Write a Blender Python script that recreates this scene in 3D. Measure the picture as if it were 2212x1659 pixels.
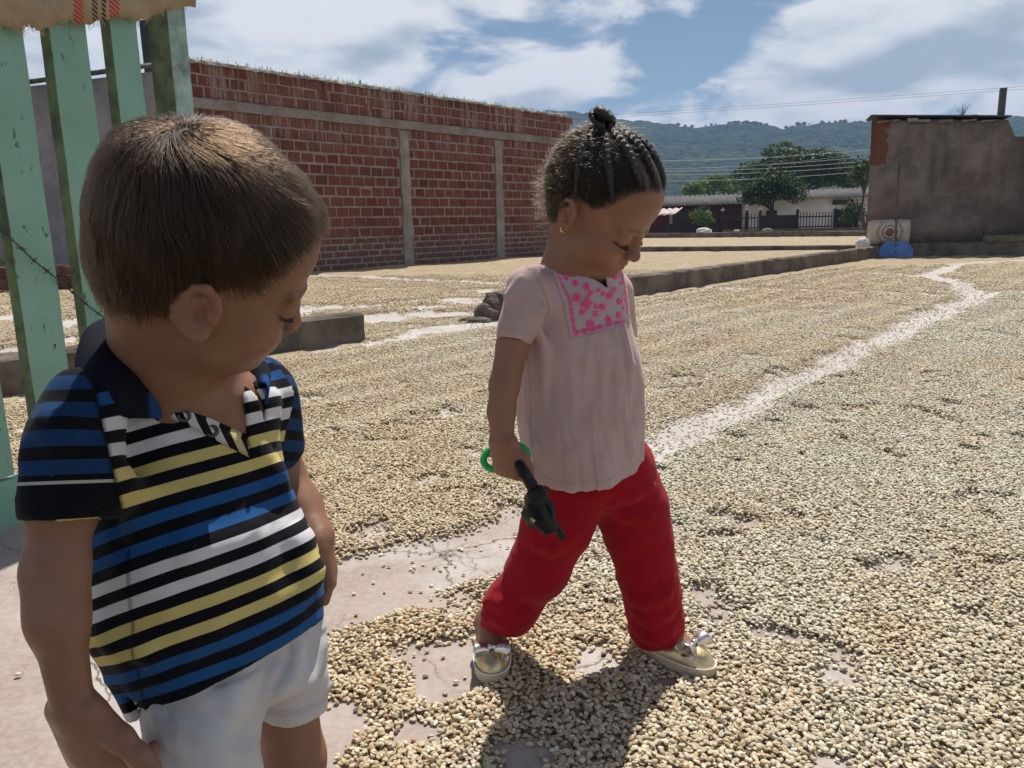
import bpy, bmesh, math, random
import numpy as np
from mathutils import Vector, Matrix
random.seed(7); RNG = np.random.default_rng(11)
R_ = math.radians
scene = bpy.context.scene
for _o in list(bpy.data.objects): bpy.data.objects.remove(_o)
COL = scene.collection

# ------------------------------------------------------------ camera
CAM_H, FOC, VW, VH = 0.76, 1700.0, 2212.0, 1659.0
PITCH, ROLL = R_(11.5), R_(-1.25)
_f = np.array([0, math.cos(PITCH), -math.sin(PITCH)])
_u0 = np.array([0, math.sin(PITCH), math.cos(PITCH)]); _x0 = np.array([1.0, 0, 0])
_r = math.cos(ROLL)*_x0 + math.sin(ROLL)*_u0
_u = -math.sin(ROLL)*_x0 + math.cos(ROLL)*_u0
cam_d = bpy.data.cameras.new('camera'); cam = bpy.data.objects.new('camera', cam_d); COL.objects.link(cam)
cam.matrix_world = Matrix(((_r[0], _u[0], -_f[0], 0), (_r[1], _u[1], -_f[1], 0), (_r[2], _u[2], -_f[2], CAM_H), (0, 0, 0, 1)))
cam_d.sensor_width = 36.0; cam_d.lens = 36.0*FOC/VW; cam_d.clip_start = 0.02; cam_d.clip_end = 12000
scene.camera = cam

# ------------------------------------------------------------ light
SUN_EL, SUN_AZ = R_(64), R_(14)          # azimuth measured from +Y (ahead) towards +X (right)
SUN_DIR = np.array([math.sin(SUN_AZ)*math.cos(SUN_EL), math.cos(SUN_AZ)*math.cos(SUN_EL), math.sin(SUN_EL)])
sun_d = bpy.data.lights.new('sun', 'SUN'); sun = bpy.data.objects.new('sun', sun_d); COL.objects.link(sun)
sun_d.energy = 5.0; sun_d.angle = R_(0.53); sun_d.color = (1.0, 0.955, 0.88)
sun.rotation_euler = Vector(SUN_DIR).to_track_quat('Z', 'Y').to_euler()

world = bpy.data.worlds.new('World'); scene.world = world; world.use_nodes = True
def build_world():
    nt = world.node_tree; nt.nodes.clear(); N = nt.nodes.new; L = nt.links.new
    out = N('ShaderNodeOutputWorld'); bg = N('ShaderNodeBackground'); bg.inputs[1].default_value = 0.05
    sky = N('ShaderNodeTexSky'); sky.sky_type = 'NISHITA'; sky.sun_disc = False
    sky.sun_elevation = SUN_EL; sky.sun_rotation = SUN_AZ; sky.air_density = 1.0; sky.dust_density = 0.35; sky.ozone_density = 2.2
    tc = N('ShaderNodeTexCoord'); sep = N('ShaderNodeSeparateXYZ'); L(tc.outputs['Generated'], sep.inputs[0])
    def math_(op, a, b=None, c=None, clamp=False):
        m = N('ShaderNodeMath'); m.operation = op; m.use_clamp = clamp
        for i, v in enumerate((a, b, c)):
            if v is None: continue
            if isinstance(v, (int, float)): m.inputs[i].default_value = v
            else: L(v, m.inputs[i])
        return m.outputs[0]
    zc = math_('MAXIMUM', sep.outputs[2], 0.0)
    def warp(sx, sz, off):
        cb = N('ShaderNodeCombineXYZ')
        den = math_('ADD', zc, 0.55)
        L(math_('MULTIPLY', math_('DIVIDE', sep.outputs[0], den), sx), cb.inputs[0]); L(math_('MULTIPLY', math_('DIVIDE', sep.outputs[1], den), sx), cb.inputs[1]); L(math_('MULTIPLY', sep.outputs[2], sz), cb.inputs[2])
        mp = N('ShaderNodeMapping'); mp.inputs['Location'].default_value = off; L(cb.outputs[0], mp.inputs[0]); return mp.outputs[0]
    def noise(vec, scale, detail, rough, dist=0.0):
        n = N('ShaderNodeTexNoise'); n.inputs['Scale'].default_value = scale; n.inputs['Detail'].default_value = detail
        n.inputs['Roughness'].default_value = rough; n.inputs['Distortion'].default_value = dist; L(vec, n.inputs['Vector']); return n.outputs[0]
    big = noise(warp(1.0, 2.4, OFF), 1.5, 2.0, 0.45)
    o2 = (3.1, 0.4, 1.2); puff = noise(warp(1.0, 2.6, o2), 4.2, 10.0, 0.53, 0.2)
    up = noise(warp(1.0, 2.6, (o2[0]+.01, o2[1], o2[2]+.085)), 4.2, 6.0, 0.5, 0.2)
    dens = math_('ADD', math_('MULTIPLY', big, 0.95), math_('MULTIPLY', puff, 0.75))
    low = math_('MULTIPLY', math_('SUBTRACT', 0.46, zc), 0.42)
    dens = math_('ADD', dens, low)
    cov = N('ShaderNodeMapRange'); cov.interpolation_type = 'SMOOTHSTEP'; L(dens, cov.inputs[0])
    cov.inputs[1].default_value = COV[0]; cov.inputs[2].default_value = COV[1]
    thick = N('ShaderNodeMapRange'); thick.interpolation_type = 'SMOOTHSTEP'; L(math_('ADD', math_('MULTIPLY', dens, .8), math_('MULTIPLY', math_('SUBTRACT', up, puff), 1.3)), thick.inputs[0])
    thick.inputs[1].default_value = COV[2]; thick.inputs[2].default_value = COV[3]
    ramp = N('ShaderNodeMix'); ramp.data_type = 'RGBA'; L(thick.outputs[0], ramp.inputs['Factor'])
    k = 0.82/0.05
    ramp.inputs['A'].default_value = (0.93*k, 0.95*k, 0.98*k, 1); ramp.inputs['B'].default_value = (0.45*k, 0.54*k, 0.64*k, 1)
    hz = N('ShaderNodeMix'); hz.data_type = 'RGBA'
    L(math_('MULTIPLY', math_('POWER', math_('SUBTRACT', 1.0, zc, None, True), 4.0), 0.95), hz.inputs['Factor'])
    L(sky.outputs[0], hz.inputs['A']); hz.inputs['B'].default_value = (0.36*k, 0.56*k, 0.80*k, 1)
    mix = N('ShaderNodeMix'); mix.data_type = 'RGBA'; L(cov.outputs[0], mix.inputs['Factor'])
    L(hz.outputs['Result'], mix.inputs['A']); L(ramp.outputs['Result'], mix.inputs['B'])
    L(mix.outputs['Result'], bg.inputs[0]); L(bg.outputs[0], out.inputs[0])
OFF = (7.3, 1.9, 3.2); COV = (0.82, 0.915, 0.73, 1.03)
build_world()
scene.view_settings.view_transform = 'Standard'; scene.view_settings.look = 'None'
scene.view_settings.exposure = 0.16; scene.view_settings.gamma = 1.0
scene.render.engine = 'CYCLES'
scene.cycles.max_bounces = 6; scene.cycles.transparent_max_bounces = 8; scene.cycles.volume_bounces = 0
scene.cycles.use_denoising = True; scene.cycles.use_adaptive_sampling = True; scene.cycles.adaptive_threshold = 0.02; scene.cycles.adaptive_min_samples = 16
scene.render.resolution_x, scene.render.resolution_y = 1024, 768

# ------------------------------------------------------------ measuring helpers (picture measurements -> metres)
def ray(u, v):
    a = (u-VW/2)/FOC; b = -(v-VH/2)/FOC
    return a*_r + b*_u + _f
def G(u, v, z=0.0):
    d = ray(u, v); t = (z-CAM_H)/d[2]; return np.array([0, 0, CAM_H]) + t*d
def PY(u, v, y):
    d = ray(u, v); t = y/d[1]; return np.array([0, 0, CAM_H]) + t*d
def PXL(y, z=0.6):
    """metres per view pixel at a distance y"""
    return (y*_f[1] + (z-CAM_H)*_f[2])/FOC
def smooth(a, b, x):
    t = np.clip((x-a)/(b-a), 0, 1); return t*t*(3-2*t)
def vnoise(P, scale, seed=0, octaves=1):
    """cheap value noise, P (...,2|3) -> 0..1"""
    P = np.asarray(P, float); out = 0; amp = 1; tot = 0
    for o in range(octaves):
        Q = P*scale*(2**o) + 17.3*o + seed*7.77
        I = np.floor(Q).astype(np.int64); F = Q-I; F = F*F*(3-2*F); nd = P.shape[-1]; s = 0
        for c in range(2**nd):
            w = 1; h = np.full(P.shape[:-1], seed*1013904223 & 0x7fffffff, np.int64)
            for k in range(nd):
                bit = (c >> k) & 1
                w = w*(F[..., k] if bit else 1-F[..., k])
                h = (h*1664525 + (I[..., k]+bit)*(374761393, 668265263, 2147483647)[k] + 1013904223) & 0x7fffffff
                h = h ^ (h >> 13)
            h = (h*1274126177) & 0x7fffffff; h = h ^ (h >> 16)
            s = s + w*((h & 0xffff)/65535.0)
        out = out + amp*s; tot += amp; amp *= 0.5
    return out/tot

# ------------------------------------------------------------ object helpers
def tag(o, label=None, cat=None, group=None, kind=None):
    if label: o['label'] = label
    if cat: o['category'] = cat
    if group: o['group'] = group
    if kind: o['kind'] = kind
    return o
def link(o, parent=None):
    COL.objects.link(o)
    if parent is not None: o.parent = parent
    return o
def empty(name, loc=(0, 0, 0), rz=0.0, parent=None):
    o = bpy.data.objects.new(name, None); o.location = loc; o.rotation_euler = (0, 0, rz); return link(o, parent)
def mesh_obj(name, V, F, mat=None, parent=None, smooth_=False, attrs=None, local=None):
    """V in world metres; when a parent Empty is given the mesh is stored relative to it"""
    me = bpy.data.meshes.new(name)
    V = np.asarray(V, float)
    if local is not None: V = V - np.asarray(local, float)
    if isinstance(F, np.ndarray):
        nf, k = F.shape
        me.vertices.add(len(V)); me.vertices.foreach_set('co', V.astype(np.float32).ravel())
        me.loops.add(nf*k); me.loops.foreach_set('vertex_index', F.astype(np.int32).ravel())
        me.polygons.add(nf); me.polygons.foreach_set('loop_start', np.arange(0, nf*k, k, dtype=np.int32))
        try: me.polygons.foreach_set('loop_total', np.full(nf, k, np.int32))
        except Exception: pass
        me.update(calc_edges=True)
    else:
        me.from_pydata([tuple(v) for v in V], [], [tuple(f) for f in F])
    me.validate()
    if attrs:
        for k, (typ, a) in attrs.items():
            at = me.attributes.new(k, typ, 'POINT')
            a = np.asarray(a, np.float32)
            at.data.foreach_set('vector' if typ == 'FLOAT_VECTOR' else 'color' if typ == 'FLOAT_COLOR' else 'value', a.ravel())
    if mat is not None:
        for m in (mat if isinstance(mat, (list, tuple)) else [mat]): me.materials.append(m)
    if smooth_: me.polygons.foreach_set('use_smooth', np.ones(len(me.polygons), bool))
    return link(bpy.data.objects.new(name, me), parent)
class MB:
    """collects simple solids into one mesh"""
    def __init__(s): s.V = []; s.F = []
    def add(s, V, F):
        b = len(s.V); s.V += [tuple(v) for v in V]; s.F += [tuple(i+b for i in f) for f in F]; return s
    def box(s, c, size, M=None, jit=0.0):
        x, y, z = [q/2 for q in size]
        P = np.array([(-x, -y, -z), (x, -y, -z), (x, y, -z), (-x, y, -z), (-x, -y, z), (x, -y, z), (x, y, z), (-x, y, z)])
        if jit: P = P + RNG.normal(0, jit, P.shape)
        if M is not None: P = P @ np.asarray(M).T
        return s.add(P+np.asarray(c), [(3, 2, 1, 0), (4, 5, 6, 7), (0, 1, 5, 4), (1, 2, 6, 5), (2, 3, 7, 6), (3, 0, 4, 7)])
    def tube(s, pts, rad, n=8, cap=True):
        pts = np.asarray(pts, float); rad = np.broadcast_to(np.asarray(rad, float), (len(pts),))
        rings = []; up = np.array([0.0, 0, 1])
        for i in range(len(pts)):
            t = pts[min(i+1, len(pts)-1)]-pts[max(i-1, 0)]
            if np.linalg.norm(t) < 1e-9: t = pts[-2]-pts[0]+np.array([1e-6, 0, 0])
            t = t/(np.linalg.norm(t)+1e-12)
            a = np.cross(t, up)
            if np.linalg.norm(a) < 1e-3: a = np.cross(t, [1, 0, 0])
            a /= np.linalg.norm(a); b = np.cross(t, a)
            th = np.arange(n)*2*math.pi/n
            rings.append(pts[i] + rad[i]*(np.cos(th)[:, None]*a + np.sin(th)[:, None]*b))
        F = []
        for i in range(len(pts)-1):
            for k in range(n):
                F.append((i*n+k, i*n+(k+1) % n, (i+1)*n+(k+1) % n, (i+1)*n+k))
        if cap: F.append(tuple(range(n))[::-1]); F.append(tuple(range((len(pts)-1)*n, len(pts)*n)))
        return s.add(np.concatenate(rings), F)
    def build(s, name, mat=None, parent=None, smooth_=False, local=None):
        o = mesh_obj(name, s.V, s.F, mat, parent, smooth_, None, local); return o
def bevel(o, w=0.004, seg=2):
    m = o.modifiers.new('bevel', 'BEVEL'); m.width = w; m.segments = seg; m.limit_method = 'ANGLE'; return o

# ------------------------------------------------------------ material helper
class NT:
    def __init__(s, name):
        s.m = bpy.data.materials.new(name); s.m.use_nodes = True; s.t = s.m.node_tree; s.t.nodes.clear()
        s.out = s.n('ShaderNodeOutputMaterial'); s.b = s.n('ShaderNodeBsdfPrincipled'); s.l(s.b.outputs[0], s.out.inputs[0])
    def n(s, t, **k):
        x = s.t.nodes.new(t)
        for a, b in k.items(): setattr(x, a, b)
        return x
    def l(s, a, b): s.t.links.new(a, b)
    def put(s, sock, v):
        if isinstance(v, (int, float)): sock.default_value = v
        elif isinstance(v, (tuple, list)): sock.default_value = tuple(v) + ((1,) if len(v) == 3 and len(sock.default_value) == 4 else ())
        else: s.l(v, sock)
    def math(s, op, a, b=None, c=None, clamp=False):
        m = s.n('ShaderNodeMath', operation=op, use_clamp=clamp)
        for i, v in enumerate((a, b, c)):
            if v is not None: s.put(m.inputs[i], v)
        return m.outputs[0]
    def mix(s, f, a, b, blend='MIX'):
        m = s.n('ShaderNodeMix', data_type='RGBA', blend_type=blend)
        s.put(m.inputs['Factor'], f); s.put(m.inputs['A'], a); s.put(m.inputs['B'], b); return m.outputs['Result']
    def coord(s, kind='Object'): return s.n('ShaderNodeTexCoord').outputs[kind]
    def mapping(s, v, scale=(1, 1, 1), loc=(0, 0, 0), rot=(0, 0, 0)):
        m = s.n('ShaderNodeMapping'); s.l(v, m.inputs[0]); m.inputs['Scale'].default_value = scale; m.inputs['Location'].default_value = loc; m.inputs['Rotation'].default_value = rot; return m.outputs[0]
    def noise(s, v=None, scale=5, detail=4, rough=0.55, dist=0.0, col=False):
        x = s.n('ShaderNodeTexNoise'); x.inputs['Scale'].default_value = scale; x.inputs['Detail'].default_value = detail
        x.inputs['Roughness'].default_value = rough; x.inputs['Distortion'].default_value = dist
        if v is not None: s.l(v, x.inputs['Vector'])
        return x.outputs[1 if col else 0]
    def voro(s, v=None, scale=5, feature='F1', out='Distance', rnd=1.0):
        x = s.n('ShaderNodeTexVoronoi', feature=feature); x.inputs['Scale'].default_value = scale; x.inputs['Randomness'].default_value = rnd
        if v is not None: s.l(v, x.inputs['Vector'])
        return x.outputs[out]
    def rng(s, v, a, b, c=0.0, d=1.0, sm=True):
        x = s.n('ShaderNodeMapRange', interpolation_type='SMOOTHSTEP' if sm else 'LINEAR'); s.l(v, x.inputs[0])
        for i, q in enumerate((a, b, c, d)): x.inputs[i+1].default_value = q
        return x.outputs[0]
    def attr(s, name, typ='GEOMETRY', out='Fac'):
        return s.n('ShaderNodeAttribute', attribute_name=name, attribute_type=typ).outputs[out]
    def ramp(s, f, stops, const=False):
        x = s.n('ShaderNodeValToRGB'); s.l(f, x.inputs[0]); e = x.color_ramp
        e.interpolation = 'CONSTANT' if const else 'LINEAR'
        while len(e.elements) < len(stops): e.elements.new(0.5)
        for el, (p, c) in zip(e.elements, stops): el.position = p; el.color = tuple(c)+(1,)
        return x.outputs[0]
    def bump(s, h, strength=0.3, dist=0.01, normal=None):
        x = s.n('ShaderNodeBump'); x.inputs['Strength'].default_value = strength; x.inputs['Distance'].default_value = dist; s.l(h, x.inputs['Height'])
        if normal is not None: s.l(normal, x.inputs['Normal'])
        s.l(x.outputs[0], s.b.inputs['Normal']); return x.outputs[0]
    def set(s, **k):
        for a, v in k.items(): s.put(s.b.inputs[a.replace('_', ' ')], v)
        return s
    def spec(s, v): s.b.inputs['Specular IOR Level'].default_value = v; return s
def simple(name, col, rough=0.8, var=0.15, scale=8.0, bump=0.0, bdist=0.004, metal=0.0, spec=0.4, dirt=None, coord='Object'):
    t = NT(name); c = t.coord(coord); n = t.noise(c, scale, 5, 0.6)
    dark = tuple(x*(1-var) for x in col); light = tuple(min(1, x*(1+var)) for x in col)
    colr = t.mix(t.rng(n, 0.3, 0.7), dark, light)
    if dirt: colr = t.mix(t.math('MULTIPLY', t.rng(t.noise(c, scale*0.35, 6, 0.65), 0.5, 0.72), dirt[1]), colr, dirt[0])
    t.set(Base_Color=colr, Roughness=rough, Metallic=metal).spec(spec)
    if bump: t.bump(t.noise(c, scale*4, 6, 0.65), bump, bdist)
    return t.m
def poly_sd(P, poly):
    """signed distance to polygon (negative inside), P (N,2)"""
    poly = np.asarray(poly, float); n = len(poly); d = np.full(len(P), 1e9); ins = np.zeros(len(P), bool)
    for i in range(n):
        a = poly[i]; b = poly[(i+1) % n]; e = b-a; w = P-a
        t = np.clip((w@e)/(e@e+1e-12), 0, 1); d = np.minimum(d, np.linalg.norm(w-t[:, None]*e, axis=1))
        c = ((a[1] > P[:, 1]) != (b[1] > P[:, 1])) & (P[:, 0] < (b[0]-a[0])*(P[:, 1]-a[1])/(b[1]-a[1]+1e-12)+a[0]); ins ^= c
    return np.where(ins, -d, d)
def line_sd(P, pts, w):
    d = np.full(len(P), 1e9); w = np.broadcast_to(w, (len(pts),))
    for i in range(len(pts)-1):
        a, b = pts[i], pts[i+1]; e = b-a; q = P-a; t = np.clip((q@e)/(e@e), 0, 1)
        d = np.minimum(d, np.linalg.norm(q-t[:, None]*e, axis=1)-(w[i]+(w[i+1]-w[i])*t))
    return d
# ============================================================ GROUND AND BEANS
E1 = np.array([0.640, 0.768]); E2 = np.array([0.768, -0.640])      # patio axes: along the kerb, across it (towards us / right)
KERB0 = np.array([-0.23, 6.19])
def kc(p): d = np.asarray(p)[..., :2]-KERB0; return d @ E1, d @ E2     # (along kerb, across kerb: >0 is our side)
def GV(*uv): return [G(u, v)[:2] for u, v in uv]
BARE_POLY = [
    GV((715, 1215), (800, 1180), (880, 1165), (1000, 1150), (1090, 1125), (1150, 1110), (1150, 1170), (1080, 1215), (1010, 1255), (930, 1300), (860, 1315), (700, 1345), (640, 1300)),
    GV((830, 1405), (900, 1385), (1000, 1388), (1040, 1400), (1030, 1465), (960, 1515), (905, 1500), (880, 1450)),
    GV((-500, 1160), (66, 1128), (180, 1180), (330, 1280), (470, 1420), (600, 1570), (715, 1540), (775, 1585), (735, 1640), (760, 1900), (-900, 2300)),
    GV((860, 1590), (940, 1592), (930, 1622), (850, 1625)), GV((1110, 1610), (1165, 1600), (1175, 1640), (1150, 1700), (1090, 1720)),
    GV((1250, 1404), (1280, 1402), (1286, 1418), (1256, 1424)),
    GV((772, 745), (930, 706), (1090, 690), (1100, 703), (950, 722), (840, 741)),
]
BARE_LINE = [
    (GV((1330, 1005), (1480, 935), (1640, 862), (1800, 786), (1920, 730), (2010, 690), (2085, 652), (2150, 634), (2400, 625)), np.array([.12, .11, .065, .07, .08, .09, .10, .09, .06])),
    (GV((560, 592), (680, 597), (850, 605), (1010, 613), (1080, 617)), .14),
    (GV((1490, 621), (1620, 625), (1800, 631), (2060, 640)), np.array([.07, .06, .04, .08])),
    (GV((1640, 586), (1870, 590), (1990, 598), (2070, 612), (2100, 640)), np.array([.04, .06, .13, .10, .1])),
    (GV((2000, 598), (2080, 570), (2212, 563)), np.array([.11, .09, .06])),
]
BARE_SPOT = [(880, 655, 26, 4), (838, 690, 62, 7), (655, 672, 55, 6), (960, 680, 70, 5), (1010, 655, 60, 5), (770, 668, 50, 4), (640, 690, 40, 8), (1000, 648, 50, 3),
             (905, 668, 40, 4), (830, 625, 50, 2), (1030, 632, 40, 3), (20, 690, 60, 12), (80, 725, 50, 8), (150, 700, 40, 9), (10, 770, 40, 8), (170, 740, 30, 5), (220, 690, 40, 8)]
def coverage(P):
    P = np.asarray(P, float)
    w = np.stack([vnoise(P, 2.6, 1, 3), vnoise(P, 2.6, 2, 3)], -1)-0.5
    sc = np.clip(P[:, 1]*0.12, 0.12, 0.5)
    Q = P + w*sc[:, None]
    fine = vnoise(P, 14.0, 3, 3)-0.5
    d = np.full(len(P), 9.0)
    for poly in BARE_POLY: d = np.minimum(d, poly_sd(Q, poly))
    for pts, wd in BARE_LINE: d = np.minimum(d, line_sd(P + w*0.20, pts, wd))
    for (u, v, a, b) in BARE_SPOT:
        c = G(u, v)[:2]; ax = np.linalg.norm(G(u+a, v)[:2]-c); ay = np.linalg.norm(G(u, v+b)[:2]-c)
        q = (Q-c)/np.array([ax, ay]); d = np.minimum(d, (np.linalg.norm(q, axis=1)-1)*min(ax, ay))
    d = d + fine*0.07*np.clip(P[:, 1]*0.3, 0.5, 2)
    edge = np.clip(P[:, 1]*0.035, 0.05, 0.14)
    c = smooth(-edge*0.4, edge, d)
    thin = smooth(0.60, 0.76, vnoise(P, 7.5, 9, 3))*0.75*smooth(5.0, 3.5, P[:, 1]) + smooth(0.60, 0.74, vnoise(P, 3.1, 19, 3))*0.5*smooth(3.5, 5, P[:, 1])      # randomly thinned patches
    c = c*(1-thin)
    s, t = kc(P)
    c = np.where((P[:, 0] < -7.5) | (P[:, 1] > 60), 0, c)
    return c
def bed_height(P):
    s, t = kc(P)
    far = smooth(-0.2, -1.5, t)
    ridge = (np.sin(s*2.3+1.5*vnoise(P, .5, 4))*0.5+0.5)*0.022*far + vnoise(P, 1.1, 5, 2)*0.012
    r2 = np.sin((t*17+2.5*vnoise(P, .8, 6)))*0.0075
    return 0.003 + (ridge + r2*(1-far)*smooth(1.5, 3, P[:, 1]) + 0.006)
def bed_tint(P):
    """0 pale greenish cream .. 1 warm tan"""
    s, t = kc(P)
    path = BARE_LINE[0][0]
    side = np.zeros(len(P))
    yy = np.interp(P[:, 0], [p[0] for p in path], [p[1] for p in path])
    left = smooth(-0.15, 0.15, P[:, 1]-yy)*smooth(1.4, 2.4, P[:, 1])
    near_warm = smooth(0.5, -0.6, P[:, 0])*smooth(3.5, 1.9, P[:, 1])*0.75
    sp = (vnoise(P, .8, 8, 3)-.5)*.6 + (vnoise(P, 6.0, 18, 3)-.5)*.9
    return np.clip(0.30 + 0.22*smooth(2.2, 1.2, P[:, 1]) + 0.34*left + near_warm + sp + 0.25*smooth(0, -1, t) + .25*smooth(6, 11, P[:, 1]), 0, 1)

def bean_colour(t, tint, rnd):
    """shared bean colours for the loose beans and for the beds too far off to tell beans apart"""
    pale = t.ramp(rnd, [(0.0, (.10, .07, .05)), (.05, (.13, .10, .07)), (.065, (.40, .36, .26)), (.35, (.52, .485, .37)), (.65, (.62, .585, .46)), (.88, (.72, .695, .59)), (1.0, (.50, .38, .21))])
    warm = t.ramp(rnd, [(0.0, (.09, .06, .04)), (.06, (.12, .085, .055)), (.08, (.40, .29, .16)), (.35, (.52, .40, .24)), (.65, (.60, .48, .31)), (.86, (.68, .59, .44)), (1.0, (.48, .27, .11))])
    return t.mix(tint, pale, warm)
def patio_material():
    t = NT('patio'); c = t.coord('Object')
    cov = t.attr('cov'); tint = t.attr('tint')
    n1 = t.noise(c, 1.3, 6, 0.62); n2 = t.noise(c, 9, 8, 0.68); n3 = t.noise(c, 70, 4, 0.7)
    conc = t.mix(t.rng(n1, .35, .68), (.30, .235, .20), (.41, .345, .30))
    conc = t.mix(t.math('MULTIPLY', t.rng(t.noise(c, 2.2, 5, .6), .46, .64), .75), conc, (.50, .47, .44))
    conc = t.mix(t.math('MULTIPLY', t.rng(n2, .55, .75), .5), conc, (.33, .20, .15))
    conc = t.mix(t.math('MULTIPLY', t.rng(n3, .35, .7), .22), conc, (.62, .57, .52))
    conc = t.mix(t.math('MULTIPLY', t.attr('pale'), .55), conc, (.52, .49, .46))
    # cracks: a coarse and a fine web, broken up by noise
    wc = t.n('ShaderNodeVectorMath', operation='ADD'); t.l(c, wc.inputs[0])
    ws = t.n('ShaderNodeVectorMath', operation='SCALE'); t.l(t.noise(c, 7, 5, .65, 0, True), ws.inputs[0]); ws.inputs['Scale'].default_value = .09; t.l(ws.outputs[0], wc.inputs[1])
    v1 = t.voro(wc.outputs[0], 2.6, 'DISTANCE_TO_EDGE'); v2 = t.voro(wc.outputs[0], 17, 'DISTANCE_TO_EDGE')
    k1 = t.rng(v1, 0.0, .011, 1, 0); k2 = t.math('MULTIPLY', t.rng(v2, 0.0, .035, 1, 0), t.rng(t.noise(c, 4, 3), .5, .66))
    crack = t.math('MAXIMUM', t.math('MULTIPLY', k1, t.rng(t.noise(c, 2.1, 4), .44, .58)), t.math('MULTIPLY', k2, .7))
    conc = t.mix(t.math('MULTIPLY', crack, .85), conc, (.07, .05, .04))
    # bed of beans between and under the loose ones
    vo = t.n('ShaderNodeTexVoronoi'); vo.inputs['Scale'].default_value = 118; t.l(c, vo.inputs['Vector'])
    sepc = t.n('ShaderNodeSeparateColor'); t.l(vo.outputs['Color'], sepc.inputs[0])
    bean = bean_colour(t, tint, sepc.outputs[0])
    ve = t.voro(c, 118, 'DISTANCE_TO_EDGE')
    gap = t.rng(ve, .0, .11, 1, 0)
    bean = t.mix(t.math('MULTIPLY', gap, .75), bean, (.08, .06, .045))
    bean = t.mix(t.math('MULTIPLY', t.rng(t.noise(c, 22, 4, .7), .45, .75), .22), bean, (.20, .15, .10)); bean = t.mix(t.math('MULTIPLY', t.rng(t.noise(t.mapping(c, (1, .5, 1), (0, 0, 0), (0, 0, -.7)), 3.2, 6, .75), .42, .68), .38), bean, (.27, .20, .125))
    m = t.rng(t.math('ADD', cov, t.math('MULTIPLY', t.math('SUBTRACT', t.noise(c, 30, 3, .7), .5), .35)), .45, .58)
    t.set(Base_Color=t.mix(m, conc, bean), Roughness=.85).spec(.25)
    hgt = t.math('ADD', t.math('MULTIPLY', t.math('SUBTRACT', n3, t.math('MULTIPLY', crack, 2.0)), .35), t.math('MULTIPLY', m, t.math('MULTIPLY', t.math('MINIMUM', ve, .3), 8.0)))
    t.bump(hgt, .55, .004)
    return t.m
M_PATIO = patio_material()
def build_ground():
    g = MB(); g.add([(-1500, -1000, -.05), (1500, -1000, -.05), (1500, 2000, -.05), (-1500, 2000, -.05)], [(0, 1, 2, 3)])
    tag(g.build('ground', simple('earth', (.11, .095, .06), .95, .4, .15, 0, dirt=((.05, .08, .025), .8))), kind='structure')
    ny, nx = 420, 420
    y = 0.30*np.exp(np.linspace(0, math.log(62/0.30), ny)); a = np.linspace(-1, 1, nx)
    a = a*(0.75+0.25*np.abs(a))
    Y = np.repeat(y[:, None], nx, 1); X = a[None, :]*(Y*.86+1.2)
    P = np.stack([X.ravel(), Y.ravel()], -1)
    cov = coverage(P); h = bed_height(P)*smooth(.3, .9, cov)*smooth(.8, 1.6, P[:, 1])
    h += (vnoise(P, .6, 31, 2)-.5)*.006
    V = np.column_stack([P, h])
    i = np.arange((ny-1)*nx).reshape(ny-1, nx)[:, :-1].ravel()
    F = np.stack([i, i+1, i+nx+1, i+nx], 1)
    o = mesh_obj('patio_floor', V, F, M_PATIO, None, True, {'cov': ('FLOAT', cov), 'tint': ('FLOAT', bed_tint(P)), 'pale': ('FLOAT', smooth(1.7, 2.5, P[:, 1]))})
    tag(o, kind='structure'); return o
build_ground()

def bean_mesh():
    """one parchment coffee bean: domed back, flat belly with a crease, 10 x 7.5 x 5 mm"""
    bm = bmesh.new(); n, m = 12, 5; rings = []
    for j in range(m+1):
        ph = j/m*math.pi/2; r = math.cos(ph); z = math.sin(ph)
        if j == m: rings.append([bm.verts.new((0, 0, 1))]); continue
        rings.append([bm.verts.new((math.cos(k/n*2*math.pi)*r**.75, math.sin(k/n*2*math.pi)*r**.75, z**1.15)) for k in range(n)])
    for j in range(m-1):
        for k in range(n): bm.faces.new((rings[j][k], rings[j][(k+1) % n], rings[j+1][(k+1) % n], rings[j+1][k]))
    for k in range(n): bm.faces.new((rings[m-1][k], rings[m-1][(k+1) % n], rings[m][0]))
    # belly: two lips either side of the crease
    xs = [math.cos(k/n*2*math.pi) for k in range(n)]
    mid = [bm.verts.new((x, 0.0, .16)) for x in (.62, .2, -.2, -.62)]
    lipA = [bm.verts.new((x, .26, -.17)) for x in (.62, .2, -.2, -.62)]; lipB = [bm.verts.new((x, -.26, -.17)) for x in (.62, .2, -.2, -.62)]
    r0 = rings[0]
    for q, ring in ((1, [r0[1], r0[2], r0[3], r0[4], r0[5]]), (-1, [r0[11], r0[10], r0[9], r0[8], r0[7]])):
        lip = lipA if q == 1 else lipB
        fs = [(r0[0], lip[0], ring[0]), (ring[0], lip[0], lip[1], ring[1]), (ring[1], lip[1], ring[2]), (ring[2], lip[1], lip[2]), (ring[2], lip[2], ring[3]), (ring[3], lip[2], lip[3], ring[4]), (ring[4], lip[3], r0[6]),
              (r0[0], mid[0], lip[0]), (lip[0], mid[0], mid[1], lip[1]), (lip[1], mid[1], mid[2], lip[2]), (lip[2], mid[2], mid[3], lip[3]), (lip[3], mid[3], r0[6])]
        for f in fs: bm.faces.new(f if q == -1 else f[::-1])
    for v in bm.verts: v.co.x *= .0055; v.co.y *= .0040; v.co.z *= .0032
    bmesh.ops.recalc_face_normals(bm, faces=bm.faces)
    me = bpy.data.meshes.new('coffee_bean'); bm.to_mesh(me); bm.free()
    me.polygons.foreach_set('use_smooth', np.ones(len(me.polygons), bool)); return me
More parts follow.
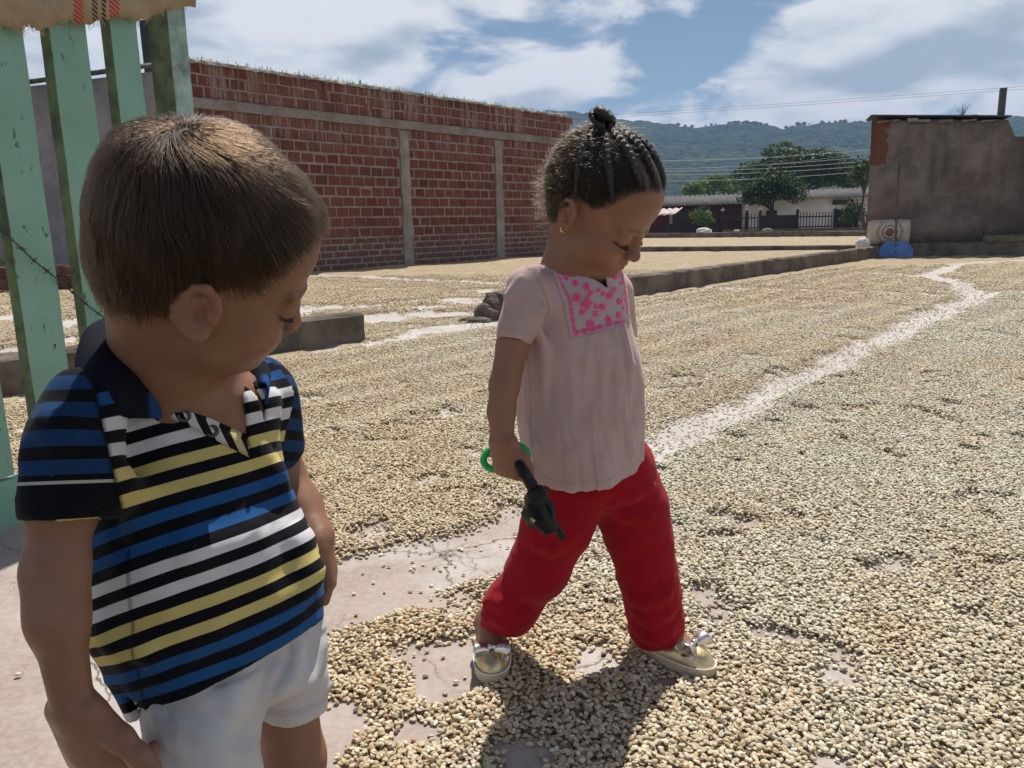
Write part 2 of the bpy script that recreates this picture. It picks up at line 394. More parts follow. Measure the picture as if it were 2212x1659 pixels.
def bean_material():
    t = NT('parchment_bean'); c = t.coord('Object')
    rnd = t.attr('rnd', 'INSTANCER'); tint = t.attr('tint', 'INSTANCER')
    # beans that lie about singly carry no instance values: give them a middle tone
    base = bean_colour(t, tint, rnd)
    n = t.noise(c, 420, 3, .6)
    base = t.mix(t.math('MULTIPLY', t.rng(n, .45, .75), .28), base, (.30, .22, .13))
    sp = t.n('ShaderNodeSeparateXYZ'); t.l(c, sp.inputs[0])
    crease = t.math('MULTIPLY', t.rng(t.math('ABSOLUTE', sp.outputs[1]), 0, .0007, 1, 0), t.rng(sp.outputs[2], -.0006, .0008, 1, 0))
    base = t.mix(t.math('MULTIPLY', crease, .75), base, (.10, .065, .035))
    t.set(Base_Color=base, Roughness=.62).spec(.35)
    return t.m
M_BEAN = bean_material(); BEAN_ME = bean_mesh(); BEAN_ME.materials.append(M_BEAN)
def loose_bean(u, v, label, rz, flip=False, sx=1.1):
    o = bpy.data.objects.new('coffee_bean', BEAN_ME); p = G(u, v)
    o.location = (p[0], p[1], .005 if flip else .0045); o.rotation_euler = (math.pi if flip else .1, .08, rz); o.scale = (sx, sx, sx); link(o)
    o['rnd'] = .6; o['tint'] = .4
    return tag(o, label, 'coffee bean', 'stray beans on the bare concrete')
SRC_BEAN = loose_bean(40, 1462, 'stray coffee bean on bare pink concrete at the far left edge', .3)
loose_bean(142, 1525, 'stray pale bean on the concrete behind the boy\'s bare forearm', 1.2, True)
loose_bean(432, 1512, 'stray bean on the concrete just below the shirt\'s side slit', -.5)
def scatter_beans():
    def wedge(y0, y1, pitch, keep, layers):
        out = []
        ys = np.arange(y0, y1, pitch)
        for y in ys:
            lo, hi = -(y*.70+.12), y*.70+.12
            xs = np.arange(lo, hi, pitch); out.append(np.column_stack([xs, np.full(len(xs), y)]))
        P = np.concatenate(out); res = []
        for L_ in range(layers):
            Q = P + RNG.uniform(-.62, .62, P.shape)*pitch
            res.append((Q, np.full(len(Q), L_)))
        return np.concatenate([r[0] for r in res]), np.concatenate([r[1] for r in res])
    parts = []
    for y0, y1, pitch, sc, lay in ((.86, 2.7, .0079, .92, 2), (2.7, 4.6, .0092, .98, 2), (4.6, 7.0, .0135, 1.25, 1), (7.0, 12.0, .024, 1.9, 1)):
        P, L_ = wedge(y0, y1, pitch, 1, lay)
        cov = coverage(P); h = bed_height(P)
        pr = np.where(L_ == 0, .92, .48)*np.where(L_ == 0, smooth(.05, .7, cov), smooth(.35, .95, cov)) + (.016+.09*smooth(1.9, 2.4, P[:, 1]))*(P[:, 1] < 9)*(P[:, 0] > -.35)*np.where(L_ == 0, 1, .2)
        s, t = kc(P)
        pr = np.where((np.abs(t-.06) < .10) & ((s > -.05) | (s < -1.25)), 0, pr)
        k = RNG.random(len(P)) < pr
        P, L_, cov, h = P[k], L_[k], cov[k], h[k]
        base = h*smooth(.3, .9, cov)*smooth(.8, 1.6, P[:, 1])
        z = base + .0032*sc + L_*(.0030*sc) + RNG.uniform(-.0005, .0013, len(P))
        flip = RNG.random(len(P)) < .45
        tilt = np.where(L_ == 1, .36, .16)
        rx = RNG.normal(0, 1, len(P))*tilt + flip*math.pi; ry = RNG.normal(0, 1, len(P))*tilt
        rot = np.column_stack([rx, ry, RNG.uniform(0, 6.283, len(P))])
        size = sc*np.clip(RNG.normal(1.0, .13, len(P)), .62, 1.3)
        scl = np.column_stack([size*RNG.uniform(.9, 1.12, len(P)), size*RNG.uniform(.88, 1.08, len(P)), size*RNG.uniform(.85, 1.1, len(P))])
        tint = np.clip(bed_tint(P) + RNG.normal(0, .16, len(P)), 0, 1)
        parts.append((np.column_stack([P, z]), rot, scl, RNG.random(len(P)), tint))
    P, rot, scl, rnd, tint = [np.concatenate([p[i] for p in parts]) for i in range(5)]
    # the shoes push beans aside
    keep = np.ones(len(P), bool)
    for poly in SHOE_FOOTPRINTS: keep &= poly_sd(P[:, :2], poly) > .004
    P, rot, scl, rnd, tint = P[keep], rot[keep], scl[keep], rnd[keep], tint[keep]
    print('beans', len(P))
    me = bpy.data.meshes.new('coffee_beans'); me.vertices.add(len(P)); me.vertices.foreach_set('co', P.astype(np.float32).ravel())
    for nme, ty, dat in (('rot', 'FLOAT_VECTOR', rot), ('scl', 'FLOAT_VECTOR', scl), ('rnd', 'FLOAT', rnd), ('tint', 'FLOAT', tint)):
        at = me.attributes.new(nme, ty, 'POINT'); at.data.foreach_set('vector' if ty == 'FLOAT_VECTOR' else 'value', dat.astype(np.float32).ravel())
    me.materials.append(M_BEAN)
    o = link(bpy.data.objects.new('coffee_beans', me))
    tag(o, 'pale parchment coffee beans spread out to dry across the concrete patio', 'coffee beans', None, 'stuff')
    ng = bpy.data.node_groups.new('scatter', 'GeometryNodeTree')
    ng.interface.new_socket('Geometry', in_out='INPUT', socket_type='NodeSocketGeometry'); ng.interface.new_socket('Geometry', in_out='OUTPUT', socket_type='NodeSocketGeometry')
    n = ng.nodes; gi = n.new('NodeGroupInput'); go = n.new('NodeGroupOutput'); io = n.new('GeometryNodeInstanceOnPoints'); oi = n.new('GeometryNodeObjectInfo')
    oi.inputs['Object'].default_value = SRC_BEAN; oi.transform_space = 'ORIGINAL'; oi.inputs['As Instance'].default_value = True
    def at(name, typ):
        a = n.new('GeometryNodeInputNamedAttribute'); a.data_type = typ; a.inputs['Name'].default_value = name; return a.outputs['Attribute']
    e2r = n.new('FunctionNodeEulerToRotation')
    ng.links.new(gi.outputs[0], io.inputs['Points']); ng.links.new(oi.outputs['Geometry'], io.inputs['Instance'])
    ng.links.new(at('rot', 'FLOAT_VECTOR'), e2r.inputs[0]); ng.links.new(e2r.outputs[0], io.inputs['Rotation']); ng.links.new(at('scl', 'FLOAT_VECTOR'), io.inputs['Scale'])
    ng.links.new(io.outputs[0], go.inputs[0])
    md = o.modifiers.new('scatter', 'NODES'); md.node_group = ng
SHOE_FOOTPRINTS = []
# ============================================================ THE PATIO'S SURROUNDINGS
def conc_mat(name, col, dark, scale=3.0, moss=None, bump=.5):
    t = NT(name); c = t.coord('Object')
    n = t.noise(c, scale, 8, .65); n2 = t.noise(c, scale*6, 6, .7); n3 = t.noise(t.mapping(c, (1, 1, .25)), scale*1.7, 5, .6)
    k = t.mix(t.rng(n, .33, .68), dark, col); k = t.mix(t.math('MULTIPLY', t.rng(n2, .5, .75), .45), k, tuple(x*.55 for x in dark))
    k = t.mix(t.math('MULTIPLY', t.rng(n3, .52, .72), .5), k, moss or tuple(x*.5 for x in dark))
    t.set(Base_Color=k, Roughness=.92).spec(.2); t.bump(t.math('ADD', n2, t.noise(c, scale*25, 4, .7)), bump, .012); return t.m
M_KERB = conc_mat('kerb_concrete', (.20, .168, .138), (.095, .078, .062), 3.5, (.045, .037, .03))
M_KTOP = conc_mat('beam_concrete', (.31, .27, .235), (.19, .155, .13), 2.2, (.30, .14, .09))
def subdiv_box_profile(name, path, w, h, mat, parent=None, jit=.006, seg=.12, z0=-.02, label=None, end_slope=0.0):
    """a low cast wall along a 2-D path, with slightly uneven edges"""
    a, b = np.asarray(path[0]), np.asarray(path[1]); L = np.linalg.norm(b-a); e = (b-a)/L; nrm = np.array([-e[1], e[0]]); n = max(3, int(L/seg))
    V = []; F = []
    prof = [(-w/2, z0), (-w/2, h*.55), (-w/2, h-.015), (-w/2+.012, h), (0, h+.004), (w/2-.012, h), (w/2, h-.015), (w/2, h*.55), (w/2, z0)]
    for i in range(n+1):
        s = L*i/n
        for (x, z) in prof:
            jj = RNG.normal(0, jit, 2) if z > 0 else np.zeros(2)
            p = a + e*(s + (end_slope*(h-z)/h if i == n else 0)) + nrm*(x+jj[0]); V.append((p[0], p[1], z+jj[1]*.6))
    m = len(prof)
    for i in range(n):
        for k in range(m-1): F.append((i*m+k, i*m+k+1, (i+1)*m+k+1, (i+1)*m+k))
    F.append(tuple(range(m))); F.append(tuple(range(n*m, (n+1)*m))[::-1])
    F = [f[::-1] for f in F]
    return mesh_obj(name, V, F, mat, parent, False)
def kp(s, t=0.0): return KERB0 + E1*s + E2*t
k1 = subdiv_box_profile('concrete_kerb', (kp(-6.0, -.06), kp(-1.20, -.06)), .17, .20, M_KERB)
tag(k1, 'low dark weathered concrete kerb running behind the boy, ending at the gap', 'kerb')
k2 = subdiv_box_profile('concrete_kerb', (kp(.22, -.06), kp(11.35, -.06)), .17, .215, M_KERB)
tag(k2, 'long low concrete kerb running from behind the girl to the rough plastered wall', 'kerb')
# its broken end: rubble-faced stump
def rock(name, c, r, mat, seed, parent=None, squash=(1, 1, 1)):
    bm = bmesh.new(); bmesh.ops.create_icosphere(bm, subdivisions=3, radius=1)
    P = np.array([v.co[:] for v in bm.verts]); n = vnoise(P*1.0+5, 1.6, seed, 3); n2 = vnoise(P+9, 5, seed+1, 2)
    q = P*(0.65+.6*n+.16*n2)[:, None]
    q = np.round(q*3.2)/3.2*.35 + q*.65
    q = q*np.asarray(squash)*r + np.asarray(c)
    F = [tuple(v.index for v in f.verts) for f in bm.faces]; bm.free()
    return mesh_obj(name, q, F, mat, parent)
for i, (s, dz, r, sq) in enumerate(((.23, .11, .105, (.9, .85, .95)), (.13, .05, .095, (1.1, .8, .8)), (.0, .01, .10, (1.3, .8, .35)), (.10, .10, .05, (1, .9, .8)))):
    p = kp(s, -.06); rock('broken_edge', (p[0], p[1], dz), r, M_KERB, 40+i, k2, sq)
# the far kerbs between the patios beyond
k3 = subdiv_box_profile('concrete_kerb', (G(1180, 546)[:2], G(1868, 542)[:2]), .2, .13, M_KERB, seg=.5); tag(k3, 'thin low kerb crossing the patio halfway to the far house', 'kerb')
k4 = subdiv_box_profile('concrete_kerb', (G(1180, 516.5)[:2], G(1900, 511)[:2]), .3, .22, M_KERB, seg=.8); tag(k4, 'dark far kerb closing off the last bean patio before the house yard', 'kerb')

# ------------------------------------------------------------ brick wall
W0 = np.array([-3.25, 13.92]); WE = np.array([.646, .763]); WN = np.array([.763, -.646])
WALL_H = 3.22
def wp(s, z, off=0.0): p = W0 + WE*s + WN*off; return np.array([p[0], p[1], z])
WM = np.array([[WE[0], WN[0], 0], [WE[1], WN[1], 0], [0, 0, 1]])       # local (along, out, up) -> world
def brick_material():
    t = NT('red_brick'); c = t.coord('Object'); oi = t.n('ShaderNodeObjectInfo')
    r = oi.outputs['Random']; geo = t.n('ShaderNodeNewGeometry'); rr = t.math('FRACT', t.math('ADD', r, t.math('MULTIPLY', geo.outputs['Random Per Island'], 3.7)))
    col = t.ramp(rr, [(0, (.115, .036, .027)), (.3, (.145, .045, .033)), (.7, (.172, .054, .039)), (.92, (.155, .058, .044)), (1, (.09, .033, .025))])
    w = t.n('ShaderNodeNewGeometry').outputs['Position']
    n = t.noise(w, 11, 6, .7); col = t.mix(t.math('MULTIPLY', t.rng(n, .5, .75), .45), col, (.26, .16, .13))
    spz = t.n('ShaderNodeSeparateXYZ'); t.l(w, spz.inputs[0]); sp0 = spz.outputs[2]
    st = t.noise(t.mapping(w, (2.2, 2.2, .35)), 1.0, 5, .6); col = t.mix(t.math('MULTIPLY', t.rng(st, .55, .7), .4), col, (.10, .045, .035))
    drip = t.math('MULTIPLY', t.rng(t.noise(t.mapping(w, (7, 7, .5)), 1.6, 5, .65), .5, .62), t.rng(sp0, 1.9, 2.5)); col = t.mix(t.math('MULTIPLY', drip, .65), col, (.34, .25, .21))
    pale_ = t.rng(t.noise(w, .9, 5, .62), .50, .66); col = t.mix(t.math('MULTIPLY', pale_, .35), col, (.25, .12, .09))
    # rising damp and dust near the ground
    sp = t.n('ShaderNodeSeparateXYZ'); t.l(w, sp.inputs[0])
    damp = t.math('MULTIPLY', t.rng(t.math('ADD', sp.outputs[2], t.math('MULTIPLY', t.noise(w, 2.5, 4, .6), .7)), .45, 1.25, 1, 0), .55)
    col = t.mix(damp, col, (.13, .095, .085))
    t.set(Base_Color=col, Roughness=.9).spec(.2); t.bump(t.noise(w, 60, 5, .7), .5, .01); return t.m
M_BRICK = brick_material()
M_MORTAR = conc_mat('mortar', (.36, .30, .26), (.25, .205, .175), 4.0, (.22, .13, .10), .7)
def build_brick_wall():
    base = wp(2.4, 0)
    root = empty('brick_wall', base)
    tag(root, 'long red brick wall with concrete beam, posts and glass shards along its top', 'wall')
    s0, s1 = -2.45, 7.35
    def part(name, mb, mat, smooth_=False): return mb.build(name, mat, root, smooth_, base)
    part('mortar_core', MB().box(wp((s0+s1)/2, WALL_H/2, -.10), (s1-s0, .16, WALL_H-.01), WM), M_MORTAR)
    # bond beam
    n = 34; V = []; F = []
    for i in range(n+1):
        s = s0+(s1-s0)*i/n
        for (o, z) in ((-.03, 2.545), (.024, 2.55), (.026, 2.62), (.022, 2.695), (-.03, 2.70)):
            j = RNG.normal(0, .005, 2); V.append(wp(s, z+j[0], o+j[1]))
    for i in range(n):
        for k in range(4): F.append((i*5+k, (i+1)*5+k, (i+1)*5+k+1, i*5+k+1))
    bm_ = MB(); bm_.V = V; bm_.F = F; part('bond_beam', bm_, M_KTOP)
    M_POST = conc_mat('post_concrete', (.36, .32, .29), (.22, .19, .165), 3, (.16, .12, .10))
    posts = (2.02, 4.74)
    for ps in posts:
        V = []; F = []; n = 14
        for i in range(n+1):
            z = -.02 + 2.53*i/n; w = .105+.02*(1-i/n)+RNG.normal(0, .008)
            for (x, o) in ((-w, -.03), (-w+RNG.normal(0, .006), .022), (w+RNG.normal(0, .006), .024), (w, -.03)): V.append(wp(ps+x, z, o))
        for i in range(n):
            for k in range(3): F.append((i*4+k, i*4+k+1, (i+1)*4+k+1, (i+1)*4+k))
        b = MB(); b.V = V; b.F = F; part('concrete_post', b, M_POST)
    # bricks: courses on edge below and above the beam, flat courses at the foot
    courses = []; z = .0
    while z < .56: courses.append((z+.014, .085, .235)); z += .115
    while z < 2.38: courses.append((z+.016, .148, .236)); z += .1805
    z = 2.705
    while z < 3.08: courses.append((z+.012, .142, .236)); z += .1690
    bricks = []
    for ci, (z, h, ln) in enumerate(courses):
        pitch = ln+.034; s = s0 + (.5*pitch if ci % 2 else 0) + RNG.uniform(-.04, .04)
        while s < s1-.05:
            l2 = ln+RNG.normal(0, .006); c = s+l2/2
            ok = z > 2.6 or all(abs(c-p) > .125+l2*.5-.05 for p in posts)
            cut = l2
            if z < 2.5:
                for p in posts:
                    if abs(c-p) < .12+l2*.5:
                        lo, hi = c-l2/2, c+l2/2
                        if c < p: hi = min(hi, p-.125)
                        else: lo = max(lo, p+.125)
                        c = (lo+hi)/2; cut = hi-lo
            if cut > .05: bricks.append((c, z, cut, h))
            s += pitch+RNG.normal(0, .004)
    holes = [(.35, 3.0), (1.35, 2.86)]
    bricks = [b for b in bricks if not any(abs(b[0]-hs) < .10 and abs(b[1]+.06-hz) < .08 for hs, hz in holes)]
    for hs, hz in holes:     # missing bricks: dark half-holes
        bricks.append((hs-.13, hz-.06, .16, .115))
    def pix(b):
        p = wp(b[0], b[1]+b[3]/2); d = p-np.array([0, 0, CAM_H]); dep = d@_f
        u = VW/2+FOC*(d@_r)/dep; v = VH/2-FOC*(d@_u)/dep
        hid = ((u-430)/260)**2+((v-520)/300)**2 < 1 or u < 408 or u > 1240
        return 0 if hid else b[2]*b[3]/dep**2
    order = sorted(bricks, key=pix, reverse=True)
    def shape(b, lite=False):
        l, h = b[2], b[3]; mb = MB(); j = .0035
        x, z = l/2, h/2; c = .008
        P = [(-x, -.03, -z), (x, -.03, -z), (x, -.03, z), (-x, -.03, z), (-x, .004, -z), (x, .004, -z), (x, .004, z), (-x, .004, z), (-x+c, .013, -z+c), (x-c, .013, -z+c), (x-c, .013, z-c), (-x+c, .013, z-c)]
        P = np.array(P)+RNG.normal(0, j, (12, 3))
        F = [(0, 1, 5, 4), (1, 2, 6, 5), (2, 3, 7, 6), (3, 0, 4, 7), (4, 5, 9, 8), (5, 6, 10, 9), (6, 7, 11, 10), (7, 4, 8, 11), (8, 9, 10, 11)]
        return P, F
    pool = {}
    for i, b in enumerate(order[:300]):
        key = (round(b[2], 2), round(b[3], 3), i % 5)
        if key not in pool:
            P, F = shape(b); me = bpy.data.meshes.new('brick'); me.from_pydata([tuple(WM@q) for q in P], [], F); me.materials.append(M_BRICK); pool[key] = me
        o = link(bpy.data.objects.new('brick', pool[key]), root)
        o.location = wp(b[0], b[1]+b[3]/2, -.02+RNG.normal(0, .003)) - base
    mb = MB()
    for b in order[300:]:
        P, F = shape(b); mb.add((P @ WM.T)+wp(b[0], b[1]+b[3]/2, -.02+RNG.normal(0, .003)), F)
    tag(part('bricks_beyond', mb, M_BRICK), kind='stuff')
    # rough mortar cap with broken glass set into it
    V = []; F = []; n = 120
    for i in range(n+1):
        s = s0+(s1-s0)*i/n
        for (o, z) in ((-.20, 3.20), (-.19, 3.235), (-.08, 3.26), (.015, 3.235), (.028, 3.195), (.01, 3.185)):
            V.append(wp(s, z+RNG.normal(0, .008), o+RNG.normal(0, .007)))
    for i in range(n):
        for k in range(5): F.append((i*6+k, i*6+k+1, (i+1)*6+k+1, (i+1)*6+k))
    b = MB(); b.V = V; b.F = [f[::-1] for f in F]; part('mortar_cap', b, conc_mat('cap', (.42, .38, .33), (.25, .22, .19), 5))
    g = NT('bottle_glass'); g.set(Base_Color=g.mix(g.n('ShaderNodeNewGeometry').outputs['Random Per Island'], (.88, .93, .92), (.72, .84, .80)), Roughness=.12, Transmission_Weight=.55, IOR=1.45)
    g2 = NT('green_bottle_glass'); g2.set(Base_Color=(.08, .62, .30), Roughness=.1, Transmission_Weight=.5, IOR=1.45)
    def shard(mb, s, o, hgt, w):
        a = RNG.uniform(0, 3.14); dx, dy = math.cos(a)*w, math.sin(a)*w; lean = RNG.normal(0, .25, 2)*hgt; th = .003
        c = wp(s, 3.245, o); P = []
        for q in (-1, 1):
            nx, ny = -math.sin(a)*th*q, math.cos(a)*th*q
            P += [c+(-dx+nx, -dy+ny, 0), c+(dx+nx, dy+ny, 0), c+(dx*.3+lean[0]+nx, dy*.3+lean[1]+ny, hgt*.75), c+(-dx*.5+lean[0]*1.2+nx, -dy*.5+lean[1]*1.2+ny, hgt)]
        mb.add(P, [(0, 1, 2, 3), (7, 6, 5, 4), (0, 4, 5, 1), (1, 5, 6, 2), (2, 6, 7, 3), (3, 7, 4, 0)])
    mb = MB(); mg = MB()
    for i in range(330):
        s = RNG.uniform(s0, s1); shard(mb, s, RNG.uniform(-.17, .0), RNG.uniform(.02, .075), RNG.uniform(.006, .02))
    for i in range(14): shard(mg, RNG.uniform(s0, s1), RNG.uniform(-.15, -.01), RNG.uniform(.05, .10), RNG.uniform(.015, .03))
    for u in (422, 577, 690): 
        pass
    tag(part('glass_shards', mb, g.m), kind='stuff'); tag(part('green_glass_shards', mg, g2.m), kind='stuff')
build_brick_wall()

# ------------------------------------------------------------ grey building seen between the slats
M_GREY = conc_mat('grey_render', (.30, .275, .275), (.20, .185, .19), 1.2, (.13, .13, .15), .3)
def corrugated(name, a, b, up, mat, parent, local, pitch=.18, amp=.028, thick=.008, nrow=2):
    """a sheet from edge a->b rising along 'up' with waves running up the slope"""
    a, b, up = map(np.asarray, (a, b, up)); L = np.linalg.norm(b-a); e = (b-a)/L; nrm = np.cross(e, up); nrm = nrm/np.linalg.norm(nrm)
    if nrm[2] < 0: nrm = -nrm
    n = int(L/pitch*8); V = []; F = []
    for side in (0, 1):
        for i in range(n+1):
            s = L*i/n; w = amp*math.cos(s/pitch*2*math.pi)
            for k in range(nrow): V.append(a+e*s+up*(k/(nrow-1))+nrm*(w-thick*side))
    m = (n+1)*nrow
    for i in range(n):
        for k in range(nrow-1):
            q = i*nrow+k; F.append((q, q+nrow, q+nrow+1, q+1)); F.append((m+q, m+q+1, m+q+nrow+1, m+q+nrow))
        F.append((i*nrow, m+i*nrow, m+(i+1)*nrow, (i+1)*nrow)); q = i*nrow+nrow-1; F.append((q, q+nrow, m+q+nrow, m+q))
    return mesh_obj(name, V, F, mat, parent, True, None, local)
M_TIN = simple('fibre_cement_roof', (.085, .082, .078), .95, .35, 2.5, .2, dirt=((.06, .055, .05), .6))
def build_grey_house():
    base = wp(-4.2, 0, -.6)
    root = empty('grey_building', base); tag(root, 'grey rendered building with corrugated roof seen between the green slats', 'building')
    A = np.array([-4.95, 12.95]); B = np.array([-10.5, 15.2])
    e = (B-A)/np.linalg.norm(B-A); L = np.linalg.norm(B-A); n = np.array([e[1], -e[0]]); n = n if n[1] < 0 else -n
    Mx = np.array([[e[0], n[0], 0], [e[1], n[1], 0], [0, 0, 1]])
    c = (A+B)/2; MB().box((c[0]-n[0]*.1, c[1]-n[1]*.1, 1.62), (L, .2, 3.24), Mx).build('wall', M_GREY, root, False, base)
    q = A + e*1.05; r = A + e*3.6
    corrugated('roof', (r[0]+n[0]*.15, r[1]+n[1]*.15, 3.275), (q[0]+n[0]*.15, q[1]+n[1]*.15, 3.30), (-n[0]*.9, -n[1]*.9, .24), M_TIN, root, base, .20, .035)
    tk = PY(327, 60, 15.5); MB().box((tk[0], 15.5, (tk[2]+PY(327, 150, 15.5)[2])/2), (.30, .3, tk[2]-PY(327, 175, 15.5)[2]), None).build('dark_tank_wall', simple('dark_render', (.055, .055, .065), .9, .2, 2), root, False, base)
    # row of bricks edging the bed at its foot
    rb = empty('brick_edging', G(60, 632)); tag(rb, 'low row of old bricks edging the bean bed seen through the fence', 'edging')
    for i in range(9):
        u = -40+i*25; p = G(u, 634-(u*.03))
        for zz, dx, sz in ((.13, 0, (.34, .2, .15)), (.28, .1, (.30, .2, .12))):
            o = MB().box((dx, 0, zz), sz, Mx, .008).build('brick', M_BRICK, rb); o.location = Vector(p)-rb.location
build_grey_house()

# ------------------------------------------------------------ green slatted gate with a burlap sack
def paint_material():
    t = NT('old_green_paint'); c = t.coord('Object')
    n = t.noise(c, 4, 6, .6); col = t.mix(t.rng(n, .3, .7), (.20, .375, .285), (.26, .44, .345))
    col = t.mix(t.math('MULTIPLY', t.rng(t.noise(t.mapping(c, (1, 1, .12)), 22, 6, .7), .52, .75), .30), col, (.20, .33, .25))
    chip = t.math('MULTIPLY', t.rng(t.noise(t.mapping(c, (1, 1, .45)), 46, 5, .62), .635, .665), t.rng(t.noise(c, 5, 3), .42, .6))
    scr = t.rng(t.noise(t.mapping(c, (1, 1, .06)), 75, 4, .6), .70, .73)
    col = t.mix(t.math('MAXIMUM', chip, t.math('MULTIPLY', scr, .7)), col, (.045, .038, .03))
    col = t.mix(t.math('MULTIPLY', t.rng(t.noise(c, 140, 3, .7), .62, .7), .5), col, (.12, .20, .15))
    t.set(Base_Color=col, Roughness=.68).spec(.3)
    t.bump(t.math('SUBTRACT', t.noise(t.mapping(c, (1, 1, .08)), 40, 5, .7), t.math('MULTIPLY', chip, 1.5)), .35, .004); return t.m
M_PAINT = paint_material()
M_EDGE = simple('dark_board_edge', (.125, .165, .085), .85, .35, 16, .4, .005, dirt=((.05, .04, .03), .8))  # darker olive for the edges and backs of the boards
FA = np.array([-1.33, 2.0]); FD = np.array([math.sin(R_(25)), math.cos(R_(25))]); FN = np.array([FD[1], -FD[0]])      # gate runs along FD, its face looks along FN
FM = np.array([[FD[0], FN[0], 0], [FD[1], FN[1], 0], [0, 0, 1]])
def fence_at(u, v):
    """point of the gate's face plane seen at a picture position"""
    d = ray(u, v); o = np.array([0, 0, CAM_H]); n = np.array([FN[0], FN[1], 0]); t = ((FA[0]-o[0])*n[0]+(FA[1]-o[1])*n[1])/(d@n); p = o+t*d
    return (p[:2]-FA)@FD, p[2]
def plank(name, s0, s1, z0, z1, th, parent, base, off=0.0, lean=0.0, mat=None, seg=22):
    """upright board with a wobbly, chipped outline"""
    V = []; F = []
    for i in range(seg+1):
        z = z0+(z1-z0)*i/seg; w = (vnoise(np.array([[z*3.0, s0*9]]), 1, 3, 3)[0]-.5)*.009; w2 = (vnoise(np.array([[z*3.0+9, s1*9]]), 1, 4, 3)[0]-.5)*.009
        ch = RNG.random() < .10; w += .006*ch*RNG.random(); l = lean*(z-z0)
        for (x, y) in ((s0+w+l, -th), (s0+w+l, -.003), (s0+.003+w+l, 0), (s1-.003+w2+l, 0), (s1+w2+l, -.003), (s1+w2+l, -th)):
            p = FA+FD*x+FN*(y+off); V.append((p[0], p[1], z))
    for i in range(seg):
        for k in range(6): F.append((i*6+k, i*6+(k+1) % 6, (i+1)*6+(k+1) % 6, (i+1)*6+k))
    F.append(tuple(range(6))[::-1]); F.append(tuple(range(seg*6, seg*6+6)))
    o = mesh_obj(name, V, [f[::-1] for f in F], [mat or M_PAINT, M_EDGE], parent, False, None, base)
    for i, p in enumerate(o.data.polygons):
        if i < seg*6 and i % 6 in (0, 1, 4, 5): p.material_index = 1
    return o
def build_gate():
    s, z = fence_at(10, 1130); base = np.array([FA[0]+FD[0]*.2, FA[1]+FD[1]*.2, 0])
    root = empty('slatted_gate', base); tag(root, 'weathered pale green wooden slat gate beside the boy', 'gate')
    spans = []
    for (ul, ur, v) in ((-27, 65, 173), (118, 201, 173), (249, 310, 173)):
        a, _ = fence_at(ul, v); b, _ = fence_at(ur, v); spans.append((a, b))
    w = spans[0][1]-spans[0][0]; gap = spans[1][0]-spans[0][1]
    print('slat spans', spans, fence_at(0, 1030), fence_at(60, 1010), fence_at(0, 1125))
    zb = fence_at(30, 1015)[1]
    for k in (3, 2, 1):
        a = spans[0][0]-k*(w+gap); spans.append((a, a+w*RNG.uniform(.9, 1.0)))
    for (a, b) in spans:
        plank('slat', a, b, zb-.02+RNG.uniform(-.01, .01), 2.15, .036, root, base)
    pa, _ = fence_at(368, 173); pb, _ = fence_at(410, 173)
    plank('gate_post', pa, pb, 0, 2.3, .085, root, base, .01, 0, simple('worn_green_post', (.30, .42, .36), .8, .35, 14, .5, .006, dirt=((.07, .06, .045), .9)))
    # rails behind and below the slats
    for (z0, z1, off) in ((zb-.16, zb-.022, .004), (1.62, 1.72, -.040)):
        V = MB(); c = FA+FD*((pa+spans[-1][0])/2-.3)+FN*(off-.02); V.box((c[0], c[1], (z0+z1)/2), (pa-spans[-1][0]+.55, .035, z1-z0), FM)
        bevel(V.build('rail', M_PAINT, root, False, base), .005)
    return spans, zb
SPANS, ZRAIL = build_gate()
def build_barbed_wire():
    pts = []
    for (u, v) in ((-60, 470), (0, 503), (60, 560), (120, 608), (180, 660), (240, 705), (300, 765), (360, 830)):
        s, z = fence_at(u, v); p = FA+FD*s+FN*.02; pts.append((p[0], p[1], z))
    pts = np.array(pts); T = np.linspace(0, len(pts)-1, 260); P = np.stack([np.interp(T, np.arange(len(pts)), pts[:, k]) for k in range(3)], 1)
    a = np.array([FN[0], FN[1], 0]); up = np.array([0, 0, 1.0]); m = MB()
    for ph in (0, math.pi):
        th = np.arange(len(P))*.55+ph; m.tube(P+.0026*(np.cos(th)[:, None]*a+np.sin(th)[:, None]*up), .0013, 5)
    root = m.build('barbed_wire', simple('old_wire', (.10, .10, .085), .6, .4, 60, metal=.6)); tag(root, 'twisted barbed wire slanting across the green gate slats', 'wire')
    for i in range(8, len(P)-4, 17):
        b = MB(); c = P[i]
        for q in range(2):
            d = RNG.normal(0, 1, 3); d /= np.linalg.norm(d); b.tube([c-d*.013, c+d*.013], [.0011, .0011], 4)
        b.tube([c-.004*(P[i+1]-P[i-1])/np.linalg.norm(P[i+1]-P[i-1]), c+.004*(P[i+1]-P[i-1])/np.linalg.norm(P[i+1]-P[i-1])], .0042, 6); b.build('barb', root.data.materials[0], root)
build_barbed_wire()
